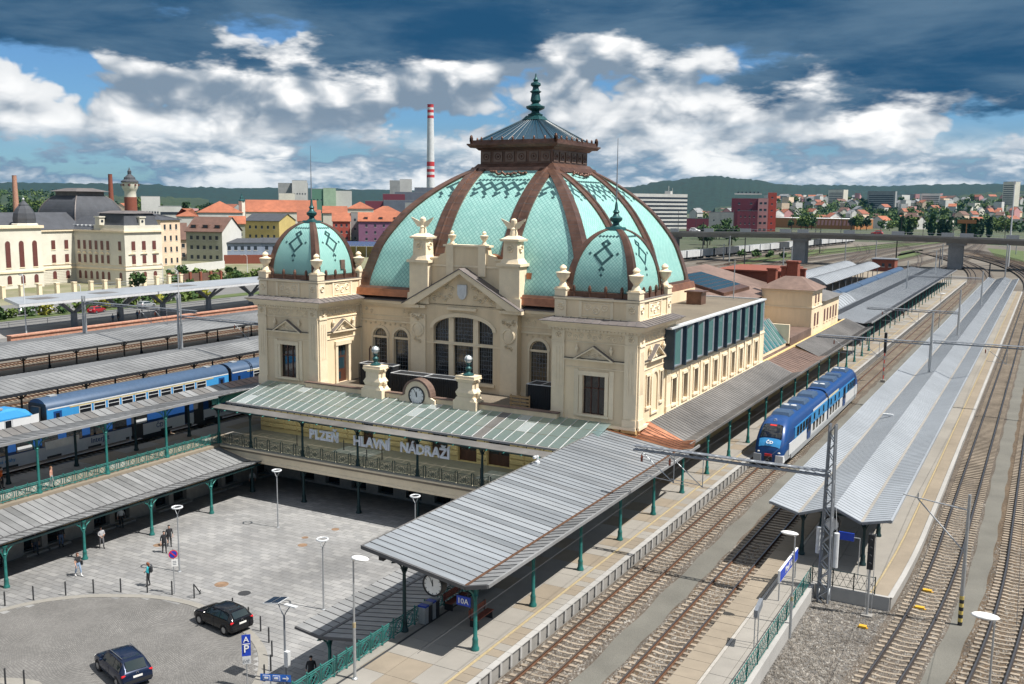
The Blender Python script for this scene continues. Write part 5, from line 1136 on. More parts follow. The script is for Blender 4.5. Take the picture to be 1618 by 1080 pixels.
# ---- terrace over the canopy: parapet, clock, pedestals with globe lamps
part('terrace_floor', MB().box(-60.2, -35.4, 70.9, 77.8, 5.35, 5.6), 'roof_gravel', ST)
part('parapet', MB().box(-61.3, -34.6, 70.5, 70.88, 5.3, 6.05), 'cream', ST); part('parapet_coping', MB().box(-61.4, -34.5, 70.42, 70.96, 6.05, 6.16), 'copper_roof', ST)
for x in (-53.1, -43.2):
    part('pedestal', MB().box(x-1.15, x+1.15, 69.95, 71.3, 5.2, 6.3).frust(x, 70.62, 6.3, 6.6, 1.05, .65, .85, .6).frust(x, 70.62, 6.6, 7.0, .75, .55, .95, .62).frust(x, 70.62, 7.0, 7.35, .95, .62, .72, .52).box(x-.72, x+.72, 70.1, 71.14, 7.35, 7.9).frust(x, 70.62, 7.9, 8.2, .8, .55, 1.02, .68).box(x-.95, x+.95, 70.0, 71.24, 8.2, 8.45), 'cream_trim', ST)
    part('volute', MB().ring((x-.9, 70.62, 6.8), .22, .12, 'y', 10, 5).ring((x+.9, 70.62, 6.8), .22, .12, 'y', 10, 5).ring((x-.95, 70.62, 8.0), .14, .09, 'y', 10, 5).ring((x+.95, 70.62, 8.0), .14, .09, 'y', 10, 5), 'cream_trim', ST)
    lp = part('globe_lamp', MB().lathe((x, 70.62, 8.45), [(.5, 0), (.5, .1), (.3, .2), (.16, .35), (.28, .5), (.3, .65), (.14, .8), (.12, .95), (.24, 1.0), (.2, 1.08)], 10), 'patina', ST, smooth=45)
    part('globe', MB().sphere((x, 70.62, 9.85), .36, n=14, m=10), 'grey_white', lp, smooth=True)
    part('globe_cage', MB().ring((x, 70.62, 9.85), .38, .02, 'y', 14).ring((x, 70.62, 9.85), .38, .02, 'x', 14).ring((x, 70.62, 9.85), .38, .02, 'z', 14), 'patina', lp)
XC = -48.3
m = MB(); m.prism([(XC-1.9, 5.3), (XC+1.9, 5.3), (XC+1.9, 5.9), (XC+1.45, 6.1)]+[(XC+1.35*cos(t*pi/14), 6.2+1.3*sin(t*pi/14)) for t in range(15)]+[(XC-1.45, 6.1), (XC-1.9, 5.9)], 'y', 70.2, 70.9); part('clock_gablet', m, 'cream_trim', ST, fix=True)
m = MB(); pts = [(cos(t*pi/14), sin(t*pi/14)) for t in range(15)]
for (a, b), (c, d) in zip(pts, pts[1:]): m.prism([(XC+1.3*a, 6.2+1.32*b), (XC+1.3*c, 6.2+1.32*d), (XC+1.5*c, 6.2+1.5*d), (XC+1.5*a, 6.2+1.5*b)], 'y', 70.12, 71.0)
part('clock_hood', m, 'copper_roof', ST, fix=True)
def clock(parent, c, r, ax='y', sgn=-1, h=11, mn=56, mat='white'):
    P = (lambda u, z, d: (c[0]+u, c[1]+sgn*d, c[2]+z)) if ax == 'y' else (lambda u, z, d: (c[0]+sgn*d, c[1]+u, c[2]+z))
    n = 24; f = MB().add([P(cos(2*pi*k/n)*r, sin(2*pi*k/n)*r, 0) for k in range(n)], [tuple(range(n))]); o = part('clock_face', f, mat, parent)
    part('clock_rim', MB().ring(P(0, 0, .01), r*1.03, r*.09, ax, 24, 5), 'black', o); k_ = MB()
    for i in range(12):
        t = 2*pi*i/12; a, b = sin(t), cos(t); w = r*.035; k_.add([P(a*r*.78+b*w, b*r*.78-a*w, .012), P(a*r*.92+b*w, b*r*.92-a*w, .012), P(a*r*.92-b*w, b*r*.92+a*w, .012), P(a*r*.78-b*w, b*r*.78+a*w, .012)], [(0, 1, 2, 3)])
    part('hour_marks', k_, 'black', o, kind='stuff')
    for t, l, w in ((2*pi*(h+mn/60)/12, .52, .06), (2*pi*mn/60, .8, .04)):
        a, b = sin(t), cos(t); w *= r; k_ = MB(); k_.add([P(-a*r*.12+b*w, -b*r*.12-a*w, .02), P(a*r*l+b*w*.6, b*r*l-a*w*.6, .02), P(a*r*l-b*w*.6, b*r*l+a*w*.6, .02), P(-a*r*.12-b*w, -b*r*.12+a*w, .02)], [(0, 1, 2, 3)])
        part('clock_hand', k_, 'black', o)
    return o
clock(ST, (XC, 70.17, 6.17), .78)
m = MB(); 
def hvac(x0, x1, y0, y1, z0, z1, label):
    t = thing('air_handling_unit', ((x0+x1)/2, (y0+y1)/2, z0), label, 'ventilation unit'); part('casing', MB().box(x0+.05, x1-.05, y0+.05, y1-.05, z0, z1-.03), 'black', t)
    k = 0; sl = MB().box(-.03, .03, -.03, .03, 0, z1-z0-.1).mesh('slat', 'dark')
    while x0+.2*k < x1: lk('slat', sl, t, (x0+.2*k-(x0+x1)/2, y0-(y0+y1)/2, .03)); k += 1
    part('top_frame', MB().box(x0, x1, y0, y0+.1, z1-.06, z1).box(x0, x1, y1-.1, y1, z1-.06, z1).box(x0, x0+.1, y0+.1, y1-.1, z1-.06, z1).box((x0+x1)/2-.05, (x0+x1)/2+.05, y0+.1, y1-.1, z1-.06, z1).box(x1-.1, x1, y0+.1, y1-.1, z1-.06, z1), 'grey_white', t)
hvac(-53.2, -45.7, 73.0, 74.6, 5.62, 7.4, 'long dark slatted ventilation unit behind the roof clock'); hvac(-38.9, -36.2, 73.2, 75.0, 5.62, 7.75, 'dark slatted ventilation unit beside the right tower'); hvac(-58.0, -54.0, 74.5, 75.8, 5.62, 7.7, 'dark slatted ventilation unit behind the left globe lamp')
t = thing('crate', (-39.2, 72.6, 5.62), 'brown wooden pallet crate on the terrace', 'crate')
for k in range(4): part('board', MB().box(-40.2, -38.2, 72.58, 72.62, 5.64+k*.3, 5.82+k*.3), 'wood_light', t)
for x in (-40.1, -39.2, -38.3): part('upright', MB().box(x-.05, x+.05, 72.63, 72.7, 5.62, 6.8), 'wood_light', t)
solo('plank_stack', MB().box(-43.4, -41.6, 72.0, 72.4, 5.62, 5.72).box(-43.3, -41.8, 72.05, 72.35, 5.72, 5.82), 'wood_light', (-42.5, 72.2, 5.62), 'short stack of pale planks on the terrace', 'planks')
part('rain_pipe', MB().path([(-59.0, 77.5, 5.6), (-59.0, 77.5, 8.6), (-58.7, 77.3, 8.9)], .08, 6).tube((-58.2, 77.4, 5.6), (-58.2, 77.4, 7.2), .12, None, 6), 'copper_roof', ST)
# ---- side wing along the platform
PW = lambda u, z, d: (-27.8-d, u, z)
wy = [79.0+2.95*i for i in range(10)]
m = MB(); holes_wall(m, PW, 78.7, 109.4, 5.2, 9.6, [(y, y+1.05, 6.1, 8.35) for y in wy], .35); part('wing_wall', m, 'cream', ST); s = MB()
for y in wy:
    w = window(ST, PW, y, y+1.05, 6.1, 8.35, 1, 2, d=.28, pane='pane_blue' if 0 else 'pane_dark', zs=[6.1, 7.6, 8.35]); t = MB(); surround(t, PW, y, y+1.05, 6.1, 8.35, .2, .08); part('window_surround', t, 'cream_trim', w)
    slabP(s, PW, y+1.75, y+2.2, 5.7, 8.9, .08)
slabP(s, PW, 78.7, 109.4, 5.2, 5.7, .1); slabP(s, PW, 78.7, 109.4, 8.95, 9.1, .08); part('wing_trim', s, 'cream_trim', ST)
part('wing_core', MB().box(-36.0, -28.2, 78.75, 109.35, 5, 9.6).box(-36, -28.0, 78.75, 107.4, 9.6, 12.75), 'cream', ST)
part('wing_end_wall', MB().box(-36, -27.8, 109.36, 109.5, 5, 9.6), 'cream', ST)
part('wing_roof', MB().box(-35.9, -27.7, 78.75, 107.3, 12.751, 12.86), 'roof_gravel', ST); part('roof_edge', MB().box(-27.72, -27.2, 76.9, 107.5, 12.86, 13.0).box(-36, -27.72, 107.3, 107.5, 12.86, 13.0), 'grey_white', ST)
M('navy_frame', (.022, .045, .075), .4, .2); M('grey_frame', (.26, .29, .33), .45, .2); glass('strip_glass', (.05, .15, .15), .08)
for i in range(10):
    y = 77.1+3.03*i
    b = part('bay_window', MB().box(-27.9, -27.35, y+.02, y+3.0, 9.5, 9.62).box(-27.9, -27.35, y+.02, y+3.0, 12.7, 12.82).box(-27.9, -27.35, y+2.55, y+3.0, 9.62, 12.7), 'grey_frame', ST)
    part('pane', MB().add([(-27.72, y+.3, 9.62), (-27.36, y+2.55, 9.62), (-27.36, y+2.55, 12.7), (-27.72, y+.3, 12.7)], [(0, 1, 2, 3)]), 'strip_glass', b)
    part('fin', MB().box(-27.9, -27.0, y-.02, y+.17, 9.45, 12.88), 'navy_frame', b)
part('roof_vent', MB().box(-33.2, -31.6, 98, 99.6, 12.86, 14.1).box(-33.4, -31.4, 97.8, 99.8, 14.1, 14.25), 'copper', ST)
part('roof_duct', MB().path([(-34.6, 92, 12.9), (-34.6, 92, 14.0), (-34.0, 92.5, 14.2)], .22, 8), 'galv', ST)
part('aerial', MB().tube((-30.5, 106, 12.9), (-30.5, 106, 17.2), .06, .05, 6), 'galv', ST)
# ================================================================ trains
M('train_navy', (.014, .062, .21), .3, .1, var=.06); M('train_blue', (.045, .27, .58), .3, .05, var=.05); M('train_white', (.62, .64, .66), .35, var=.05); M('train_grey', (.30, .32, .34), .45, var=.08); M('train_dark', (.03, .032, .036), .6)
M('train_roof', (.045, .085, .155), .5, .1, var=.12); M('gold', (.50, .40, .16), .4); M('red', (.60, .03, .03), .4); M('lamp_white', (.85, .85, .8), .2); M('train_beige', (.62, .58, .42), .4)
def loft(secs, mats_of=None, cap=True):
    m = MB(); n = len(secs[0]); vs = [p for s in secs for p in s]; fs = []; mi = []
    for k in range(len(secs)-1):
        for i in range(n): j = (i+1) % n; fs.append((k*n+i, k*n+j, (k+1)*n+j, (k+1)*n+i)); mi.append(mats_of(k, i) if mats_of else 0)
    m.v = [tuple(p) for p in vs]; m.f = fs; m.m = mi
    if cap: m.f += [tuple(range(n-1, -1, -1)), tuple((len(secs)-1)*n+i for i in range(n))]; m.m += [mats_of(0, 0) if mats_of else 0]*2
    return m
def bogie(t, x, y, z=0):
    m = MB().box(x-.95, x+.95, y-1.5, y+1.5, .45, .75).box(x-1.05, x-.9, y-1.6, y+1.6, .35, .7).box(x+.9, x+1.05, y-1.6, y+1.6, .35, .7); b = part('bogie', m, 'train_dark', t)
    for dy in (-1.1, 1.1):
        for s in (-1, 1): part('wheel', MB().tube((x+s*.72, y+dy, .43), (x+s*.86, y+dy, .43), .42, None, 16), 'dark_rail', b)
def railcar():
    X, Y0 = -20.85, 85.6; t = thing('railcar', (X, 104, 0), 'two-car blue railcar with rounded nose on the track beside the main platform', 'train')
    def sec(y, w, tp, n=4.0, b=.5):
        pts = []
        for q in (-1, 1): pass
        for i in range(25):
            a = -1+2*i/24; xx = w*math.copysign(abs(a)**.6, a) if 0 else w*sin(a*pi/2); zc = min(1.4, tp*.5); pts.append((X+xx, y, zc+(tp-zc)*max(0, 1-abs(xx/w)**n)**(1/n) if abs(a) < .999 else zc))
        return pts+[(X+w*.97, y, b), (X+w*.4, y, b-.1), (X-w*.4, y, b-.1), (X-w*.97, y, b)]
    prof = [(0, .98, 1.15), (.12, 1.2, 1.75), (.3, 1.3, 2.1), (.6, 1.36, 2.55), (.95, 1.39, 3.0), (1.35, 1.41, 3.4), (1.85, 1.425, 3.72), (2.5, 1.435, 3.95), (3.2, 1.44, 4.02)]
    def body(name, ya, yb, flip, label):
        ss = [sec(ya+(d if flip > 0 else 0), w, tp, 3.2+.5*min(1, d), .5) for d, w, tp in prof] if flip > 0 else [sec(ya, 1.44, 4.02, 3.7)]
        ss += [sec(y, 1.44, 4.02, 3.7) for y in ([ya+3.2+(yb-ya-3.2)*k/4 for k in range(1, 5)] if flip > 0 else [ya+(yb-3.2-ya)*k/4 for k in range(1, 5)])]
        if flip < 0: ss += [sec(yb-d, w, tp, 3.2+.5*min(1, d), .5) for d, w, tp in reversed(prof)]
        def mat(k, i):
            if i >= 24: return 2
            return 0 if 3 <= i <= 20 else 0
        return part(name, loft(ss, mat), ['train_navy', 'train_blue', 'train_grey'], t, smooth=40, label=label)
    YM = 104.3; YE = 123.2
    body('car_body', Y0, YM-.35, 1, 'front car'); body('car_body', YM+.35, YE, -1, 'rear car')
    part('gangway', MB().box(X-1.25, X+1.25, YM-.36, YM+.36, .9, 3.6), 'train_dark', t)
    side = X+1.445
    for s, sx in ((1, side), (-1, X-1.445)):
        P = lambda u, z, d, s=s, sx=sx: (sx-s*d, u, z)
        def panel(name, a, b, c, e, mat, d=.012, parent=t): m = MB(); slabP(m, P, a, b, c, e, d, .05); return part(name, m, mat, parent)
        panel('blue_band', 89.2, YM-.4, 1.95, 3.02, 'train_blue'); panel('blue_band', YM+.4, 119.6, 1.95, 3.02, 'train_blue')
        panel('white_band', 87.2, 94.2, .85, 1.93, 'train_white'); panel('white_band', 96.2, YM-.4, .95, 1.93, 'train_white'); panel('white_band', YM+.4, 112.4, .95, 1.93, 'train_white'); panel('white_band', 114.4, 121.6, .85, 1.93, 'train_white'); panel('skirt', 88, 121, .38, .84, 'train_grey', .02)
        panel('pale_stripe', 97.0, 104, 3.06, 3.3, 'train_white', -.03); panel('pale_stripe', 104.6, 110, 3.06, 3.3, 'train_beige', -.03)
        for y in (90.0, 91.2, 92.4, 93.6, 97.0, 98.5, 100.0, 101.5, 105.3, 106.8, 108.3, 109.8, 115.2, 116.4, 117.6, 118.8): panel('window', y, y+.85, 2.05, 2.92, 'pane_dark', .03) if y < 96 or y > 114 else panel('window', y, y+.95, 1.15, 1.9 if y > 200 else 2.0, 'pane_dark', .03)
        for y in (97.2, 99.4, 101.6, 105.5, 107.7, 109.9): panel('window', y, y+.6, 2.25, 2.9, 'pane_dark', .03)
        for y in (94.6, 112.7): d_ = panel('door', y, y+1.35, .75, 2.98, 'train_navy', .03); panel('pane', y+.15, y+.6, 1.5, 2.8, 'pane_dark', .045, d_); panel('pane', y+.75, y+1.2, 1.5, 2.8, 'pane_dark', .045, d_)
    # windscreen and nose
    def nose(y, x, off): 
        d = y-Y0
        for (d0, w0, t0), (d1, w1, t1) in zip(prof, prof[1:]):
            if d <= d1: k = (d-d0)/(d1-d0); w = w0+(w1-w0)*k; tp = t0+(t1-t0)*k; break
        n = 3.2+.5*min(1, d); zc = min(1.4, tp*.5); return (X+x, y-off*.8, zc+(tp-zc)*max(0, 1-abs(x/w)**n)**(1/n)+off*.55)
    def nosepatch(name, ya, yb, wa, wb, mat, off=.035, parent=t):
        m = MB(); m.sheet(lambda u, v: nose(ya+(yb-ya)*v, (u*2-1)*(wa+(wb-wa)*v), off), 10, 8); return part(name, m, mat, parent, smooth=True)
    ws = nosepatch('windscreen', Y0+.62, Y0+1.62, .98, .86, 'pane_dark', .05); nosepatch('destination_display', Y0+1.4, Y0+1.55, .3, .3, 'red', .075, ws)
    nosepatch('nose_panel', Y0+.16, Y0+.55, .95, .98, 'train_blue', .04)
    m = MB(); c = nose(Y0+.3, 0, .09); lg = lk('emblem', text_mesh('ČD', .42, .02, 'white', .02), t, (c[0]-X, c[1]-104, c[2]+.02)); lg.rotation_euler = (R(42), 0, 0)
    part('headlight', MB().sphere((X-.9, Y0+.12, 1.3), .16, .1, .09, 8, 6), 'lamp_white', t); part('headlight', MB().sphere((X+.9, Y0+.12, 1.3), .16, .1, .09, 8, 6), 'lamp_white', t); part('top_light', MB().ring((X, Y0+2.0, 3.86), .12, .05, 'y', 10), 'grey_white', t)
    part('coupler', MB().box(X-.35, X+.35, Y0-.15, Y0+.5, .62, .95).tube((X, Y0-.35, .6), (X, Y0+.3, .6), .14, None, 8), 'train_dark', t); part('coupler_cover', MB().box(X-.3, X+.3, Y0-.18, Y0-.1, .98, 1.2), 'red', t)
    for s in (-1, 1): part('bumper_fairing', MB().frust(X+s*.98, Y0+.25, .45, 1.1, .36, .4, .33, .33), 'train_white' if s > 0 else 'train_grey', t)
    part('snow_plough', MB().box(X-1.1, X+1.1, Y0+.3, Y0+.5, .15, .5), 'train_dark', t)
    for k, (y, l) in enumerate(((89.3, 2.0), (92.5, 1.6), (95.5, 2.4), (99.3, 2.6), (105.6, 2.6), (109.8, 2.4), (113, 1.6), (117, 2.2))):
        part('roof_unit', MB().frust(X, y+l/2, 3.95, 4.28, .85, l/2, .7, l/2-.2), 'train_roof', t)
        if k % 3 == 1: part('roof_fan', MB().lathe((X-.35, y+.6, 4.28), [(.28, 0), (.28, .06), (.1, .07)], 10).lathe((X+.35, y+.6, 4.28), [(.28, 0), (.28, .06), (.1, .07)], 10), 'grey_white', t)
    for y in (88.6, 101.8, 106.6, 119.8): bogie(t, X, y)
railcar()
def coach(X, y0, y1, label, style, lt=None, detail=True):
    t = thing('railway_carriage', (X, (y0+y1)/2, 0), label, 'carriage'); w = 1.42; top = 4.05 if style != 'double' else 3.8
    def sec(y, sc=1.0):
        p = []
        for i in range(17):
            a = -1+2*i/16; xx = w*sc*sin(a*pi/2); p.append((X+xx, y, 3.1+(top-3.1)*math.sqrt(max(0, 1-(xx/(w*sc))**2)) if abs(a) < .999 else 3.1))
        return p+[(X+w*sc, y, 2.0), (X+w*sc, y, .95), (X+w*.6, y, .8), (X-w*.6, y, .8), (X-w*sc, y, .95), (X-w*sc, y, 2.0)]
    part('carriage_body', loft([sec(y0, .97), sec(y0+.08), sec(y1-.08), sec(y1, .97)], lambda k, i: 0 if i < 16 else 1), ['train_roof', 'train_blue' if style == 'blue' else 'train_navy' if style != 'double' else 'train_navy'], t, smooth=35)
    P = lambda u, z, d: (X+w-d, u, z)
    def panel(name, a, b, c, e, mat, d=.012, parent=t): m = MB(); slabP(m, P, a, b, c, e, d, .05); return part(name, m, mat, parent)
    if style == 'double':
        panel('lower_band', y0+.1, y1-.1, .95, 2.0, 'train_white', .015); n = int((y1-y0-5)/2.4)
        for i in range(n):
            y = y0+2.6+i*2.4; wv = panel('window', y, y+1.55, 2.1, 3.05, 'pane_dark', .03)
            if i in (2, 7): panel('blind', y+.1, y+1.45, 2.15, 2.55, 'grey_white', .04, wv)
        for y in (y0+.6, y1-6.5): d_ = panel('door', y, y+1.3, .8, 2.95, 'train_dark', .02); panel('step_side', y-.3, y-.1, .8, 1.6, 'train_white', .04, d_)
        for body, y, z, s, mt in (('ČD', y0+4.2, 1.55, .75, 'train_navy'), ('České dráhy', y0+6.2, 1.6, .42, 'train_blue'), ('InterJet', y0+15.6, 1.6, .65, 'train_navy'), ('ČD', y1-3.2, 1.55, .6, 'train_navy')):
            o = lk('lettering', text_mesh(body, s, .01, mt, .01), t, (w+.03, y-(y0+y1)/2, z)); o.rotation_euler = (R(90), 0, R(90))
        for k in range(6): panel('vent_cutout', y0+2+k*4.1, y0+3.4+k*4.1, .95, 1.15, 'train_dark', .02)
    else:
        panel('white_line', y0+.1, y1-.1, 3.02, 3.14, 'train_white', .02); panel('gold_line', y0+2.5, y1-2.4, 2.88, 2.98, 'gold', .02)
        bk = 'train_blue' if style == 'blue' else 'train_navy'; n = 10; y = y0+3.4; L = (y1-y0-6.8)/n
        for i in range(n):
            wv = panel('window', y+i*L+.2, y+i*L+.2+1.3, 1.85, 2.82, 'pane_dark', .02); panel('frame', y+i*L+.12, y+i*L+.2, 1.8, 2.86, 'grey_white', .03, wv); panel('frame', y+i*L+1.5, y+i*L+1.58, 1.8, 2.86, 'grey_white', .03, wv); panel('frame', y+i*L+.2, y+i*L+1.5, 2.82, 2.88, 'grey_white', .03, wv); panel('frame', y+i*L+.2, y+i*L+1.5, 2.48, 2.54, 'grey_white', .03, wv)
        for y in (y0+.7, y1-1.6): d_ = panel('door', y, y+.9, 1.0, 2.8, 'train_navy', .015); panel('pane', y+.25, y+.65, 1.9, 2.6, 'pane_dark', .03, d_)
        panel('skirt', y0+.1, y1-.1, .95, 1.2, 'train_navy', .01)
    part('end_gangway', MB().box(X-.6, X+.6, y0-.25, y0, 1.0, 3.3), 'train_dark', t); part('end_wall', MB().box(X-1.3, X+1.3, y0-.03, y0-.005, 1.0, 3.6), 'train_dark', t)
    part('roof_vents', MB().box(X-.3, X+.3, y0+1.2, y0+2.0, top-.02, top+.08).box(X-.3, X+.3, y1-2.4, y1-1.7, top-.02, top+.08), 'train_grey', t)
    for y in (y0+3.2, y1-3.2): bogie(t, X, y)
    return t
coach(-75.85, 42.0, 67.6, 'shaded white and navy carriage lettered InterJet beside the left platform', 'double'); coach(-75.85, 68.1, 93, 'navy and white carriage behind the InterJet carriage', 'double')
coach(-75.85, 16.4, 41.5, 'shaded carriage at the left edge, in front of the InterJet carriage', 'double')
coach(-84.6, 58.6, 82.3, 'sky-blue carriage with gold stripe beside the white locomotive', 'blue'); coach(-84.6, 82.8, 106.5, 'dark navy carriage behind the sky-blue carriage', 'navy')
def loco():
    X, y0, y1 = -84.6, 39.5, 57.9; t = thing('locomotive', (X, 49, 0), 'white and blue electric locomotive at the left edge', 'locomotive')
    def sec(y, z, w=1.45, tp=3.75): return [(X-w, y, 1.0), (X-w, y, 2.9), (X-w*.8, y, tp-.15), (X-w*.5, y, tp), (X+w*.5, y, tp), (X+w*.8, y, tp-.15), (X+w, y, 2.9), (X+w, y, 1.0)]
    part('body', loft([sec(y0, 0, 1.3, 3.2), sec(y0+1.6, 0), sec(y1-2.2, 0), sec(y1-1.0, 0, 1.42, 3.4), sec(y1, 0, 1.2, 2.5)], lambda k, i: 1 if i in (1, 2, 3, 4, 5) else 0), ['train_white', 'train_blue'], t)
    P = lambda u, z, d: (X+1.45-d, u, z)
    for a, b, c, e, mt, nm in ((y1-3.6, y1-3.0, 2.1, 2.8, 'pane_dark', 'window'), (y1-3.7, y1-3.66, 1.1, 2.9, 'train_grey', 'door_edge'), (y1-2.9, y1-2.86, 1.1, 2.9, 'train_grey', 'door_edge'), (y0, y1-1, 2.86, 3.0, 'train_blue', 'blue_line')): m = MB(); slabP(m, P, a, b, c, e, .015, .05); part(nm, m, mt, t)
    part('roof_deck', MB().box(X-.9, X+.9, y0+2, y1-3.4, 3.76, 3.95), 'train_grey', t); part('roof_gear', MB().path([(X-.6, y1-6, 4.0), (X+.6, y1-6, 4.0), (X, y1-7.2, 4.7), (X-.6, y1-6, 4.0)], .05, 5).tube((X-.8, y1-7.2, 4.75), (X+.8, y1-7.2, 4.75), .05, None, 5).sphere((X-.5, y1-5, 4.1), .12).sphere((X+.5, y1-5, 4.1), .12), 'brick', t)
    for y in (y0+4, y1-4.5): bogie(t, X, y)
loco()
# ================================================================ cars
M('paint_black', (.012, .013, .016), .12, .3, var=.05); M('paint_navy', (.012, .022, .055), .15, .4, var=.05); M('tyre', (.018, .018, .02), .8); M('rim', (.38, .39, .40), .35, .8); M('tail_light', (.55, .015, .02), .2); M('plate', (.72, .72, .70), .5)
glass('car_glass', (.02, .03, .032), .05)
def car(name, loc, rz, paint, label, L=4.2, W=1.76, H=1.48, suv=False, cat='car', group=None):
    t = thing(name, loc, label, cat, group, rz=rz); hw = W/2; h = H
    # (x, half width, sill z, belt z, top z, top half width); x forward
    S_ = [(-.5, .86, .42, .62, .66, .7), (-.495, .93, .30, .80, .86, .78), (-.475, .96, .25, .95, 1.0, .82), (-.44, .98, .22, 1.0, 1.14, .74), (-.385, .99, .2, 1.0, h-.10, .68), (-.33, 1.0, .2, .99, h-.02, .67), (-.2, 1.0, .2, .97, h, .68), (-.05, 1.0, .2, .96, h, .69), (.05, 1.0, .2, .95, h-.05, .68), (.13, 1.0, .2, .94, h-.22, .70), (.22, 1.0, .2, .93, .99, .76), (.3, .99, .2, .88, .94, .78), (.4, .97, .22, .80, .86, .76), (.46, .93, .25, .70, .76, .72), (.49, .86, .3, .6, .64, .66), (.5, .78, .36, .55, .58, .6)]
    ss = []
    for x, w, zs, zb, zt, wt in S_:
        w *= hw; wt *= hw; x *= L
        half = [(w*.9, zs), (w, zs+.14), (w*1.0, (zs+zb)/2), (w*.985, zb-.06), (w*.95, zb), (wt+(w*.95-wt)*.12, zt-(zt-zb)*.1), (wt*.86, zt-.005), (wt*.4, zt+.012)]
        ss.append([(x, -a, b) for a, b in half]+[(x, a, b) for a, b in reversed(half)])
    me = loft(ss).mesh('body', paint, smooth=38); fixn(me); lk('body', me, t)
    def quadp(nm, pts, mat, sm=False): m = MB(); m.add(pts, [tuple(range(len(pts)))]); lk(nm, m.mesh(nm, mat), t)
    def S(i): x, w, zs, zb, zt, wt = S_[i]; return x*L, w*hw, zb, zt, wt*hw
    def up(i, f, k): # point on the upper side at fraction f from belt to top, side k
        x, w, zb, zt, wt = S(i); a = (w*.95, zb); b = (wt+(w*.95-wt)*.12, zt-(zt-zb)*.1); return (x, k*(a[0]+(b[0]-a[0])*f+.012), a[1]+(b[1]-a[1])*f)
    for k in (-1, 1):
        for idx in ((4, 5, 6), (6, 7, 8, 9)):
            pts = [up(i, .1, k) for i in idx]+[up(i, .88 if i not in (4, 9) else .6, k) for i in reversed(idx)]
            if idx[0] == 6: pts = [(p[0]+(.05 if i in (0, len(pts)-1) else 0), p[1], p[2]) for i, p in enumerate(pts)]
            quadp('window', pts, 'car_glass')
        quadp('tail_light', [(-.492*L, k*hw*.62, .80), (-.485*L, k*hw*.93, .76), (-.475*L, k*hw*.97, .95), (-.478*L, k*hw*.68, .98)], 'tail_light'); lk('tail_light', MB().sphere((-.478*L, k*hw*.82, .87), .06, .15, .09, 8, 6).mesh('tail_light', 'tail_light'), t)
        lk('headlight', MB().sphere((.462*L, k*hw*.74, .66), .08, .16, .07, 8, 6).mesh('headlight', 'lamp_white'), t); lk('mirror', MB().sphere((.14*L, k*hw*1.08, 1.0), .07, .11, .075, 8, 6).mesh('mirror', paint), t)
        if suv: lk('roof_rail', MB().tube((-.33*L, k*hw*.62, h+.03), (.06*L, k*hw*.64, h+.01), .022, None, 6).mesh('roof_rail', 'rim'), t)
        lk('door_line', MB().box(-.06*L, -.056*L, k*hw*1.0-.006, k*hw*1.0+.006, .35, .9).mesh('door_line', 'black'), t)
        for x in (-.31, .31):
            wm = lk('wheel', MB().tube((0, k*-.02, 0), (0, k*.19, 0), .31, None, 18).mesh('wheel', 'tyre'), t, (x*L, k*(hw-.19), .31)); lk('rim', MB().tube((0, k*.191, 0), (0, k*.20, 0), .2, None, 10).mesh('rim', 'rim'), wm)
            lk('wheel_arch', MB().tube((0, k*.0, 0), (0, k*.165, 0), .37, None, 18).mesh('wheel_arch', 'tyre'), t, (x*L, k*(hw-.165), .33))
    a, b = S(9), S(10)
    wsx = lambda i, f, o: None
    def top(i, y, dz=.016): x, w, zb, zt, wt = S(i); return (x, y*wt*.86, zt+dz)
    quadp('windscreen', [(.21*L, -.72*hw, 1.005), (.21*L, .72*hw, 1.005), (.135*L, .62*hw, h-.215), (.06*L, .58*hw, h-.05), (.06*L, -.58*hw, h-.05), (.135*L, -.62*hw, h-.215)], 'car_glass')
    rw = [(-.462*L, -.62*hw, 1.06), (-.462*L, .62*hw, 1.06), (-.388*L, .58*hw, h-.095), (-.388*L, -.58*hw, h-.095)]; quadp('rear_window', [(x-.03, y, z+.02) for x, y, z in rw], 'car_glass')
    quadp('sunroof', [top(5, -.8), top(8, -.8), top(8, .8), top(5, .8)], 'car_glass')
    lk('number_plate', MB().box(-.503*L, -.496*L, -.26, .26, .70, .81).mesh('number_plate', 'plate'), t); lk('rear_bumper', MB().box(-.503*L, -.47*L, -hw*.86, hw*.86, .40, .58).mesh('rear_bumper', 'black' if suv else paint), t)
    lk('badge', MB().ring((-.490*L, 0, .93), .06, .012, 'x', 10).mesh('badge', 'rim'), t); lk('wiper', MB().tube((-.468*L, 0, 1.06), (-.44*L, .25, 1.18), .012, None, 4).mesh('wiper', 'black'), t)
    return t
def two(pxa, pya, pxb, pyb, z=PZ): a = G(pxa, pya, z); b = G(pxb, pyb, z); return a, b
pf = G(150+910/5.393, 880+565/5.393, PZ); pr = G(150+1112/5.393, 880+655/5.393, PZ)           # near-side wheels of the hatchback
d = (pf-pr); rz1 = math.atan2(d.y, d.x); nrm = Vector((sin(rz1), -cos(rz1), 0)); c = (pf+pr)/2 - nrm*(-.72 if nrm.dot(-pf) < 0 else .72)
car('parked_car', (c.x, c.y, PZ), rz1, 'paint_black', 'black hatchback parked at the curved edge of the cobbled road', 4.1)
pf = G(150+62/5.393, 880+975/5.393, PZ); pr = G(150+190/5.393, 880+1095/5.393, PZ); d = (pf-pr); rz2 = math.atan2(d.y, d.x); nrm = Vector((sin(rz2), -cos(rz2), 0)); c = (pf+pr)/2 - nrm*(-.75 if nrm.dot(-pf) < 0 else .75)
car('parked_car', (c.x, c.y, PZ), rz2, 'paint_navy', 'dark navy estate with silver roof rails at the bottom left', 4.4, 1.8, 1.6, True)
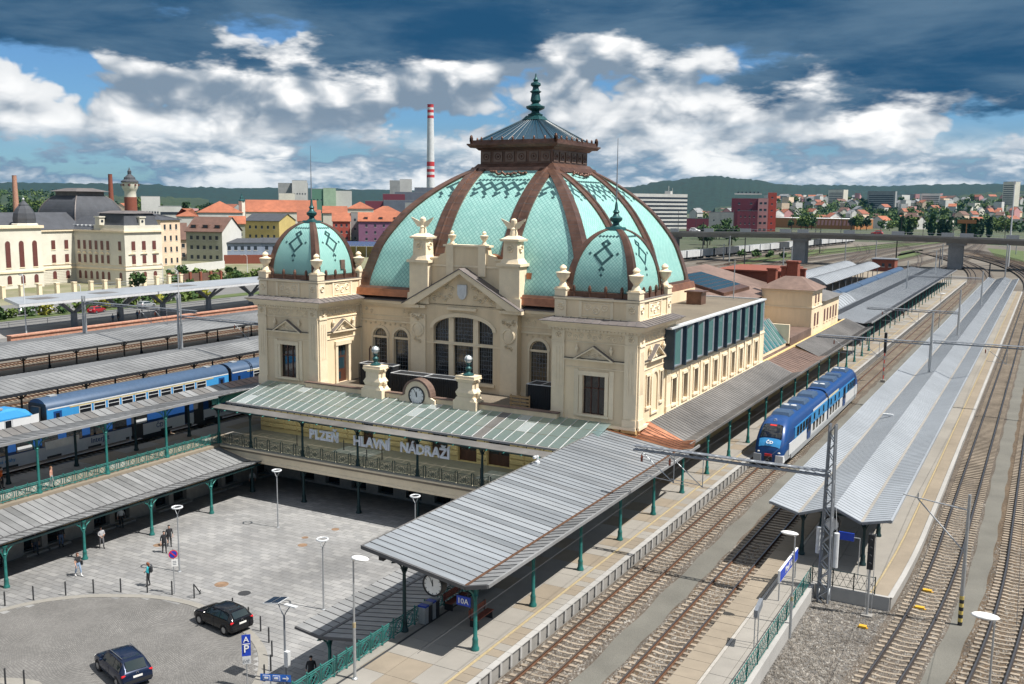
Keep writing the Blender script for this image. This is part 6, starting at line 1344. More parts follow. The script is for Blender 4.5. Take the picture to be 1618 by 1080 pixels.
# ================================================================ people
def person(loc, rz, label, shirt, legs, shoes=(.03, .03, .03), hair=(.05, .03, .02), h=1.72, stride=.0, armfold=0, bag=None, sleeve=True, longhair=False, lean=0):
    k = h/1.72; t = thing('person', loc, label, 'person', rz=rz)
    nm = 'p%d' % len(bpy.data.materials); ms = []
    for s, c in (('shirt', shirt), ('legs', legs), ('shoes', shoes), ('hair', hair)): ms.append(M(nm+s, c, .8, var=.15, scale=9))
    V = []; E_ = []; RR = []; tg = []
    def v(x, y, z, r, tag_, link=None):
        V.append((x*k, y*k, z*k)); RR.append(r*k); tg.append(tag_); i = len(V)-1
        if link is not None: E_.append((link, i))
        return i
    pel = v(0, 0, .96, .145, 1); wa = v(0, 0, 1.1, .135, 0, pel); ch = v(.01+lean, 0, 1.3, .16, 0, wa); ne = v(.01+lean, 0, 1.46, .075, 0, ch); n2 = v(.02+lean, 0, 1.52, .05, 4, ne); hd = v(.03+lean, 0, 1.60, .088, 4, n2); v(.03+lean, 0, 1.68, .075, 4, hd)
    for s in (-1, 1):
        st = stride*s; hp = v(.0, s*.09, .90, .105, 1, pel); kn = v(.04+st*.5, s*.1, .50, .068, 1, hp); an = v(-.02+st, s*.1, .09, .045, 2, kn); v(.15+st, s*.12, .04, .038, 2, an)
        sh = v(.0+lean, s*.19, 1.38, .06, 0, ch)
        if armfold: el = v(.04, s*.25, 1.12, .046, 0 if sleeve else 4, sh); wr = v(.22, s*.1, 1.08+.06*s, .033, 4, el); hand = (.25*k, s*.07*k, (1.08+.06*s)*k)
        else: el = v(-.03-st*.3, s*.26, 1.1, .046, 0 if sleeve else 4, sh); wr = v(.05-st*.6, s*.27, .87, .032, 4, el); hand = ((.06-st*.6)*k, s*.27*k, .84*k)
        hm = MB().sphere((0, 0, -.03), .022, .035, .05, 6, 5)
        for q in range(4): hm.tube((.005, -.027+q*.018, -.06), (.018, -.027+q*.018, -.115-(.012 if q in (1, 2) else 0)), .009, .007, 5)
        hm.tube((.01, .03, -.02), (.035, .045, -.07), .01, .008, 5)
        lk('hand', hm.mesh('hand', 'skin'), t, hand)
    me = bpy.data.meshes.new('body'); me.from_pydata(V, E_, []); o = bpy.data.objects.new('body', me); COL.objects.link(o)
    sk = o.modifiers.new('s', 'SKIN'); sb = o.modifiers.new('u', 'SUBSURF'); sb.levels = 1; sb.render_levels = 1
    for i, r_ in enumerate(RR): me.skin_vertices[0].data[i].radius = (r_*(1.0 if tg[i] != 0 else .78), r_*(1.0 if tg[i] != 0 or i > 4 else 1.15)); me.skin_vertices[0].data[i].use_root = (i == 0)
    bpy.context.view_layer.update(); nm2 = bpy.data.meshes.new_from_object(o.evaluated_get(bpy.context.evaluated_depsgraph_get())); bpy.data.objects.remove(o)
    nm2.materials.clear()
    for q in (ms[0], ms[1], ms[2], MT['skin']): nm2.materials.append(q)
    mp = {0: 0, 1: 1, 2: 2, 4: 3}; Vv = [Vector(p) for p in V]
    for p in nm2.polygons:
        c = p.center; i = min(range(len(Vv)), key=lambda q: (Vv[q]-c).length_squared); p.material_index = mp[tg[i]]; p.use_smooth = True
    nm2.name = 'body'; lk('body', nm2, t)
    hm = MB().sphere((.015*k+lean*k, 0, 1.66*k), .105*k, .095*k, .10*k, 10, 8); hm.v = [(x-(.0 if z > 1.66*k else .035*k), y, z) for x, y, z in hm.v]
    if longhair: hm.sphere((-.07*k+lean*k, 0, 1.55*k), .06*k, .08*k, .13*k, 8, 6)
    lk('hair', hm.mesh('hair', ms[3], smooth=True), t)
    fm = MB(); fm.sphere((.125*k+lean*k, 0, 1.6*k), .018, .014, .024, 6, 5); lk('nose', fm.mesh('nose', 'skin', smooth=True), t)
    fm = MB().sphere((.112*k+lean*k, .032, 1.625*k), .012, n=6, m=4).sphere((.112*k+lean*k, -.032, 1.625*k), .012, n=6, m=4); lk('eyes', fm.mesh('eyes', 'black'), t)
    fm = MB().box(.108*k+lean*k, .118*k+lean*k, -.025, .025, 1.555*k, 1.565*k); lk('mouth', fm.mesh('mouth', 'red'), t)
    if bag: b = MB().box(-.12, .12, .24, .34, .78*k, 1.08*k).tube((0, .24, 1.08*k), (0, .08, 1.42*k), .015, None, 4) if bag[0] == 'side' else MB().frust(-.2, 0, 1.05*k, 1.42*k, .1, .15, .08, .12); lk('bag', b.mesh('bag', bag[1]), t)
    return t
def at(px, py, z=PZ): g = G(px, py, z); return (g.x, g.y, z)
BLK = (.015, .016, .02); JEAN = (.10, .16, .28); DJ = (.03, .045, .08)
def cam_rz(p, extra=0): return math.atan2(-p[1], -p[0])+extra
ppl = [((124, 910), .6, 'person in black top and light jeans walking towards the bollards', BLK, (.22, .30, .42), (.7, .7, .7), (.12, .05, .03), .22, 0, ('side', 'black'), False, True),
       ((235, 926), -1.9, 'person in turquoise top and black trousers with a backpack', (.02, .32, .38), BLK, BLK, (.16, .05, .02), .05, 1, ('back', 'black'), True, True),
       ((260, 873), .2, 'front of the two officers in black uniform', BLK, BLK, BLK, (.02, .02, .02), .12, 0, None, True, False),
       ((268, 863), .2, 'rear of the two officers in black uniform', BLK, BLK, BLK, (.02, .02, .02), .1, 0, None, True, False),
       ((161, 866), .4, 'person in pale grey hooded top in the shade of the left arcade roof', (.38, .38, .40), (.12, .12, .13), BLK, (.05, .03, .02), .15, 1, None, True, False),
       ((192, 833), .1, 'person in white shirt with a bag strap under the left arcade roof', (.55, .58, .60), BLK, BLK, (.1, .05, .03), .05, 0, ('side', 'black'), True, True),
       ((97, 864), .3, 'person in black jacket and blue jeans by the left arcade wall', BLK, JEAN, BLK, (.03, .02, .02), .08, 0, None, True, False),
       ((57, 876), .3, 'person in grey jacket and dark jeans by the left arcade wall', (.07, .075, .07), DJ, BLK, (.04, .03, .02), .12, 0, None, True, False),
       ((5, 895), .5, 'person in white shirt at the left edge under the arcade roof', (.62, .63, .65), BLK, BLK, (.10, .04, .02), .1, 0, None, False, True),
       ((399, 771), .0, 'person in white top standing in the dark corner below the balcony', (.6, .62, .65), BLK, BLK, (.05, .03, .02), .03, 0, None, True, False),
       ((492, 1082), .0, 'person in dark clothes in the shade beside the main platform railing', BLK, BLK, BLK, (.02, .02, .02), .05, 0, None, True, False)]
for (p, ex, lb, sh, lg, shoe, hr, st, af, bg, sl, lh) in ppl:
    q = at(*p); person(q, cam_rz(q, ex), lb, sh, lg, shoe, hr, 1.72, st, af, bg, sl, lh)
q = at(82, 770, PL); person(q, cam_rz(q, 1.2), 'person with bare arms walking behind the left platform railing', (.42, .22, .16), (.3, .3, .33), BLK, (.2, .1, .05), 1.7, .12, 0, None, False, True)
q = at(3, 772, PL); person(q, cam_rz(q, 1.2), 'worker in an orange vest at the left end of the platform', (.75, .14, .02), BLK, BLK, (.05, .04, .03), 1.75, .05, 0, None, True)
# ================================================================ plaza furniture
def ring_lamp(x, y, label, z=PZ, top=1.25):
    t = thing('plaza_lamp', (x, y, z), label, 'lamp', 'ring lamps on the plaza'); h = top-z
    part('pole', MB().tube((x, y, z), (x, y, z+2.2), .065, .06, 10).tube((x, y, z+2.2), (x, y, top-.55), .05, .045, 10).lathe((x, y, z), [(.14, 0), (.14, .03), (.08, .06)], 10), 'galv', t)
    part('arm', MB().path([(x, y, top-.6), (x-.14, y, top-.35), (x-.32, y, top)], .025, 5).path([(x, y, top-.6), (x+.14, y, top-.35), (x+.32, y, top)], .025, 5), 'galv', t)
    part('ring_light', MB().ring((x, y, top), .36, .06, 'z', 24, 6), 'grey_white', t, smooth=40)
ring_lamp(-54.35, 58.75, 'ring-topped lamp nearest the left corner of the plaza'); ring_lamp(-53.75, 47.75, 'ring-topped lamp behind the no-stopping sign'); ring_lamp(-40.4, 47.8, 'ring-topped lamp whose pole stands right of the plaza centre'); ring_lamp(-40.6, 58.75, 'ring-topped lamp partly hidden by the big platform roof')
t = thing('solar_lamp', (-35.8, 39.0, PZ), 'solar-powered street lamp beside the low arcade roof', 'lamp'); x, y = -35.8, 39.0
part('pole', MB().tube((x, y, PZ), (x, y, .35), .07, .055, 10), 'steel_grey', t); part('arm', MB().path([(x, y, .3), (x-.2, y, .6), (x-.45, y, 1.05)], .03, 5).path([(x, y, .3), (x+.15, y, .6), (x+.45, y, 1.0)], .03, 5), 'steel_grey', t)
pp = MB()
for k in range(2): pp.add([(x-1.15+k*.55, y-.35, 1.0+k*.12), (x-.65+k*.55, y-.35, 1.11+k*.12), (x-.65+k*.55, y+.45, 1.16+k*.12), (x-1.15+k*.55, y+.45, 1.05+k*.12)], [(0, 1, 2, 3)])
M('solar', (.01, .018, .035), .2); part('solar_panel', pp, 'solar', t); part('panel_frame', MB().add([(x-1.2, y-.4, .97), (x-.05, y-.4, 1.21), (x-.05, y+.5, 1.26), (x-1.2, y+.5, 1.02), (x-1.2, y-.4, .93), (x-.05, y-.4, 1.17), (x-.05, y+.5, 1.22), (x-1.2, y+.5, .98)], [(0, 1, 2, 3), (7, 6, 5, 4), (0, 4, 5, 1), (1, 5, 6, 2), (2, 6, 7, 3), (3, 7, 4, 0)]), 'grey_white', t); part('luminaire', MB().box(x+.1, x+.95, y-.12, y+.12, 1.02, 1.08), 'grey_white', t); part('control_box', MB().box(x+.02, x+.3, y-.12, y+.12, -2.6, -1.7), 'grey_white', t)
bme = MB().lathe((0, 0, 0), [(.05, 0), (.05, .95), (.04, 1.0), (.01, 1.01)], 10).mesh('bollard', 'dark')
bl = [(8, 957), (53, 948), (104, 940.5), (148, 937), (191, 935.5), (233, 936), (272, 939.5), (368, 967), (393, 982), (412, 997), (425, 1015), (430, 1037), (428, 1060), (418, 1076)]
for i, (px, py) in enumerate(bl):
    q = at(px, py); lk('bollard', bme, None, q, label='thin black bollard along the curved kerb, %s counting from the left edge' % ORDS[i], cat='bollard', group='bollards along the kerb')
for i, (px, py) in enumerate(((9, 1085), (39, 1088))): q = at(px, py); lk('bollard', bme, None, (q[0], q[1], PZ+.1), label='thin black bollard on the small island at the bottom left, %s one' % ('left' if i == 0 else 'right'), cat='bollard', group='bollards on the traffic island')
a = at(307, 945); b = at(317, 938); solo('barrier_frame', MB().tube(a, (a[0], a[1], PZ+1.0), .05, None, 8).tube((a[0], a[1], PZ+1.0), (b[0], b[1], PZ+.05), .04, None, 8).tube((b[0]-.1, b[1], PZ), (b[0], b[1], PZ+.3), .03, None, 6), 'dark', a, 'folded black barrier post with a slanting brace near the kerb', 'barrier')
q = at(276, 938); t = thing('road_sign', q, 'round blue no-stopping sign with red rim and white plate beneath', 'sign')
part('pole', MB().tube(q, (q[0], q[1], PZ+3.25), .035, None, 8), 'galv', t); dsc = cam_rz(q)+pi/2
def disc(nm, c, r, off, mat, rz, parent, n=24):
    e = Vector((cos(rz), sin(rz), 0)); f = Vector((-sin(rz), cos(rz), 0))*-1; m = MB(); m.add([tuple(Vector(c)+e*(cos(2*pi*k/n)*r)+Vector((0, 0, sin(2*pi*k/n)*r))-f*-off) for k in range(n)], [tuple(range(n))]); return part(nm, m, mat, parent)
M('sign_red', (.62, .02, .03), .4); M('sign_blue', (.01, .05, .42), .4); M('sign_blue2', (.015, .13, .52), .4)
c = (q[0], q[1], PZ+2.85); e = Vector((cos(dsc), sin(dsc), 0)); f = Vector((-q[0], -q[1], 0)).normalized()
def facing(nm, pts, off, mat, parent, c=None, e=None, f=None): m = MB(); m.add([tuple(Vector(c)+e*u+Vector((0, 0, z))+f*off) for u, z in pts]+[tuple(Vector(c)+e*u+Vector((0, 0, z))+f*(off-.012)) for u, z in pts], [tuple(range(len(pts))), tuple(range(2*len(pts)-1, len(pts)-1, -1))]+[(i, (i+1) % len(pts), len(pts)+(i+1) % len(pts), len(pts)+i) for i in range(len(pts))]); return part(nm, m, mat, parent)
circ = lambda r: [(cos(2*pi*k/24)*r, sin(2*pi*k/24)*r) for k in range(24)]; rect = lambda a, b, u=0, z=0: [(u-a, z-b), (u+a, z-b), (u+a, z+b), (u-a, z+b)]
b_ = facing('disc', circ(.3), .05, 'sign_red', t, c, e, f); facing('blue_field', circ(.235), .065, 'sign_blue', b_, c, e, f); facing('slash', [(-.19, .14), (-.14, .19), (.19, -.14), (.14, -.19)], .08, 'sign_red', b_, c, e, f); pl2 = facing('plate', rect(.2, .25, .08, -.62), .05, 'white', t, c, e, f)
for k in range(3): facing('print', rect(.12, .016, .08, -.5-.11*k), .06, 'steel_grey', pl2, c, e, f)
q = at(391, 1086); t = thing('parking_sign', q, 'tall blue parking sign at the cobbled road edge', 'sign'); part('pole', MB().tube(q, (q[0], q[1], PZ+3.2), .035, None, 8), 'galv', t); c = (q[0], q[1], PZ+2.5); e = Vector((cos(cam_rz(q)+pi/2), sin(cam_rz(q)+pi/2), 0)); f = Vector((-q[0], -q[1], 0)).normalized()
def face_text(parent, body, size, c, e, f, u, z, mat='white', off=.09):
    o = lk('lettering', text_mesh(body, size, .01, mat, .01), parent); p = Vector(c)+e*u+Vector((0, 0, z))+f*off-wpos(parent); up = Vector((0, 0, 1)); nn = e.cross(up)
    o.matrix_local = Matrix(((e.x, 0, nn.x, p.x), (e.y, 0, nn.y, p.y), (0, 1, 0, p.z), (0, 0, 0, 1))); return o
bb = facing('board', rect(.24, .62, 0, .0), .05, 'sign_blue', t, c, e, f); face_text(bb, 'A', .45, c, e, f, 0, .34); face_text(bb, 'P', .6, c, e, f, 0, -.2); facing('bar', rect(.2, .02, 0, .08), .075, 'white', bb, c, e, f); sb_ = facing('plate', rect(.22, .22, 0, -.87), .05, 'grey_white', t, c, e, f); face_text(sb_, 'K+R', .2, c, e, f, 0, -.87, 'steel_grey')
q = (-35.4, 38.2, PZ); t = thing('direction_sign', q, 'blue direction sign with vehicle symbols and white arrow at the bottom edge', 'sign'); 
c = ON(436, 1070, 'y', 37.2); e = (ON(466, 1040, 'y', 37.6)-ON(420, 1075, 'y', 37.2)); q = (c.x, c.y, PZ); t.location = q
e = Vector((e.x, 0.75, 0)).normalized(); f = Vector((e.y, -e.x, 0)); part('post', MB().tube((c.x-.3*e.x, c.y-.3*e.y, PZ), (c.x-.3*e.x, c.y-.3*e.y, c.z), .04, None, 8).tube((c.x+.5*e.x, c.y+.5*e.y, PZ), (c.x+.5*e.x, c.y+.5*e.y, c.z), .04, None, 8), 'galv', t)
bd = facing('board', rect(.85, .2), .06, 'sign_blue2', t, c, e, f); face_text(bd, '→', .4, c, e, f, .6, 0)
facing('arrow', [(.4, -.03), (.62, -.03), (.62, -.1), (.75, 0), (.62, .1), (.62, .03), (.4, .03)], .09, 'white', bd, c, e, f)
for u in (-.5, .05): facing('symbol_frame', rect(.2, .14, u), .075, 'white', bd, c, e, f); facing('symbol_field', rect(.17, .11, u), .09, 'sign_blue2', bd, c, e, f); facing('symbol', rect(.11, .05, u), .105, 'white', bd, c, e, f)
# ================================================================ platform furniture
def post_lamp(x, y, z0, top, label, d=(1, 0), size=1.0):
    t = thing('platform_lamp', (x, y, z0), label, 'lamp'); part('pole', MB().lathe((x, y, z0), [(.15, 0), (.15, .05), (.085, .1)], 10).tube((x, y, z0), (x, y, z0+(top-z0)*.45), .075, None, 10).tube((x, y, z0+(top-z0)*.45), (x, y, top-.1), .05, .04, 10), 'galv', t)
    part('band', MB().tube((x, y, z0+2.6), (x, y, z0+2.85), .08, None, 10), 'yellow_line', t)
    part('lamp_head', MB().sphere((x+d[0]*.35*size, y+d[1]*.35*size, top), .18*size+.35*size*abs(d[0]), .18*size+.35*size*abs(d[1]), .1*size, 12, 8).tube((x, y, top-.15), (x, y, top+.02), .06, None, 8), 'white', t, smooth=True)
post_lamp(-27.64, 34.88, PL, 6.6, 'tall lamp post at the near end of the main platform', (.9, .3))
post_lamp(-10.95, 51.7, -.7, 5.65, 'lamp post beside the narrow end of the island platform', (-.9, .2))
p = G(1572, 978, 6.3); post_lamp(p.x, p.y, GZ, 6.3, 'lamp post with a big white head in the bottom right corner', (-.9, .35), 1.15)
p = G(1058, 296+0, 6) if 0 else G(1480, 478, 6.2); post_lamp(-18.2, 205, 0-.3, 6.6, 'far white-headed lamp post beside the railcar track', (.9, 0))
pc = thing('platform_clock', (-26.7, 40.3, 3.6), 'round white clock hanging under the end of the big platform roof', 'clock'); part('case', MB().tube((-26.7, 40.2, 3.6), (-26.7, 40.62, 3.6), .62, None, 24), 'black', pc); clock(pc, (-26.7, 40.19, 3.6), .56); part('hanger', MB().tube((-26.7, 40.42, 4.2), (-26.7, 40.42, 4.62), .05, None, 6), 'black', pc)
ts = thing('platform_sign', (-24.8, 40.2, 3.15), 'blue sign reading 10A under the end of the big platform roof', 'sign'); bd = part('board', MB().box(-25.2, -24.4, 40.12, 40.2, 2.9, 3.4), 'sign_blue', ts); face_text(bd, '10A', .4, (-24.8, 40.1, 3.15), Vector((1, 0, 0)), Vector((0, -1, 0)), 0, 0, off=.02); part('hanger', MB().tube((-25.1, 40.16, 3.4), (-25.1, 40.16, 4.3), .02, None, 5).tube((-24.5, 40.16, 3.4), (-24.5, 40.16, 4.3), .02, None, 5), 'black', ts)
solo('security_camera', MB().tube((-29.6, 40.3, 4.75), (-28.8, 40.4, 4.7), .05, None, 6).cbox((-29.7, 40.1, 4.6), .3, .6, .28), 'black', (-29.3, 40.3, 4.7), 'black camera box under the left corner of the big platform roof', 'camera')
def bench(x, y, label, z=PL):
    t = thing('bench', (x, y, z), label, 'bench')
    for k in range(4): part('seat_slat', MB().box(x-.22+k*.11, x-.13+k*.11, y-.9, y+.9, z+.43, z+.47), 'brick', t)
    for k in range(3): part('back_slat', MB().box(x-.34, x-.3, y-.9, y+.9, z+.55+k*.14, z+.66+k*.14), 'brick', t)
    for yy in (y-.75, y+.75): part('leg', MB().box(x-.32, x+.2, yy-.03, yy+.03, z, z+.43).box(x-.36, x-.3, yy-.03, yy+.03, z+.4, z+.98), 'black', t)
bench(-28.0, 44.6, 'brown slatted bench beside the recycling bins on the main platform'); bench(-28.0, 47.2, 'second brown slatted bench farther along the main platform railing'); bench(-25.6, 43.4, 'brown slatted bench in the middle of the main platform')
t = thing('recycling_bin', (-28.25, 42.2, PL), 'row of grey and black recycling bins by the platform railing', 'bin')
for k in range(4): b = part('bin_body', MB().box(-28.5, -28.05, 41.5+k*.36, 41.82+k*.36, PL+.05, PL+.98), 'galv' if k % 2 == 0 else 'black', t); part('lid', MB().box(-28.52, -28.03, 41.49+k*.36, 41.83+k*.36, PL+.985, PL+1.08), ['sign_blue', 'steel_grey', 'sign_blue', 'steel_grey'][k], b)
solo('roof_lamp', MB().lathe((-30.3, 58.8, 5.2), [(.18, 0), (.18, .15), (.07, .25), (.1, .5), (.06, .6)], 8).cbox((-30.3, 58.4, 5.75), .15, .35, .15), 'grey_white', (-30.3, 58.8, 5.2), 'small pale camera on the rim of the big platform roof', 'camera')
for i, (px, py, zz) in enumerate(((645, 690, 0),)): pass
# notice boards and signs at the island platform
t = thing('station_name_sign', (-12.2, 52.0, PL), 'blue board reading Plzeň hl.n. on two posts by the lattice fence', 'sign')
A = ON(1237, 898, 'x', -12.3); B = ON(1257, 884, 'x', -12.3); zt = (A.z+B.z)/2; y0_, y1_ = A.y-.9, B.y+.3
part('post', MB().tube((-12.3, y0_+.2, PL), (-12.3, y0_+.2, zt), .04, None, 8), 'galv', t); part('post', MB().tube((-12.3, y1_-.2, PL), (-12.3, y1_-.2, zt), .04, None, 8), 'galv', t)
bd = part('board', MB().box(-12.36, -12.24, y0_, y1_, zt-.3, zt+.42), 'white', t); part('blue_face', MB().box(-12.235, -12.225, y0_+.05, y1_-.05, zt-.26, zt+.38), 'sign_blue', bd); t.location = (-12.3, (y0_+y1_)/2, PL)
for o in t.children: o.location = (0, 0, 0)
for o in t.children:
    me = o.data; dx, dy = -12.2-(-12.3), 52.0-(y0_+y1_)/2
    for v in me.vertices: v.co.x += dx; v.co.y += dy
for o in bd.children:
    for v in o.data.vertices: v.co.x += dx; v.co.y += dy
face_text(bd, 'Plzeň hl.n.', .5, (-12.22, (y0_+y1_)/2, zt+.06), Vector((0, 1, 0)), Vector((1, 0, 0)), 0, 0, off=.01)
for i, (px, py) in enumerate(((1193, 1022), )):
    q = G(px, py, PL); t = thing('notice_board', (q.x, q.y, PL), 'tilted notice board on two thin posts on the island platform', 'notice board')
    for dy in (-.25, .45): part('post', MB().tube((q.x, q.y+dy, PL), (q.x, q.y+dy, PL+2.0), .03, None, 6), 'galv', t)
    part('board', MB().add([(q.x-.05, q.y-.4, PL+1.75), (q.x+.15, q.y-.4, PL+1.75), (q.x+.15, q.y+.6, PL+2.05), (q.x-.05, q.y+.6, PL+2.05), (q.x-.05, q.y-.4, PL+2.15), (q.x+.15, q.y-.4, PL+2.15), (q.x+.15, q.y+.6, PL+2.45), (q.x-.05, q.y+.6, PL+2.45)], [(0, 3, 2, 1), (4, 5, 6, 7), (0, 1, 5, 4), (1, 2, 6, 5), (2, 3, 7, 6), (3, 0, 4, 7)]), 'steel_grey', t)
q = G(1355, 915, PL); t = thing('platform_sign', (q.x, q.y, PL), 'small blue sign on a bent post at the end of the island platform', 'sign'); part('post', MB().path([(q.x, q.y, PL), (q.x, q.y, PL+2.6), (q.x-.9, q.y, PL+2.6)], .03, 6), 'galv', t); part('board', MB().box(q.x-1.25, q.x-.35, q.y-.04, q.y+.04, PL+2.35, PL+2.85), 'sign_blue', t)
ck = thing('platform_clock', (-10.9, 63.2, 3.5), 'pale clock under the end of the island platform roof', 'clock'); part('case', MB().tube((-11.0, 62.6, 3.05), (-11.0, 63.0, 3.05), .5, None, 20), 'black', ck); clock(ck, (-11.0, 62.58, 3.05), .46, mat='grey_white'); part('hanger', MB().tube((-11, 62.8, 3.5), (-11, 62.8, 4.1), .04, None, 6), 'black', ck)
# signals, boxes
def signal(x, y, z0, h, label, red=False):
    t = thing('railway_signal', (x, y, z0), label, 'signal'); 
    m = MB(); n = 8
    for k in range(n): m.tube((x, y, z0+h*.62*k/n), (x, y, z0+h*.62*(k+1)/n), .07, None, 8, k % 2 if red else 0)
    part('mast', m, ['galv', 'red'], t); hd = part('head', MB().box(x-.17, x+.17, y-.1, y+.12, z0+h*.6, z0+h).lathe((x, y, z0+h), [(.1, 0), (.02, .1)], 6), 'black', t)
    for k in range(4): part('lens', MB().tube((x, y-.2, z0+h*.67+k*h*.09), (x, y-.1, z0+h*.67+k*h*.09), .09, None, 10), 'dark', hd)
    part('ladder', MB().path([(x+.2, y+.2, z0), (x+.2, y+.2, z0+h)], .02, 4).path([(x-.15, y+.2, z0), (x-.15, y+.2, z0+h)], .02, 4), 'galv', t); part('foot', MB().box(x-.3, x+.3, y-.25, y+.25, z0, z0+.4), 'concrete', t)
signal(-7.76, 56.9, -.55, 5.2, 'railway signal seen from behind at the end of the island platform'); signal(-18.6, 137.3, -.3, 6.8, 'black railway signal head on a red and white mast beside the railcar', True)
for (px, py, lb, sz) in ((1363, 993, 'small yellow trackside box on the gravel', .4), (1465, 936, 'upper yellow balise between the rails', .5), (1453, 963, 'lower yellow balise between the rails', .5)): q = G(px, py, -.3); solo('trackside_box', MB().box(q.x-sz/2, q.x+sz/2, q.y-.14, q.y+.14, -.22, -.1).box(q.x-.7*sz, q.x+.7*sz, q.y-.05, q.y+.05, -.26, -.2), 'yellow_line' if 0 else M('balise%d' % px, (.62, .36, .03), .5), (q.x, q.y, -.22), lb, 'trackside box')
# ================================================================ overhead line masts
def lattice_mast(x, y, z0, z1, label, w=.5, beam=None, zb=7.7, drops=(), cw=False, group=None):
    t = thing('catenary_mast', (x, y, z0), label, 'catenary mast', group); h = z1-z0
    wz = lambda z: w/2*(1-.45*(z-z0)/h)
    for sx in (-1, 1):
        for sy in (-1, 1): part('leg', MB().tube((x+sx*w/2, y+sy*w/2, z0), (x+sx*wz(z1), y+sy*wz(z1), z1), .07, None, 4), 'steel_grey', t)
    m = MB(); n = int(h/.55)
    for k in range(n):
        za, zc = z0+h*k/n, z0+h*(k+1)/n; a, b = wz(za), wz(zc); s = 1 if k % 2 else -1
        for sy in (-1, 1): m.tube((x-s*a, y+sy*a, za), (x+s*b, y+sy*b, zc), .034, None, 4); m.tube((x+sy*a, y-s*a, za), (x+sy*b, y+s*b, zc), .034, None, 4)
    part('bracing', m, 'galv', t, kind='stuff'); part('foundation', MB().box(x-.5, x+.5, y-.5, y+.5, z0-.3, z0+.18), 'concrete', t)
    if cw: part('counterweight', MB().tube((x+.55, y+.1, z0+2.5), (x+.55, y+.1, z0+4.6), .16, None, 10).tube((x+.55, y+.1, z0+4.6), (x+.3, y+.1, z0+7.5), .015, None, 4), 'grey_white', t); part('counterweight', MB().tube((x-.5, y+.1, z0+3.2), (x-.5, y+.1, z0+4.8), .14, None, 10), 'grey_white', t)
    if beam is not None: gantry_beam(t, beam, x, y, zb, drops)
    return t
def gantry_beam(t, xa, xb, y, z, drops):
    m = MB(); n = int(abs(xb-xa)/.55)
    for dy in (-.14, .14):
        for dz in (-.14, .14): m.tube((xa, y+dy, z+dz), (xb, y+dy, z+dz), .055, None, 4)
    part('beam_chords', m, 'steel_grey', t); m = MB()
    for k in range(n):
        a = xa+(xb-xa)*k/n; b = xa+(xb-xa)*(k+1)/n; s = 1 if k % 2 else -1
        m.tube((a, y-.14*s, z+.14), (b, y+.14*s, z+.14), .02, None, 4); m.tube((a, y-.14, z-.14*s), (b, y-.14, z+.14*s), .02, None, 4); m.box(a-.06, a+.06, y-.15, y+.15, z+.13, z+.17)
    part('beam_bracing', m, 'galv', t, kind='stuff')
    for xd in drops:
        part('cantilever', MB().tube((xd, y, z-.1), (xd, y, z-2.0), .03, None, 6).tube((xd, y, z-1.9), (xd-2.1, y, z-1.75), .025, None, 5).tube((xd, y, z-2.0), (xd-2.2, y, z-.25), .03, None, 6).tube((xd, y, z-2.0), (xd+1.0, y, z-2.0), .02, None, 5), 'galv', t); part('insulator', MB().lathe((xd-2.2, y, z-.9), [(.05, 0), (.09, .05), (.05, .1), (.09, .15), (.05, .2), (.09, .25), (.03, .5)], 8), 'brick', t)
def tube_mast(x, y, z0, z1, label, r=.13, beam=None, zb=7.6, drops=(), stripes=False, group=None, double=0):
    t = thing('catenary_mast', (x, y, z0), label, 'catenary mast', group); h = z1-z0
    for dx in ((-.25, .25) if double else (0,)): part('tube', MB().tube((x+dx, y, z0), (x+dx, y, z0+h*.5), r, r*.95, 12).tube((x+dx, y, z0+h*.5), (x+dx, y, z1), r*.8, r*.7, 12), 'galv', t, smooth=40)
    part('foundation', MB().lathe((x, y, z0-.1), [(r*2.4, 0), (r*2.4, .16), (r*1.2, .2)], 10), 'concrete', t)
    if stripes:
        for k in range(9): part('warning_band', MB().tube((x, y, z0+.15+k*.22), (x, y, z0+.15+(k+1)*.22), r*1.04, None, 12), 'black' if k % 2 else MT.get('warn') or M('warn', (.55, .42, .12), .6), t)
    if beam is not None: gantry_beam(t, beam, x, y, zb, drops)
    return t
lattice_mast(-10.4, 57.8, -.55, 10.6, 'tall grey lattice mast with a cross-beam reaching over the railcar track', .6, -22.75, 7.6, (-20.0, -18.1), True)
m_ = tube_mast(-2.95, 58.2, -.6, 7.4, 'grey pole with black and yellow warning stripes at its foot', .12, stripes=True)
part('cantilever', MB().tube((-2.9, 58.2, 6.5), (-6.4, 58.2, 6.9), .035, None, 6).tube((-2.95, 58.2, 4.0), (-5.6, 58.2, 6.75), .04, None, 6).tube((-5.6, 58.2, 6.75), (-5.6, 58.2, 7.1), .04, None, 6), 'galv', m_)
for i, (y, top, bx) in enumerate(((120.8, 11.2, -24.3), (158.5, 11.1, -24.5), (210, 11, None))): tube_mast(-11.4, y, 3.8, top, ['grey mast rising through the island platform roof, nearest of three', 'grey mast rising through the island platform roof, middle of three', 'grey mast rising through the island platform roof, farthest of three'][i], .17, bx, 7.6, (-20, -17) if bx else ())
g2 = thing('gantry_beam', (-5, 120.8, 7.9), 'steel cross-beam reaching right over the outer tracks', 'beam'); gantry_beam(g2, -11.2, 6, 120.8, 7.85, (-3.5,))
for i, y in enumerate((239, 300.5)): tube_mast(-28.6, y, 4.2, 11, ['grey mast rising through the far folded roof, nearer one', 'grey mast rising through the far folded roof, farther one'][i], .16, -13 if i == 0 else None, 7.6)
tube_mast(-95.6, 86.5, 4, 11.4, 'twin-tube mast rising through the roof behind the blue carriages', .16, -66.5, 8.6, (-84, -76), double=1); tube_mast(-117.4, 89.3, 4, 9.8, 'twin-tube mast rising through the roof nearest the brick wall', .16, -95.6, 8.9, (-104, -101), double=1)
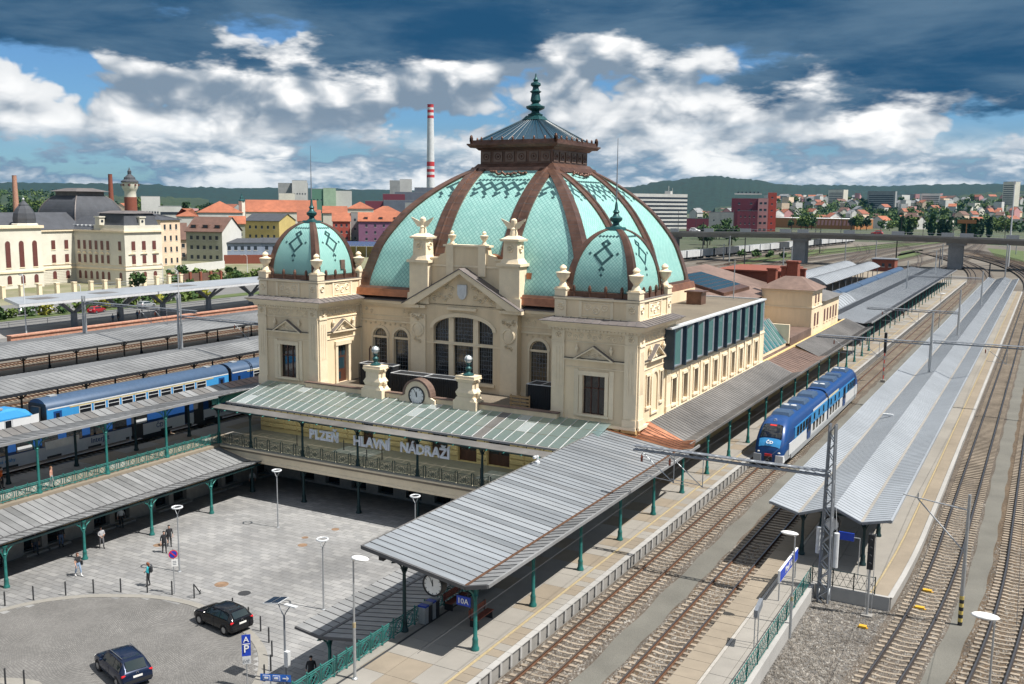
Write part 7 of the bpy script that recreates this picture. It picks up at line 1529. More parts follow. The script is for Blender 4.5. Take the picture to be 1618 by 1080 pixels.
for i, (x, y0, y1, z) in enumerate(((-20.85, 30, 320, 5.6), (-16.2, 30, 320, 5.6), (-4.6, 45, 320, 5.6), (-.3, 45, 320, 5.6))): solo('overhead_wire', MB().path([(x+.2*(-1)**k, y0+(y1-y0)*k/8, z) for k in range(9)], .012, 4), 'dark', (x, y0, z), ['overhead wire above the railcar track', 'overhead wire above the track beside the island platform', 'overhead wire above the outer right platform track', 'overhead wire above the rightmost track'][i], 'wire')
# ================================================================ buildings behind the station
M('wall_white', (.56, .56, .54), .85, var=.06, scale=.5, stain=.12); M('wall_cream', (.68, .65, .56), .85, var=.06, scale=.6, stain=.12); M('wall_peach', (.72, .56, .42), .85, stain=.1); M('wall_grey', (.30, .31, .31), .85, stain=.12); M('wall_sage', (.32, .33, .26), .85, stain=.1); M('wall_yellow', (.48, .38, .15), .85, stain=.1); M('wall_blue', (.25, .30, .40), .85, stain=.12); M('wall_red', (.42, .085, .06), .85, stain=.1); M('wall_purple', (.25, .11, .20), .85, stain=.1); M('wall_green_lit', (.33, .46, .33), .85, stain=.1); M('wall_green_shade', (.10, .22, .16), .85); M('wall_maroon', (.17, .035, .055), .8); M('wall_slate', (.13, .15, .19), .8, stain=.1); M('wall_orange', (.36, .16, .06), .7); M('wall_pink', (.58, .30, .30), .8); M('win', (.03, .04, .055), .15); M('win_brown', (.13, .045, .04), .4)
def block(parent, name, A, B, dep, z0, z1, mat):
    A = Vector((A[0], A[1], 0)); B = Vector((B[0], B[1], 0)); e = (B-A).normalized(); f = Vector((-e.y, e.x, 0)); q = [A, B, B+f*dep, A+f*dep]
    m = MB(); m.prism([(p.x, p.y) for p in q], 'z', z0, z1); return part(name, m, mat, parent, fix=True)
def roof_on(parent, A, B, dep, z0, z1, mat, kind='gable', ov=.5, gable=None):
    A = Vector((A[0], A[1], 0)); B = Vector((B[0], B[1], 0)); e = (B-A).normalized(); f = Vector((-e.y, e.x, 0)); a = A-e*ov-f*ov; b = B+e*ov-f*ov; c = B+e*ov+f*(dep+ov); d = A-e*ov+f*(dep+ov); ins = dep*.45 if kind == 'hip' else 0
    r0 = A-e*(ov if not ins else -ins)+f*dep/2; r1 = B+e*(ov if not ins else -ins)+f*dep/2; m = MB(); L = lambda p, z: (p.x, p.y, z); th = .25
    m.add([L(a, z0), L(b, z0), L(r1, z1), L(r0, z1), L(c, z0), L(d, z0)], [(0, 1, 2, 3), (4, 5, 3, 2), (1, 4, 2), (5, 0, 3)] if ins else [(0, 1, 2, 3), (4, 5, 3, 2)]); m.add([L(a, z0-th), L(b, z0-th), L(b, z0), L(a, z0)], [(0, 1, 2, 3)])
    r = part('roof', m, mat, parent)
    if not ins and gable: [part('gable', MB().add([L(q, z0-.1), L(q+f*dep, z0-.1), L(q+f*dep/2, z1-.15)], [(0, 1, 2)]), gable, parent) for q in (A, B)]
    return r
def win_row(parent, A, B, zs, n, w, h, mat='win', frame='wall_white', margin=.06, skip=(), arch=False, proud=.04):
    A = Vector((A[0], A[1], 0)); B = Vector((B[0], B[1], 0)); e = (B-A).normalized(); f = Vector((-e.y, e.x, 0)); Lg = (B-A).length
    for z in zs:
        for i in range(n):
            if i in skip: continue
            u = Lg*(margin+(1-2*margin)*(i+.5)/n); c = A+e*u-f*proud
            m = MB(); p = c
            if arch: pts = [(-w/2, z), (w/2, z), (w/2, z+h-w/2)]+[(cos(pi*k/6)*w/2, z+h-w/2+sin(pi*k/6)*w/2) for k in range(1, 6)]+[(-w/2, z+h-w/2)]
            else: pts = [(-w/2, z), (w/2, z), (w/2, z+h), (-w/2, z+h)]
            m.add([(p.x+e.x*a, p.y+e.y*a, b) for a, b in pts], [tuple(range(len(pts)))])
            wv = part('window', m, mat, parent)
            if frame: s = MB(); p2 = c-f*.06; s.add([(p2.x-e.x*(w/2+.15), p2.y-e.y*(w/2+.15), z-.22), (p2.x+e.x*(w/2+.15), p2.y+e.y*(w/2+.15), z-.22), (p2.x+e.x*(w/2+.15), p2.y+e.y*(w/2+.15), z-.04), (p2.x-e.x*(w/2+.15), p2.y-e.y*(w/2+.15), z-.04)], [(0, 1, 2, 3)]); part('sill', s, frame, wv)
def house(px0, px1, D, py_e, py_r, wall, roof, label, dep=12, kind='gable', rows=2, cols=4, gable=None, tilt=0, zb=-1, wcol='win', ww=1.2, wh=1.5, name='house', group=None, dorm=0, side=None):
    A = DIST(px0, D); B = DIST(px1, D*(1+tilt)); c = (A+B)/2; ze = HT(py_e, D, px0); zr = HT(py_r, D, px0)
    t = thing(name, (c.x, c.y, zb), label, 'house' if name == 'house' else 'building', group)
    w = block(t, 'wall', A, B, dep, zb, ze, wall)
    if side: e = (Vector(B)-Vector(A)).normalized(); f = Vector((-e.y, e.x, 0)); m = MB(); p = Vector(B)+e*.03; m.add([(p.x, p.y, zb), (p.x+f.x*dep, p.y+f.y*dep, zb), (p.x+f.x*dep, p.y+f.y*dep, ze), (p.x+f.x*dep/2, p.y+f.y*dep/2, zr-.1), (p.x, p.y, ze)], [(0, 1, 2, 3, 4)]); part('side_wall', m, side, t)
    if kind == 'flat': part('roof', MB().box(0, 0, 0, 0, 0, 0), roof, t) if 0 else block(t, 'roof', A, B, dep, ze, ze+.35, roof)
    else:
        r = roof_on(t, A, B, dep, ze, zr, roof, kind, gable=gable or wall)
        ee = (Vector(B)-Vector(A)).normalized(); ff = Vector((-ee.y, ee.x, 0)); Lh = (Vector(B)-Vector(A)).length
        for i in range(dorm):
            u = Lh*(i+.5)/dorm; p = Vector(A)+ee*u+ff*1.2; z0 = ze+(zr-ze)*.2; m = MB(); m.prism([(p.x-ee.x*1.2, p.y-ee.y*1.2), (p.x+ee.x*1.2, p.y+ee.y*1.2), (p.x+ee.x*1.2+ff.x*3, p.y+ee.y*1.2+ff.y*3), (p.x-ee.x*1.2+ff.x*3, p.y-ee.y*1.2+ff.y*3)], 'z', z0, z0+1.5); dm = part('dormer', m, roof, t, fix=True); q = p-ff*.05; part('pane', MB().add([(q.x-ee.x*.9, q.y-ee.y*.9, z0+.3), (q.x+ee.x*.9, q.y+ee.y*.9, z0+.3), (q.x+ee.x*.9, q.y+ee.y*.9, z0+1.3), (q.x-ee.x*.9, q.y-ee.y*.9, z0+1.3)], [(0, 1, 2, 3)]), 'win', dm)
    if rows: win_row(t, A, B, [zb+1.2+k*max(2.6, (ze-zb-.6)/rows) for k in range(rows)], cols, ww, wh, wcol)
    return t
# ---- low buildings of the station itself
hl_ = thing('station_hall', (CX, 128, GZ), 'brown metal-roofed station hall behind the great dome', 'building')
part('wall', MB().box(-60, -35.6, 105.2, 150, GZ, 10.6), 'cream', hl_); part('roof', MB().prism([(-60.6, 10.6), (-35.0, 10.6), (-47.8, 13.9)], 'y', 104.8, 150.4), 'copper_roof', hl_, fix=True)
m = MB()
for i in range(7): a = -44.6+i*1.0; m.add([(a, 126, 13.45-(a+47.8)*.2578+.9-.0), (a+.9, 126, 13.45-(a+.9+47.8)*.2578+.9), (a+.9, 138, 13.45-(a+.9+47.8)*.2578+.9), (a, 138, 13.45-(a+47.8)*.2578+.9)], [(0, 1, 2, 3)])
part('skylight', m, 'pane_blue', hl_, kind='stuff'); part('skylight_curb', MB().add([(-44.8, 125.8, 12.6), (-37.5, 125.8, 10.9), (-37.5, 138.2, 10.9), (-44.8, 138.2, 12.6), (-44.8, 125.8, 13.55), (-37.5, 125.8, 11.7), (-37.5, 138.2, 11.7), (-44.8, 138.2, 13.55)], [(4, 5, 6, 7), (0, 1, 5, 4), (1, 2, 6, 5), (2, 3, 7, 6), (3, 0, 4, 7)]), 'copper', hl_)
bb_ = solo('brick_plant_room', MB().box(-46.5, -36.5, 152, 166, GZ, 12.9).box(-46.8, -36.2, 151.7, 166.3, 12.9, 13.15), 'brick', (-41.5, 159, GZ), 'flat-topped dark red brick block behind the station hall', 'building')
gs = thing('lean_to_glazing', (-28.6, 118, 5), 'sloping glass roof beside the copper strip of platform roof', 'skylight')
for k in range(8): part('pane', MB().add([(-28.6, 110.2+k*1.7, 6.0), (-28.6, 111.8+k*1.7, 6.0), (-31.0, 111.8+k*1.7, 8.9), (-31.0, 110.2+k*1.7, 8.9)], [(0, 1, 2, 3)]), 'strip_glass', gs); part('bar', MB().tube((-28.55, 111.85+k*1.7, 6.0), (-30.95, 111.85+k*1.7, 8.95), .05, None, 4), 'galv', gs)
part('wall', MB().box(-35.6, -31.02, 109.6, 124, GZ, 8.85).box(-31.02, -28.65, 109.6, 124, GZ, 5.95), 'cream', gs)
part('side_wall', MB().box(-31, -28.3, 123.8, 124.2, 5.9, 8.3), 'cream_trim', gs); part('flat_roof', MB().box(-35.6, -31.1, 109.6, 124, 8.86, 8.95), 'copper_roof', gs)
part('low_roof', MB().box(-36, -28.2, 124.3, 136.4, GZ, 6.6), 'copper_roof', gs)
h2 = thing('signal_house', (-31.5, 142, GZ), 'small yellow plastered house with brown hipped roof beside the platform roof', 'house')
part('wall', MB().box(-35.2, -28.3, 136.5, 143, GZ, 11.7), 'wall_cream' if 0 else 'cream', h2); part('wall', MB().box(-34.6, -28.32, 143.02, 156, GZ, 9.7), 'cream', h2)
part('string_course', MB().box(-35.3, -28.2, 136.4, 143.05, 9.2, 9.4).box(-35.35, -28.15, 136.35, 143.1, 11.4, 11.7), 'cream_trim', h2)
def hip(x0, x1, y0, y1, z0, z1, mat, par, ov=.5, ins=2.2): m = MB(); m.add([(x0-ov, y0-ov, z0), (x1+ov, y0-ov, z0), (x1+ov, y1+ov, z0), (x0-ov, y1+ov, z0), (x0+ins, (y0+y1)/2-.6, z1), (x1-ins, (y0+y1)/2-.6, z1), (x1-ins, (y0+y1)/2+.6, z1), (x0+ins, (y0+y1)/2+.6, z1)], [(0, 1, 5, 4), (1, 2, 6, 5), (2, 3, 7, 6), (3, 0, 4, 7), (4, 5, 6, 7), (0, 3, 2, 1)]); return part('roof', m, mat, par)
hip(-35.2, -28.3, 136.5, 143, 11.72, 13.3, 'copper_roof', h2); hip(-34.6, -28.32, 143.6, 156, 9.72, 11.0, 'zinc_dull', h2)
win_row(h2, (-28.3, 136.6), (-28.3, 142.9), [9.8], 2, .8, 1.2, 'win_brown', 'cream_trim', .2); win_row(h2, (-28.3, 136.6), (-28.3, 142.9), [6.6], 2, .9, 1.8, 'win_brown', 'cream_trim', .2); win_row(h2, (-28.32, 144), (-28.32, 155.5), [6.6], 5, .9, 1.8, 'win_brown', 'cream_trim', .04)
for i, (x, y, h, w) in enumerate(((-35.0, 141, 14.3, .6), (-33.0, 145, 15.2, .8), (-32.0, 147, 14.0, .35), (-34.2, 144.5, 14.4, .35))): solo('chimney_stack', MB().box(x-w, x+w, y-w, y+w, 8, h-.25).box(x-w-.12, x+w+.12, y-w-.12, y+w+.12, h-.25, h), 'brick', (x, y, 8), ['dark red brick chimney at the left corner of the small yellow house', 'thickest dark red brick chimney behind the small yellow house', 'slim right-hand brick chimney behind the small yellow house', 'slim middle brick chimney behind the small yellow house'][i], 'chimney')
def barrel(x0, x1, y0, y1, z0, rise, label, mat='sheet_blue'):
    t = thing('barrel_roof', ((x0+x1)/2, (y0+y1)/2, PL), label, 'roof'); n = 10; m = MB(); P = lambda k: (x0+(x1-x0)*k/n, z0+rise*sin(pi*k/n)); pts = [P(k) for k in range(n+1)]
    for a, b in zip(pts, pts[1:]): slab_between(m, a, b, y0, y1, .12)
    part('roof_sheet', m, mat, t); s = MB(); y = y0
    while y < y1: [slab_between(s, a, b, y, y+.08, .05, up=.05) for a, b in zip(pts, pts[1:])]; y += 2.4
    part('seams', s, 'zinc_dull', t, kind='stuff')
    y = y0+3
    while y < y1: part('column', MB().tube(((x0+.8), y, PL), ((x0+.8), y, z0+.3), .12, None, 8), 'steel_grey', t); part('column', MB().tube(((x1-.8), y, PL), ((x1-.8), y, z0+.3), .12, None, 8), 'steel_grey', t); y += 9
    part('end_arch', MB().prism(pts, 'y', y0-.1, y0), 'steel_grey', t, fix=True)
barrel(-38.8, -33.6, 178, 205, 4.3, 1.6, 'small barrel-vaulted grey roof beside the far folded roof'); barrel(-62, -54.5, 245, 330, 4.2, 1.5, 'left of two long barrel-vaulted grey roofs'); barrel(-54.2, -47.6, 245, 330, 4.2, 1.5, 'right of two long barrel-vaulted grey roofs')
struct('platform', MB().box(-62, -47, 215, 360, GZ, PL-.02), 'slab_sand'); struct('platform', MB().box(-38.8, -28.7, 160, 335, GZ, PL-.02), 'slab_sand')
for i, (ya, yb, st) in enumerate(((206, 231, 'blue'), (231.5, 257, 'blue'), (257.5, 283, 'navy'), (283.5, 309, 'navy'), (309.5, 335, 'navy'))): coach(-42.6-.0*i, ya, yb, '%s blue and white carriage of the train beyond the small yellow house' % ['nearest', 'second', 'third', 'fourth', 'farthest'][i], st)
for i, x in enumerate((-42.6, -66.5, -71.2, -90, -96, -104, -112)): track(['railway track under the far blue train', 'railway track left of the barrel roofs', 'second railway track left of the barrel roofs', 'yard track crossing beneath the bridge, nearest the barrel roofs', 'second yard track beneath the bridge', 'third yard track beneath the bridge', 'yard track nearest the freight wagons'][i], lambda y, x=x: x+bend(y)*.5, 200, 640, 0, ('rust_rail', 'rail_top'), 'sleeper_old', far=205)
for i in range(9):
    x = -122+i*10.5; fx = lambda y, x=x, i=i: x+(y-380)*(.05+.012*(4-i))+3*sin(y*.012+i)
    mb = MB(); ribbon(mb, lambda y: fx(y)-2, lambda y: fx(y)+2, [380+15*k for k in range(32)], GZ+.03+.004*i); struct('ballast_bed', mb, 'ballast'); track('far yard track beyond the bridge, %s from the left' % ORDS[i], fx, 382, 840, 0, ('dark_rail', 'rail_top'), 'sleeper_old', far=383)
for i in range(4): track('curving yard track at the far right, %s from the island platform' % ORDS[i], lambda y, i=i: 6+i*5-(y-180)*.055*(1+.1*i)+bend(y)*.5, 185, 600, 0, ('rust_rail', 'rail_top'), 'sleeper_old', far=188)
struct('grass_verge', MB().add([(*G(px, py, GZ+.05)[:2], GZ+.05) for px, py in ((1412, 412), (1424, 397), (1455, 393), (1462, 398), (1440, 408))], [(0, 1, 2, 3, 4)]), 'grass'); struct('grass_verge', MB().add([(*G(px, py, GZ+.05)[:2], GZ+.05) for px, py in ((1150, 415), (1260, 396), (1420, 384), (1500, 382), (1300, 402), (1180, 418))], [(0, 1, 2, 3, 4, 5)]), 'grass'); struct('grass_verge', MB().add([(*G(px, py, GZ+.06)[:2], GZ+.06) for px, py in ((1560, 392), (1618, 396), (1618, 425), (1580, 412))], [(0, 1, 2, 3)]), 'grass')
cab = thing('relay_cabin', (*G(1395, 425, 0)[:2], GZ), 'dark brick trackside cabin beyond the far blue train', 'hut'); p = cab.location; part('wall', MB().box(p.x-4, p.x+4, p.y, p.y+8, GZ, 3.6), 'brick', cab); part('roof', MB().box(p.x-4.4, p.x+4.4, p.y-.4, p.y+8.4, 3.6, 3.9), 'steel_grey', cab); win_row(cab, (p.x-4, p.y), (p.x+4, p.y), [1.0], 3, 1.0, 1.2)
# ---- road bridge
br_ = thing('road_bridge', (-70, 420, GZ), 'long grey concrete road bridge crossing the tracks', 'bridge'); M('bridge_grey', (.27, .275, .28), .85, stain=.15); M('barrier_grey', (.40, .42, .44), .6)
def bz(x): return 12.35-.00016*(x+75)**2
xs_ = [-260+20*i for i in range(21)]
m = MB(); n2 = MB()
for a, b in zip(xs_, xs_[1:]):
    za, zb_ = bz(a), bz(b); m.add([(a, 413, za-.75), (b, 413, zb_-.75), (b, 427, zb_-.75), (a, 427, za-.75), (a, 413, za-.35), (b, 413, zb_-.35), (b, 427, zb_-.35), (a, 427, za-.35), (a, 415.5, za-2.6), (b, 415.5, zb_-2.6), (b, 424.5, zb_-2.6), (a, 424.5, za-2.6)], [(4, 5, 6, 7), (0, 1, 5, 4), (0, 8, 9, 1), (8, 11, 10, 9), (2, 10, 11, 3), (2, 3, 7, 6)])
    n2.add([(a, 412.9, za-.8), (b, 412.9, zb_-.8), (b, 412.9, zb_), (a, 412.9, za), (a, 413.2, za), (b, 413.2, zb_), (a, 413.2, za-.3), (b, 413.2, zb_-.3)], [(0, 1, 2, 3), (3, 2, 5, 4), (4, 5, 7, 6)])
part('deck', m, 'bridge_grey', br_); part('parapet', n2, 'concrete', br_)
m = MB()
for a, b in zip(xs_, xs_[1:]): m.tube((a, 413.05, bz(a)+.9), (b, 413.05, bz(b)+.9), .05, None, 4); [m.tube((a+k*2, 413.05, bz(a)), (a+k*2, 413.05, bz(a)+.9), .03, None, 4) for k in range(10)]
part('railing', m, 'steel_grey', br_)
for (px, w) in ((1066, 13), (1120, 15), (1178, 17), (1241, 18), (1269, 18), (1342, 18), (1419, 20), (1498, 20), (1528, 22), (1601, 21)):
    a = ON(px-w/2, 365, 'y', 412.7).x; b = ON(px+w/2, 365, 'y', 412.7).x; part('noise_panel', MB().box(a, b, 412.6, 412.75, bz(a)-.25, bz(a)+1.3), 'barrier_grey', br_)
for x in (-150, -93, -33, 27, -205): part('pier', MB().box(x-2.6, x+2.6, 417, 423, GZ-.1, bz(x)-2.5).box(x-3.4, x+3.4, 416, 424, bz(x)-3.6, bz(x)-2.55), 'bridge_grey', br_)
for px in (1032, 1072, 1100, 1160, 1185, 1252, 1290, 1330, 1345, 1425, 1460, 1508, 1590): x = ON(px, 345, 'y', 420).x; z = bz(x); solo('street_lamp', MB().tube((x, 420, z-.4), (x, 420, z+9), .12, .07, 6).tube((x, 420, z+9), (x-1.2, 420, z+9.2), .05, None, 5).cbox((x-1.4, 420, z+9.2), .6, .25, .12), 'dark', (x, 420, z-.4), 'tall street lamp on the road bridge, %s from the left' % (ORDS[(1032, 1072, 1100, 1160, 1185, 1252, 1290, 1330, 1345, 1425, 1460, 1508, 1590).index(px)]), 'street lamp', 'street lamps on the bridge')
M('paint_white', (.7, .7, .7), .3); M('paint_red', (.30, .012, .02), .3); M('paint_silver', (.4, .42, .44), .3, .4)
for px, pt_, lb in ((1098, 'paint_white', 'white car driving over the road bridge'), (1386, 'paint_red', 'dark red car driving over the road bridge')): x = ON(px, 362, 'y', 415.5).x; car('car', (x, 415.5, bz(x)-.34), pi if pt_ == 'paint_red' else 0, pt_, lb, 4.6, 1.85, 1.75)
# freight wagons
fa = Vector((-134, 418, 0)); fb = Vector((-112, 690, 0)); fd = (fb-fa).normalized(); frz = math.atan2(fd.y, fd.x)
wg_t = None; M('wagon_white', (.55, .56, .57), .7, var=.1, scale=.4, stain=.2); M('wagon_dark', (.06, .065, .075), .7, var=.2, scale=.4)
def wagon_meshes(mat):
    w = MB().box(-6.8, 6.8, -1.4, 1.4, 1.1, 3.9).mesh('box', mat); rb = MB()
    for k in range(9): rb.box(-6.7+k*1.65, -6.55+k*1.65, -1.47, 1.47, 1.1, 3.95)
    return w, rb.mesh('ribs', mat), MB().box(-7, 7, -1.2, 1.2, .75, 1.08).mesh('underframe', 'dark'), MB().tube((0, -.8, .45), (0, .8, .45), .45).mesh('wheelset', 'dark')
wm_ = {'w': wagon_meshes('wagon_white'), 'd': wagon_meshes('wagon_dark')}
for i in range(-2, 17):
    c = fa+fd*(i*15); k = 'd' if i in (1, 2, 7, 11) else 'w'; t = thing('freight_wagon', c, '%s freight wagon in the row beneath the bridge, %s in line from the left' % ('dark' if k == 'd' else 'white', ORDS[i+2]), 'wagon', 'freight wagons in the yard', rz=frz)
    for nm, me in zip(('box', 'ribs', 'underframe'), wm_[k]): lk(nm, me, t)
    for x_ in (-5, -3.4, 3.4, 5): lk('wheelset', wm_[k][3], t, (x_, 0, 0))
tm_ = [(1110, 405, 350), (1143, 412, 385), (1152, 414, 372), (1176, 418, 375), (1237, 428, 390), (1250, 425, 388), (1295, 400, 360), (1335, 412, 370), (1383, 415, 378), (1415, 420, 376), (1484, 424, 392), (1488, 418, 385), (1503, 421, 377), (1510, 420, 375), (1588, 437, 385), (1562, 450, 425), (1605, 402, 375)]
for i, (px, pb, pt_) in enumerate(tm_): p = G(px, pb, GZ); zt_ = ON(px, pt_, 'y', p.y).z; solo('catenary_mast', MB().tube((p.x, p.y, GZ), (p.x, p.y, max(zt_, 6)), .26, .2, 8).tube((p.x-3, p.y, max(zt_, 6)-1), (p.x, p.y, max(zt_, 6)-.6), .06, None, 5), 'galv' if i % 3 else 'dark', (p.x, p.y, GZ), 'slim overhead-line mast in the far yard, %s from the left' % ORDS[i], 'catenary mast', 'masts in the far yard')
# ---- museum with dark domes
mu = thing('museum_building', (-240, 180, GZ), 'large cream neo-baroque building with dark slate domes at the left', 'building'); z0 = GZ
X1, X2, YA, YB = -224.8, -246.0, 185.1, 198.0
part('pavilion_wall', MB().box(X2, X1, YA, YB, z0, 14.3), 'wall_cream', mu); part('main_wall', MB().box(X2-16, X2-.02, 100, 198, z0, 14.3), 'wall_cream', mu)
part('cornice', MB().box(X2+.4, X1+.5, YA-.5, YB+.5, 14.0, 14.5).box(X2-16, X2+.4, 100, YA-.52, 14.0, 14.5), 'cream_trim', mu); part('string_course', MB().box(X2, X1+.25, YA-.25, YB+.2, 3.4, 3.9).box(X2-16, X2+.25, 100, YA-.27, 3.4, 3.9).box(X2, X1+.15, YA-.15, YB+.1, 4.6, 4.75).box(X2-16, X2+.15, 100, YA-.17, 4.6, 4.75), 'cream_trim', mu)
part('attic', MB().box(X1-12.5, X1, YA, YB, 14.5, 15.9), 'wall_cream', mu)
for k in range(8): part('rustication', MB().box(X2, X1+.06, YA-.06, YB, z0+.3+k*.45, z0+.62+k*.45).box(X2-16, X2+.06, 100, YA-.07, z0+.3+k*.45, z0+.62+k*.45), 'wall_cream', mu)
part('mansard_roof', MB().frust(X1-6.4, 191.5, 15.9, 19.2, 5.9, 6.0, 5.0, 5.0), 'roof_dark', mu); part('mansard_cap', MB().frust(X1-6.4, 191.5, 19.2, 19.9, 5.6, 5.6, 3.0, 3.0), 'lead_roof', mu)
part('wing_roof', MB().prism([(YA-.4, 14.5), (YB+.4, 14.5), ((YA+YB)/2, 18.2)], 'x', X2-8, X1-12.6), 'roof_dark', mu, fix=True); part('main_roof', MB().prism([(X2-16.4, 14.5), (X2+.5, 14.5), (X2-8, 19.2)], 'y', 100, 198), 'roof_dark', mu, fix=True)
for k in range(6): part('roof_light', MB().cbox((X1-14.5-k*.9*2, YA+1.6, 15.7), .9, .8, .3), 'grey_white', mu)
for (x, y) in ((X1-1.0, YA+6.4), (X1-9.5, YA-.2)): u_ = part('dormer', MB().box(x-.9, x+.9, y-.9, y+.9, 15.9, 18.0).box(x-1.15, x+1.15, y-1.15, y+1.15, 18.0, 18.35), 'wall_cream', mu); part('oculus', MB().tube((x+.92, y, 17), (x+.96, y, 17), .4, None, 10), 'win', u_)
F1 = ((X1+.02, YA), (X1+.02, YB)); F2 = ((X2, YA-.02), (X1, YA-.02)); F3 = ((X2+.02, 145), (X2+.02, YA))
for zz, hh, ar in ((9.0, 2.5, False), (5.2, 2.3, False), (.6, 2.3, True)): win_row(mu, *F1, [zz], 3, 1.25, hh, 'win_brown', 'cream_trim', .08, arch=ar, proud=.08); win_row(mu, *F2, [zz], 8, 1.1, hh, 'win_brown', 'cream_trim', .04, arch=ar, proud=.08, skip=(6,))
for zz, hh, ar in ((9.0, 2.5, False), (5.2, 2.3, False), (.6, 2.3, True)): win_row(mu, (X2+.02, 171.5), (X2+.02, YA), [zz], 3, 1.2, hh, 'win_brown', 'cream_trim', .04, arch=ar, proud=.08)
for a in (-1, 0, 1): part('window_hood', MB().prism([(191.5+a*4.1-1.2, 7.9), (191.5+a*4.1+1.2, 7.9), (191.5+a*4.1, 8.6)], 'x', X1, X1+.3), 'cream_trim', mu, fix=True)
for k in range(6): part('window_hood', MB().prism([(X2+2.1+k*2.45-.9, 7.9), (X2+2.1+k*2.45+.9, 7.9), (X2+2.1+k*2.45, 8.5)], 'y', YA-.3, YA), 'cream_trim', mu, fix=True)
bay = (X2, X2+5.0, 155, 171.3)
part('bay', MB().box(bay[0], bay[1], bay[2], bay[3], z0, 15.2), 'wall_cream', mu); part('bay_cornice', MB().box(bay[0], bay[1]+.5, bay[2]-.5, bay[3]+.5, 15.2, 15.9).box(bay[0], bay[1]+.3, bay[2]-.3, bay[3]+.3, 3.4, 3.9), 'cream_trim', mu)
win_row(mu, (bay[1]+.02, bay[2]), (bay[1]+.02, bay[3]), [4.9], 4, 1.4, 7.0, 'win_brown', 'cream_trim', .02, arch=True, proud=.08); win_row(mu, (bay[1]+.02, bay[2]), (bay[1]+.02, bay[3]), [.5], 4, 1.2, 2.3, 'win_brown', 'cream_trim', .02, arch=True, proud=.08); win_row(mu, (X2+.02, 140), (X2+.02, 154.8), [4.9], 3, 1.5, 7.0, 'win_brown', 'cream_trim', .04, arch=True, proud=.08)
p = DIST(37, 298); part('turret_base', MB().lathe((p.x, p.y, 14.6), [(3.4, 0), (3.4, 1.6), (3.0, 1.8)], 8), 'wall_cream', mu); part('turret_dome', MB().lathe((p.x, p.y, 16.3), [(2.85, 0), (2.95, 1.4), (2.7, 2.8), (2.1, 4.0), (1.3, 4.9), (1.35, 5.1), (.9, 5.5), (.1, 6.3)], 8), 'roof_dark', mu); part('turret_finial', MB().tube((p.x, p.y, 22), (p.x, p.y, 24), .08, .03, 6).sphere((p.x, p.y, 22.9), .3), 'grey_white', mu)
p = DIST(127, 325); dm_ = smooth_line([(8.6, 0), (8.6, 2.2), (8.0, 4.6), (6.7, 6.9), (5.0, 8.6)], 3)
m = MB()
for (r0_, h0), (r1_, h1) in zip(dm_, dm_[1:]): m.frust(p.x, p.y, 15.4+h0, 15.4+h1, r0_, r0_, r1_, r1_)
part('great_dome', m, 'roof_dark', mu); part('dome_base', MB().box(p.x-9, p.x+9, p.y-9, p.y+9, 12, 15.4), 'wall_cream', mu); part('dome_lantern', MB().box(p.x-4.8, p.x+4.8, p.y-4.8, p.y+4.8, 24.0, 25.3).frust(p.x, p.y, 25.3, 26.3, 6.0, 6.0, 2.6, 2.6), 'lead_roof', mu)
m = MB()
for sx in (-1, 1):
    for sy in (-1, 1):
        for (r0_, h0), (r1_, h1) in zip(dm_, dm_[1:]): m.tube((p.x+sx*r0_, p.y+sy*r0_, 15.4+h0), (p.x+sx*r1_, p.y+sy*r1_, 15.4+h1), .22, None, 5)
part('dome_ridges', m, 'lead_roof', mu)
# fence of pillars in front
fn = thing('pillar_fence', (-212, 175, GZ), 'row of cream pillars with railings in front of the neo-baroque building', 'fence')
for i in range(14): q = Vector((-214-.9*max(0, 6-i), 140+i*4.2, GZ)); part('pillar', MB().box(q.x-.45, q.x+.45, q.y-.45, q.y+.45, GZ, 2.2).box(q.x-.55, q.x+.55, q.y-.55, q.y+.55, 2.2, 2.45), 'cream_trim', fn)
part('plinth', MB().box(-215, -214.4, 165, 196, GZ, .1), 'stone', fn); part('rails', MB().tube((-214, 165, 1.6), (-214, 196, 1.6), .05, None, 4).tube((-214, 165, .9), (-214, 196, .9), .05, None, 4), 'steel_grey', fn)
# ---- bus terminal
struct('road', MB().add([(-205, 60, GZ+.02), (-148.2, 60, GZ+.02), (-148.2, 240, GZ+.02), (-205, 240, GZ+.02)], [(0, 1, 2, 3)]), M('pale_asphalt', (.15, .15, .148), .9, scale=.5)); struct('grass_strip', MB().box(-183, -178, 90, 230, GZ, GZ+.15), 'grass'); struct('pavement', MB().box(-166, -156, 96, 200, GZ, GZ+.14), 'concrete'); struct('grass_strip', MB().add([(-420, 60, GZ+.015), (-205, 60, GZ+.015), (-205, 420, GZ+.015), (-420, 420, GZ+.015)], [(0, 1, 2, 3)]), M('waste', (.13, .15, .055), .95, scale=.12, col2=(.30, .27, .20), stain=.3))
solo('brick_retaining_wall', MB().box(-148.2, -147.2, 98, 200, GZ, .75).box(-148.4, -147.0, 98, 200, .75, .95), 'brick_wall', (-147.7, 140, GZ), 'weathered red brick wall between the tracks and the bus stands', 'wall')
tr = thing('bus_terminal_roof', (-160, 135, GZ), 'long flat pale roof on branching columns over the bus stands', 'roof')
rp = [(-153.6, 104.2), (-153.6, 176), (-165.8, 176), (-165.8, 109.6)]; part('roof_slab', MB().prism(rp, 'z', 4.7, 5.15), 'grey_white', tr, fix=True); part('roof_skin', MB().prism([(a*.998-.3, b) for a, b in rp], 'z', 5.16, 5.2), 'sheet_blue', tr, fix=True)
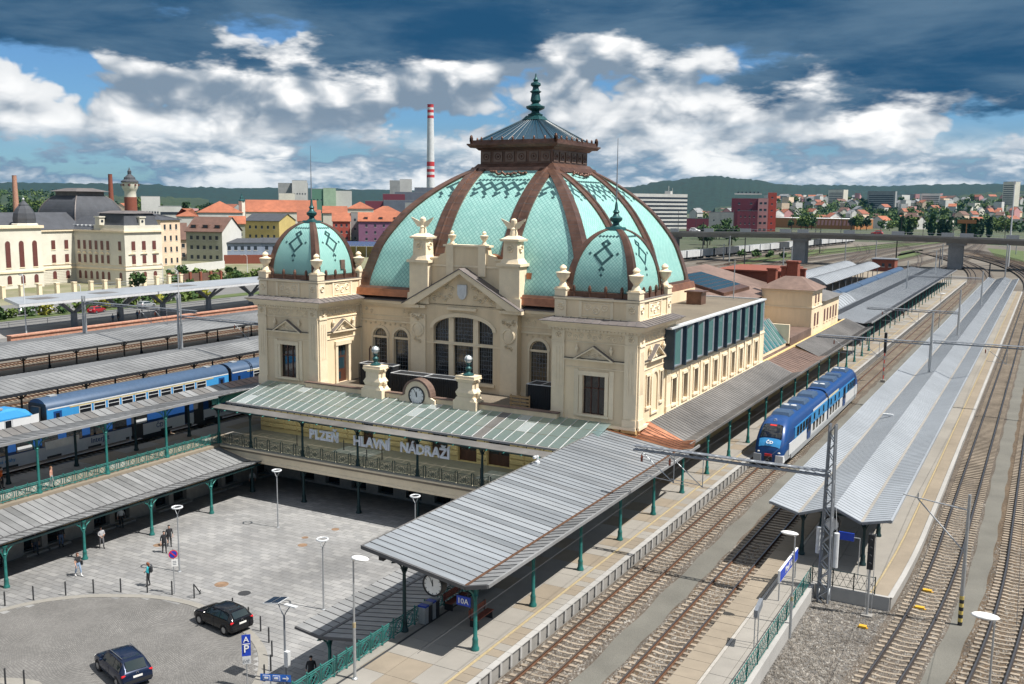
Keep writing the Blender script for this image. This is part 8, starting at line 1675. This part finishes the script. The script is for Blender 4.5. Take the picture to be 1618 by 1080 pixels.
for y in (119.5, 130, 140.5, 153, 166): part('column', MB().frust(-160, y, GZ, 2.0, .45, .45, .4, .4).tube((-160, y, 1.9), (-157.0, y+2.6, 4.75), .32, .28, 6).tube((-160, y, 1.9), (-163.2, y-2.2, 4.75), .32, .28, 6).tube((-160, y, 1.9), (-160, y+3.4, 4.75), .28, .24, 6).tube((-160, y, 1.9), (-160, y-3.4, 4.75), .28, .24, 6), 'steel_grey', tr)
for y in (113, 126, 146): part('roof_hatch', MB().box(-161.5, -158, y-2.2, y+2.2, 5.2, 5.24), 'zinc_dull', tr)
for i in range(9): p_ = (-158.6-(i % 3)*1.4, 127+i*1.75+(i % 2)*.6, GZ+.14); person(p_, random.uniform(0, 6), 'person in dark clothes waiting under the bus stand roof, %s from the left' % ORDS[i], random.choice([BLK, (.05, .05, .07), (.12, .03, .06), (.04, .08, .16)]), BLK, BLK, (.04, .03, .02), 1.72, .06) if i < 7 else None
for i, (x, y, c_, lb) in enumerate(((-186, 128, 'paint_silver', 'silver car parked at the far left road'), (-187, 122, 'paint_black', 'black car parked at the far left road'), (-176, 150, 'paint_silver', 'silver car parked behind the hedge, nearest the bus stands'), (-187, 133, 'paint_white', 'white car parked at the far left road'), (-176, 137, 'paint_red', 'dark red car parked behind the yellow bushes'), (-200, 203, 'paint_silver', 'silver car beside the cream building'))): car('parked_car', (x, y, GZ+.03), 1.5+.1*i, c_, lb, 4.4)
for i, y in enumerate((104, 112, 120, 128, 136, 144, 152, 160)): solo('guard_rail', MB().tube((-168.5, y, GZ), (-168.5, y, .3), .05, None, 5).tube((-168.5, y, .3), (-168.5, y+8, .3), .05, None, 5).tube((-168.5, y, -.15), (-168.5, y+8, -.15), .04, None, 5), 'galv', (-168.5, y, GZ), 'length of steel guard rail along the bus road, %s from the left' % ORDS[i], 'guard rail', 'guard rails along the bus road')
for i, (px, pb, pt_, arm) in enumerate(((42, 530, 437, 0), (258, 452, 418, 0), (284, 510, 428, 1), (128, 475, 452, 0), (391, 432, 404, 1), (243, 445, 420, 0))): p = G(px, pb, GZ); zt_ = ON(px, pt_, 'y', p.y).z; solo('street_lamp', MB().tube((p.x, p.y, GZ), (p.x, p.y, zt_), .13, .07, 8).path([(p.x, p.y, zt_), (p.x-.8*arm-.2, p.y, zt_+.4), (p.x-1.6*arm-.5, p.y, zt_+.3)], .06, 5).cbox((p.x-1.8*arm-.6, p.y, zt_+.25), .7, .3, .15), 'grey_white', (p.x, p.y, GZ), ['pale street lamp at the far left near the bus stand roof end', 'straight pale lamp pole in front of the cream building corner', 'curved pale street lamp behind the bus stand roof', 'short pale lamp between the pillars of the fence', 'pale street lamp near the left tower of the station', 'slim lamp pole beside the round shrub'][i], 'street lamp')
# ---- town houses
house(252, 283, 375, 347, 338, 'wall_peach', 'roof_dark', 'tall peach apartment house beside the cream building', 18, 'hip', 4, 3, ww=1.0, wh=1.8, tilt=.02)
house(292, 349, 405, 365, 342, 'wall_sage', 'roof_brown', 'grey-green house with brown dormered roof and white gable', 15, 'gable', 3, 5, side='wall_white', dorm=3, tilt=-.02)
house(282, 292, 420, 378, 352, 'wall_peach', 'roof_brown', 'narrow brown-roofed house squeezed beside the grey-green house', 12, 'gable', 2, 1)
house(340, 411, 400, 383, 377, 'wall_blue', 'roof_dark', 'long blue-grey two-storey building behind the brick wall', 14, 'gable', 2, 6); house(411, 452, 402, 383, 376, 'wall_blue', 'roof_dark', 'right-hand blue-grey annex with a bright blue door', 14, 'gable', 2, 3)
house(386, 440, 510, 348, 337, 'wall_yellow', 'roof_dark', 'yellow house with dark roof and two rows of windows', 16, 'gable', 3, 5, zb=-1, side='wall_yellow', tilt=-.02)
house(362, 386, 470, 353, 341, 'wall_sage', 'roof_red', 'small house with red roof between the grey-green and yellow houses', 12, 'gable', 2, 2)
house(311, 383, 640, 335, 317, 'wall_white', 'roof_red', 'large white building with a broad hipped red roof', 30, 'hip', 1, 6, dorm=0, ww=1.5); house(278, 312, 600, 341, 329, 'wall_white', 'roof_red', 'lower red-roofed wing left of the large white building', 20, 'hip', 1, 3)
house(388, 500, 700, 334, 315, 'wall_cream', 'roof_red', 'very long red-roofed building left of the tower dome', 26, 'gable', 1, 10); house(470, 506, 560, 349, 331, 'wall_grey', 'roof_red2', 'red-roofed house with white gable right of the left tower dome', 18, 'gable', 2, 3, side='wall_white'); house(250, 300, 720, 326, 320, 'wall_white', 'zinc_flat', 'long white flat-roofed block left of the red roofs', 30, 'flat', 3, 9, ww=2.2, wh=2.0)
house(525, 553, 600, 349, 336, 'wall_red', 'roof_red', 'dark red house beside the purple house', 16, 'gable', 3, 3); house(554, 567, 605, 336, 333, 'wall_grey', 'zinc_dull', 'narrow grey stair tower between the red and purple houses', 8, 'flat', 3, 1); house(566, 660, 590, 349, 335, 'wall_purple', 'roof_red', 'purple house with orange dormered roof', 16, 'gable', 3, 6, dorm=4); house(548, 590, 680, 329, 318, 'wall_cream', 'roof_red', 'orange hipped roof rising behind the purple house', 20, 'hip', 1, 4); house(586, 632, 690, 335, 325, 'wall_cream', 'roof_red', 'orange roof at the right behind the purple house', 18, 'hip', 1, 4); house(510, 548, 650, 336, 325, 'wall_cream', 'roof_red', 'orange roof behind the white gable', 18, 'gable', 1, 3)
t = thing('clock_turret', (*DIST(382, 655)[:2], 12), 'small green-capped turret on the large red roof', 'turret'); p = t.location; part('shaft', MB().box(p.x-1.4, p.x+1.4, p.y-1.4, p.y+1.4, 12, 22.5), 'wall_cream', t); part('cap', MB().lathe((p.x, p.y, 22.5), [(2.1, 0), (1.9, .8), (1.0, 1.8), (1.2, 2.3), (.6, 3.3), (.08, 5)], 8), 'patina', t)
sp_ = thing('solar_carport', (*DIST(570, 430)[:2], GZ), 'carport roof of blue solar panels near the left of the dome', 'carport'); A = DIST(530, 430); B = DIST(610, 425); e = (B-A).normalized(); f = Vector((-e.y, e.x, 0)); M('solar_blue', (.02, .045, .14), .2)
for i in range(14):
    for j in range(3): q = A+e*((B-A).length*i/14)+f*(j*2.2); w = (B-A).length/14*.94; zz = 4.2+j*.55; part('solar_panel', MB().add([(q.x, q.y, zz), (q.x+e.x*w, q.y+e.y*w, zz), (q.x+e.x*w+f.x*2.1, q.y+e.y*w+f.y*2.1, zz+.5), (q.x+f.x*2.1, q.y+f.y*2.1, zz+.5)], [(0, 1, 2, 3)]), 'solar_blue', sp_)
block(sp_, 'frame', A, B, 6.2, 3.9, 4.1, 'grey_white'); block(sp_, 'back_wall', A+f*6, B+f*6, .4, GZ, 4, 'wall_yellow')
for k in range(6): q = A+e*((B-A).length*k/5); part('post', MB().tube((q.x, q.y, GZ), (q.x, q.y, 4), .15, None, 6), 'galv', sp_)
A = DIST(274, 335); B = DIST(352, 360); t = thing('garden_wall', ((A+B)/2), 'patched white wall at the edge of the waste ground', 'wall'); block(t, 'wall', A, B, .5, GZ, 1.9, 'wall_white'); A = DIST(351, 385); B = DIST(430, 385); t = thing('garden_wall', ((A+B)/2), 'dark red brick wall below the long blue-grey building', 'wall'); block(t, 'wall', A, B, .5, GZ, 2.6, 'brick'); A = DIST(262, 300); B = DIST(345, 308); t = thing('plank_fence', (A+B)/2, 'brown fence with brick posts beyond the bus stands', 'fence')
for k in range(6): q = A+(B-A)*(k/5); part('post', MB().box(q.x-.35, q.x+.35, q.y-.35, q.y+.35, GZ, 2.0), 'brick', t)
block(t, 'boards', A, B, .15, GZ, 1.6, 'roof_brown')
# industry
house(440, 487, 1050, 289, 280, 'wall_grey', 'zinc_flat', 'grey concrete grain silo block left of the tower dome pole', 26, 'flat', 0, 0, name='industrial_block'); house(462, 486, 1040, 285, 280, 'wall_white', 'zinc_flat', 'white stepped annex of the grey silo block', 20, 'flat', 3, 5, name='industrial_block'); house(441, 466, 980, 305, 302, 'wall_cream', 'zinc_flat', 'pale yellow block below the grey silo', 15, 'flat', 2, 4, name='industrial_block')
house(492, 512, 950, 298, 294, 'wall_green_shade', 'zinc_flat', 'shaded face of the green silo, painted darker green', 22, 'flat', 3, 3, name='industrial_block'); house(511, 531, 949, 297, 292, 'wall_green_lit', 'zinc_flat', 'sunlit face of the green silo, painted paler green', 22, 'flat', 0, 0, name='industrial_block'); house(530, 556, 955, 301, 297, 'wall_white', 'roof_dark', 'white silo with a black rim beside the green silo', 24, 'flat', 0, 0, name='industrial_block')  # one green silo: its sun and shade are put into two wall colours
house(616, 632, 1250, 285, 282, 'wall_grey', 'zinc_flat', 'shaded half of the white boiler house, painted grey', 24, 'flat', 0, 0, name='industrial_block'); house(632, 651, 1250, 283, 280, 'wall_white', 'zinc_flat', 'white sunlit half of the boiler house', 24, 'flat', 0, 0, name='industrial_block'); house(605, 640, 1150, 306, 303, 'wall_maroon', 'zinc_flat', 'maroon shed in front of the white boiler house', 25, 'flat', 0, 0, name='industrial_block'); house(577, 610, 1100, 317, 315, 'wall_maroon', 'zinc_flat', 'low maroon shed left of the boiler house', 25, 'flat', 0, 0, name='industrial_block'); house(624, 700, 1180, 303, 300, 'wall_slate', 'zinc_flat', 'dark slate-coloured plant below the striped chimney', 40, 'flat', 1, 12, name='industrial_block', ww=3, wh=2); house(606, 655, 1080, 316, 314, 'wall_slate', 'zinc_flat', 'low slate-coloured plant hall', 30, 'flat', 1, 6, name='industrial_block'); house(640, 668, 1050, 320, 317, 'wall_grey', 'zinc_flat', 'low grey shed at the foot of the plant', 20, 'flat', 0, 0, name='industrial_block'); house(655, 690, 1300, 296, 293, 'wall_slate', 'zinc_flat', 'upper slate block beside the striped chimney', 20, 'flat', 0, 0, name='industrial_block'); house(223, 253, 760, 310, 307, 'wall_white', 'zinc_flat', 'white factory with twin stacks right of the water tower', 20, 'flat', 2, 6, name='industrial_block')  # boiler house is white; the grey wall paints shade on one half
def stack(px, D, pt_, r0_, r1_, label, mats):
    p = DIST(px, D, GZ); zt_ = HT(pt_, D, px); t = thing('factory_chimney', p, label, 'chimney'); n = len(mats); z = GZ
    for i, (f1, mt) in enumerate(mats):
        zb_ = GZ+(zt_-GZ)*f1; ra = r0_+(r1_-r0_)*(z-GZ)/(zt_-GZ); rb = r0_+(r1_-r0_)*(zb_-GZ)/(zt_-GZ); part('shaft', MB().tube((p.x, p.y, z), (p.x, p.y, zb_), ra, rb, 16), mt, t, smooth=40); z = zb_
    part('rim', MB().ring((p.x, p.y, zt_), r1_, r1_*.12, 'z', 14), mats[-1][1], t)
M('stack_red', (.50, .035, .04), .7); M('stack_white', (.62, .64, .66), .7, stain=.1)
stack(680.5, 1500, 165, 6.8, 4.6, 'very tall white chimney with red bands on the skyline', [(.36, 'stack_white'), (.385, 'stack_red'), (.41, 'stack_white'), (.435, 'stack_red'), (.46, 'stack_white'), (.5, 'stack_red'), (.88, 'stack_white'), (.905, 'stack_red'), (.93, 'stack_white'), (.955, 'stack_red'), (.975, 'stack_white'), (1.0, 'stack_red')])
stack(25, 800, 277, 2.4, 1.5, 'orange-red brick chimney at the far left', [(1, 'brick_wall')]); stack(176, 820, 275, 2.3, 1.5, 'dark red brick chimney between the dark dome and the water tower', [(1, 'brick')])
p = DIST(206.5, 600, GZ); t = thing('water_tower', p, 'round cream water tower with a dark conical roof', 'tower'); zz = lambda y: HT(y, 600, 206)
part('shaft', MB().lathe((p.x, p.y, 0), [(3.6, GZ), (3.4, zz(311))], 16), 'brick', t, smooth=40); part('tank', MB().lathe((p.x, p.y, 0), [(3.2, zz(311)), (3.1, zz(303)), (3.6, zz(300)), (4.3, zz(296)), (4.4, zz(288))], 18), 'wall_cream', t, smooth=30); part('roof', MB().lathe((p.x, p.y, 0), [(4.9, zz(288)), (4.8, zz(286)), (3.2, zz(283)), (3.0, zz(280)), (1.7, zz(277)), (1.0, zz(275)), (1.1, zz(270)), (.5, zz(268)), (.08, zz(264))], 14), 'roof_dark', t)
for k in range(8): a_ = 2*pi*k/8; part('window', MB().cbox((p.x+cos(a_)*4.4, p.y+sin(a_)*4.4, zz(292)), .9, .9, 1.1), 'win_brown', t)
# right side
ob = thing('office_block', (*DIST(1050, 980)[:2], GZ), 'long white office block with dark window bands right of the dome', 'building'); A = DIST(985, 960); B = DIST(1086, 1000); z1 = HT(306, 980, 1050); block(ob, 'wall', A, B, 24, GZ, z1, 'wall_white')
e = (B-A).normalized(); f = Vector((-e.y, e.x, 0)); n_ = 8
for k in range(n_): z = z1-1.0-(k+1)*3.9; a = A-f*.1; b = B-f*.1; part('window_band', MB().add([(a.x, a.y, z), (b.x, b.y, z), (b.x, b.y, z+1.8), (a.x, a.y, z+1.8)], [(0, 1, 2, 3)]), 'win', ob); a = B+e*.1; b = a+f*24; part('end_band', MB().add([(a.x, a.y, z-.8), (b.x, b.y, z-.8), (b.x, b.y, z+.5), (a.x, a.y, z+.5)], [(0, 1, 2, 3)]), 'roof_brown', ob)
for k in range(2): q = B+e*.3+f*(2.5+k*7); part('poster', MB().add([(q.x, q.y, z1-18.5), (q.x+f.x*4.5, q.y+f.y*4.5, z1-18.5), (q.x+f.x*4.5, q.y+f.y*4.5, z1-13.5), (q.x, q.y, z1-13.5)], [(0, 1, 2, 3)]), 'sign_blue2', ob)
q = A+(B-A)*.75+f*6; part('roof_plant', MB().cbox((q.x, q.y, z1+1.5), 6, 6, 3).tube((q.x, q.y, z1+2), (q.x, q.y, z1+8), .25, None, 6).tube((q.x+4, q.y, z1), (q.x+4, q.y, z1+6), .2, None, 6), 'wall_white', ob)
house(1121, 1160, 900, 335, 330, 'wall_grey', 'roof_dark', 'plain grey house in front of the red office tower', 14, 'flat', 2, 3, side='wall_white'); house(1166, 1198, 905, 333, 331, 'wall_maroon', 'roof_dark', 'dark red lower wing of the red office tower', 16, 'flat', 3, 4, name='building'); house(1156, 1199, 930, 313, 310, 'wall_maroon', 'zinc_flat', 'shaded side of the office tower, painted darker red', 16, 'flat', 5, 2, name='building', ww=2, wh=1.6); house(1198, 1214, 925, 313, 310, 'wall_pink', 'zinc_flat', 'glazed pink stair front of the red office tower', 14, 'flat', 5, 2, name='building', ww=2.4, wh=2.0); house(1213, 1227, 940, 304, 302, 'wall_red', 'zinc_flat', 'tallest bright red end of the office tower', 14, 'flat', 6, 1, name='building', ww=1.6); house(1160, 1203, 945, 305, 302, 'wall_white', 'zinc_flat', 'white plant room on top of the red office tower', 12, 'flat', 1, 6, name='building', zb=33)  # maroon wall paints the shade on that side of the red tower
house(1086, 1121, 900, 345, 343, 'wall_maroon', 'roof_dark', 'low dark red shed beside the office block', 14, 'flat', 0, 0, name='building')
A = DIST(1226, 1120); B = DIST(1353, 1080); t = thing('exhibition_hall', ((A+B)/2), 'low orange and pink hall behind the road bridge', 'building'); zt_ = HT(345, 1100, 1290); block(t, 'wall', A, B, 45, GZ, zt_, 'wall_orange'); block(t, 'roof', A-Vector((0, 0, 0)), B, 45, zt_+.01, zt_+.4, 'white'); e = (B-A).normalized(); f = Vector((-e.y, e.x, 0))
for k in range(11): a = A+(B-A)*(.5+.045*k)-f*.15; b = a+e*2.4; part('pink_stripe', MB().add([(a.x, a.y, 3), (b.x, b.y, 3), (b.x+e.x*.6, b.y+e.y*.6, zt_-1.5), (a.x+e.x*.6, a.y+e.y*.6, zt_-1.5)], [(0, 1, 2, 3)]), 'wall_pink', t)
bbd = DIST(1530, 760); solo('billboard', MB().box(bbd.x-6, bbd.x+6, bbd.y-.2, bbd.y+.2, 12, 14.6).box(bbd.x-.3, bbd.x+.3, bbd.y-.2, bbd.y+.2, GZ, 12), 'wall_orange', (bbd.x, bbd.y, GZ), 'red and yellow billboard on the far right', 'billboard')
p = G(1601, 371, 0); tm0 = Vector((*DIST(1601, 440)[:2], GZ)); solo('floodlight_mast', MB().tube((tm0.x, tm0.y, GZ), (tm0.x, tm0.y, HT(288, 440, 1601)), .4, .2, 8).cbox((tm0.x, tm0.y, HT(288, 440, 1601)), .8, .8, 1.0), 'grey_white', tm0, 'tall pale floodlight mast at the far right beyond the bridge', 'mast')
random.seed(11); wl = ['wall_white', 'wall_cream', 'wall_grey', 'wall_peach', 'wall_white', 'wall_pink']; rl = ['roof_red', 'roof_red2', 'zinc_flat', 'roof_brown']
spec = []
for i in range(70):
    px = random.uniform(1100, 1640); D = random.choice([1150, 1300, 1500, 1700, 2000, 2300]); wpx = random.uniform(9, 24)*1000/D; h_ = random.choice([6, 7, 8, 9, 11, 14]); spec.append((D, px, wpx, h_))
spec += [(1900, 1392, 44, 34), (2100, 1592, 18, 48), (2200, 1320, 24, 30), (2000, 1470, 30, 28)]
spec += [(random.choice([1300, 1600, 1900]), random.uniform(180, 460), random.uniform(8, 22), random.choice([7, 9, 12])) for _ in range(14)]
zsl = lambda D: GZ if D < 1500 else GZ-1+42*sin(min(1, (D-1500)/1500)*pi/2)
for i in range(85): spec.append((random.uniform(1600, 2900), random.uniform(1215, 1640), random.uniform(4, 13), random.choice([7, 8, 10, 12, 18])))
spec.sort(reverse=True); tl = []
for i, (D, px, wpx, h_) in enumerate(spec):
    A = DIST(px-wpx/2, D); B = DIST(px+wpx/2, D*random.uniform(.985, 1.015)); c = (A+B)/2; flat_ = h_ > 15 or random.random() < .35; wmat = random.choice(wl); zg = zsl(D) if px > 1200 else GZ; h_ += zg-GZ; rm = 'zinc_flat' if flat_ else random.choice(rl)
    t = thing('town_house', (c.x, c.y, zg), '', 'house', 'distant town buildings'); block(t, 'wall', A, B, 14, zg-3, h_, wmat)
    if flat_: block(t, 'roof', A, B, 14, h_, h_+.5, rm)
    else: roof_on(t, A, B, 14, h_, h_+5, rm, 'gable', gable=wmat)
    if D < 1400 or h_-zg > 20:
        for k in range(max(1, int((h_-zg)/4))): a = A+(B-A)*.06; b = A+(B-A)*.94; e = (B-A).normalized(); f = Vector((-e.y, e.x, 0))*.2; part('window_row', MB().add([(a.x-f.x, a.y-f.y, zg+1.5+k*3.6), (b.x-f.x, b.y-f.y, zg+1.5+k*3.6), (b.x-f.x, b.y-f.y, zg+2.9+k*3.6), (a.x-f.x, a.y-f.y, zg+2.9+k*3.6)], [(0, 1, 2, 3)]), 'win', t)
    col_ = {'wall_white': 'white', 'wall_cream': 'cream', 'wall_grey': 'grey', 'wall_peach': 'peach', 'wall_pink': 'pinkish'}[wmat]; rc = {'roof_red': 'red-roofed', 'roof_red2': 'dull red-roofed', 'zinc_flat': 'flat-roofed', 'roof_brown': 'brown-roofed'}[rm]
    side = 'town at left' if px < 700 else 'town at right'; tl.append((px, (col_, rc, side), t))
tl.sort(key=lambda q: q[0]); grp = {}
for px, k, o in tl: grp.setdefault(k, []).append(o)
TENS = lambda k: ORDS[k]
for k, l in grp.items():
    for i, o in enumerate(l): o['label'] = '%s %s house in the far %s%s' % (k[0], k[1], k[2], '' if len(l) == 1 else ', %s from the left' % TENS(i))
# ================================================================ trees, shrubs, hills
M('leaf', (.045, .095, .022), .8, var=.5, scale=1.2); M('leaf_dark', (.022, .055, .02), .8, var=.4, scale=1.2); M('leaf_light', (.10, .15, .03), .8, var=.4, scale=1.2); M('leaf_yellow', (.24, .24, .03), .8, var=.4, scale=2); M('bark', (.06, .045, .03), .9)
def crown_mesh(mat, n, rx, rz, cz, leaf, shape='round', seed=1):
    rnd = random.Random(seed); m = MB(); cl = [(rnd.uniform(-.6, .6)*rx, rnd.uniform(-.6, .6)*rx, cz+rnd.uniform(-.65, .75)*rz, rnd.uniform(.3, .5)*rx) for _ in range(14)]
    for i in range(n):
        if shape == 'tall':
            z = rnd.uniform(-1, 1); r = rx*math.sqrt(max(0, 1-z*z))**.7*(.55+.45*rnd.random())*(1-.25*z); t = rnd.uniform(0, 2*pi); p = Vector((cos(t)*r, sin(t)*r, cz+z*rz))
        else:
            c = rnd.choice(cl); d = Vector((rnd.gauss(0, 1), rnd.gauss(0, 1), rnd.gauss(0, .8))).normalized()*c[3]*rnd.uniform(.75, 1.1); p = Vector(c[:3])+d
        a = Vector((rnd.gauss(0, 1), rnd.gauss(0, 1), rnd.gauss(0, 1))).normalized(); b = a.orthogonal().normalized(); c2 = a.cross(b); s = leaf*rnd.uniform(.6, 1.4)
        m.add([p-b*s-c2*s*.7, p+b*s-c2*s*.5, p+b*s*.8+c2*s*.7, p-b*s*.7+c2*s], [(0, 1, 2, 3)])
    return m.mesh('crown', mat)
TV = []
for i, (mt, sh) in enumerate((('leaf', 'round'), ('leaf_dark', 'round'), ('leaf_light', 'round'), ('leaf_dark', 'tall'), ('leaf', 'tall'))):
    H_ = 10; cr = crown_mesh(mt, 420, 3.6 if sh == 'round' else 1.5, 3.4 if sh == 'round' else 5.4, 6.2 if sh == 'round' else 6.4, .55 if sh == 'round' else .5, sh, i+3)
    tk = MB().tube((0, 0, 0), (0.1, 0, 4.5), .32, .18, 7)
    for k in range(5): a_ = k*1.3; tk.tube((.1, 0, 2.6+k*.4), (cos(a_)*1.7, sin(a_)*1.7, 5.2+k*.5), .11, .04, 5)
    TV.append((cr, tk.mesh('trunk', 'bark')))
def tree(x, y, z, s, v, label, group=None, rz=None, name='tree'):
    t = thing(name, (x, y, z), label, 'tree', group, rz=rz if rz is not None else random.uniform(0, 6)); t.scale = (s, s, s*random.uniform(.9, 1.1)); lk('crown', TV[v][0], t); lk('trunk', TV[v][1], t); return t
random.seed(5); tr_ = []
for i in range(150): D = random.choice([1050, 1200, 1400, 1650, 1900, 2200, 2500]); px = random.uniform(1222, 1400) if i < 75 else random.uniform(1355, 1640); tr_.append((px, D, random.uniform(.8, 1.5), random.choice([0, 1, 2, 2, 0])))
for i in range(30): px = random.choice([1425, 1432, 1440, 1475, 1488, 1496, 1503, 1528, 1540, 1548, 1556, 1570])+random.uniform(-4, 4); tr_.append((px, random.choice([800, 880, 960]), random.uniform(1.0, 1.5), random.choice([3, 3, 4])))
for i in range(12): tr_.append((random.uniform(1104, 1160), random.choice([600, 700, 850]), random.uniform(.9, 1.3), random.choice([0, 1, 2])))
for i in range(40): tr_.append((random.uniform(-10, 330), random.choice([1100, 1400, 1700, 2000]), random.uniform(1.2, 2.0), random.choice([0, 1, 2])))
tr_ += [(293, 640, 2.0, 3), (430, 560, 1.0, 2), (620, 600, .9, 0), (440, 960, 1.2, 0), (1120, 560, 1.0, 1)]
tr_.sort(); k1 = {}
for (px, D, s, v) in tr_:
    p = DIST(px, D, zsl(D)-.5 if px > 1200 else GZ); zone = 'left of the dome' if px < 700 else ('beside the red office tower' if px < 1228 else 'behind the orange hall' if px < 1360 else 'in the town at the right'); kd = ['mid-green round tree', 'dark green round tree', 'light green round tree', 'dark slender poplar', 'green slender poplar'][v]; key = (kd, zone); k1[key] = k1.get(key, 0)+1
    tree(p.x, p.y, p.z, s*(1.25 if D > 1500 else 1), v, '%s %s, %s from the left' % (kd, zone, TENS(k1[key]-1)), 'distant trees')
q = DIST(213, 268); tree(q.x, q.y, GZ, .62, 0, 'round green tree in front of the cream building corner')
def bush(x, y, z, s, mat, label, seed, group): me = crown_mesh(mat, 160, 1.0, .7, .75, .22, 'round', seed); t = thing('shrub', (x, y, z), label, 'shrub', group); t.scale = (s, s, s); lk('foliage', me, t); lk('stem', MB().tube((0, 0, 0), (0, 0, .7), .08, .04, 5).mesh('stem', 'bark'), t)
for i in range(26): px = 262+i*6.5+random.uniform(-2, 2); D = random.uniform(285, 330); p = DIST(px, D); bush(p.x, p.y, GZ, random.uniform(1.0, 2.3), random.choice(['leaf', 'leaf_light', 'leaf']), 'wild shrub on the waste ground, %s from the left' % TENS(i), 40+i, 'shrubs on the waste ground')
for i in range(22): y = 96+i*3.6; bush(-180.5+random.uniform(-1, 1), y, GZ+.1, random.uniform(1.2, 1.8), 'leaf_yellow' if i % 4 == 1 else 'leaf_light' if i % 2 else 'leaf', '%s bush in the hedge behind the bus stands, %s from the left' % ('yellow' if i % 4 == 1 else 'green', TENS(i)), 80+i, 'hedge bushes')
for i in range(8): px = 1110+i*22; D = 470; p = DIST(px, D); bush(p.x, p.y, GZ, random.uniform(1.8, 3.0), 'leaf', 'scrub bush beneath the bridge, %s from the left' % ORDS[i], 120+i, 'bushes beneath the bridge')
def woodland(pa, pb, da, db, n, seed):
    rd = random.Random(seed); m = MB(); mats = ['leaf', 'leaf_dark', 'leaf_light']
    tops = [(rd.uniform(pa, pb), rd.uniform(da, db), rd.uniform(7, 14), rd.randrange(3)) for _ in range(n)]
    for px, D, h, mi in tops:
        p = DIST(px, D, zsl(D)); w = rd.uniform(3, 6)
        for _ in range(34):
            d = Vector((rd.gauss(0, 1), rd.gauss(0, 1), rd.gauss(0, 1))).normalized(); q = p+Vector((d.x*w, d.y*w, h*.55+d.z*h*.45)); a_ = Vector((rd.gauss(0, 1), rd.gauss(0, 1), rd.gauss(0, 1))).normalized(); b_ = a_.orthogonal().normalized(); c_ = a_.cross(b_); s = rd.uniform(.9, 2.0); m.add([q-b_*s, q-c_*s, q+b_*s, q+c_*s*.8], [(0, 1, 2, 3)], mi)
    part('woodland', m, mats, kind='stuff')
woodland(1105, 1160, 1050, 1500, 60, 1); woodland(1222, 1420, 1150, 2100, 330, 2); woodland(1400, 1645, 1050, 2400, 260, 3); woodland(-15, 130, 1500, 2400, 120, 4)
def ridge(name, D, prof, depth, mat, seed, label=None):
    from mathutils import noise
    m = MB(); pxs = [prof[0][0]+(prof[-1][0]-prof[0][0])*i/140 for i in range(141)]; N_ = 10; vs = []
    def yy(px):
        for (a, b), (c, d) in zip(prof, prof[1:]):
            if px <= c: t = (px-a)/(c-a); t = t*t*(3-2*t); return b+(d-b)*t
        return prof[-1][1]
    for px in pxs:
        zt_ = HT(yy(px), D, max(0, min(1618, px)))
        for j in range(N_+1):
            f = j/N_; d = D-depth+depth*1.6*f; p = DIST(px, d); g = sin(min(1, f/.625)*pi/2) if f < .625 else cos((f-.625)/.375*pi/2)
            z = GZ-2+(zt_+2)*g+(noise.noise((px*.12, f*9, seed))*6+noise.noise((px*.9, f*30, seed))*5)*(.15+g)*D/4500; vs.append((p.x, p.y, z))
    w = N_+1; m.add(vs, [(i*w+j, (i+1)*w+j, (i+1)*w+j+1, i*w+j+1) for i in range(140) for j in range(N_)]); return part(name, m, mat, kind='structure', smooth=True)
M('forest', (.005, .024, .019), .95, var=.5, scale=.05, bump=1.0, bscale=.08); M('forest_light', (.007, .026, .015), .95, scale=.012, col2=(.036, .058, .022), bump=.8, bscale=.06)
ridge('wooded_hill', 5200, [(-150, 287), (100, 289), (240, 291), (300, 296), (430, 297), (560, 299), (700, 301), (1000, 303)], 1800, 'forest', 1.0); ridge('wooded_hill', 3900, [(930, 312), (985, 296), (1050, 286), (1120, 278), (1180, 283), (1235, 291), (1290, 296), (1400, 304)], 1300, 'forest', 2.0); ridge('wooded_hill', 5200, [(1150, 300), (1260, 292), (1400, 294), (1480, 291), (1560, 291), (1800, 293)], 1700, 'forest', 3.0); ridge('low_hill', 3000, [(1130, 326), (1200, 317), (1300, 315), (1800, 315)], 1500, 'forest_light', 6.0); ridge('low_hill', 2600, [(-150, 303), (60, 304), (110, 302), (200, 309), (330, 313)], 900, 'forest_light', 4.0); ridge('low_hill', 3300, [(1380, 318), (1480, 312), (1560, 304), (1640, 300), (1800, 298)], 900, 'forest_light', 5.0)
# ================================================================ haze
M('hz', (1, 1, 1)); hm_ = MT['hz']; nt = hm_.node_tree; nt.nodes.clear(); vo = nt.nodes.new('ShaderNodeVolumePrincipled'); vo.inputs['Color'].default_value = (.03, .34, .66, 1); vo.inputs['Density'].default_value = .000028; vo.inputs['Anisotropy'].default_value = .2
mo = nt.nodes.new('ShaderNodeOutputMaterial'); nt.links.new(vo.outputs[0], mo.inputs['Volume'])
hz = part('haze', MB().box(-9000, 9000, -9000, 9000, GZ-8, 190), hm_); hz['kind'] = 'stuff'
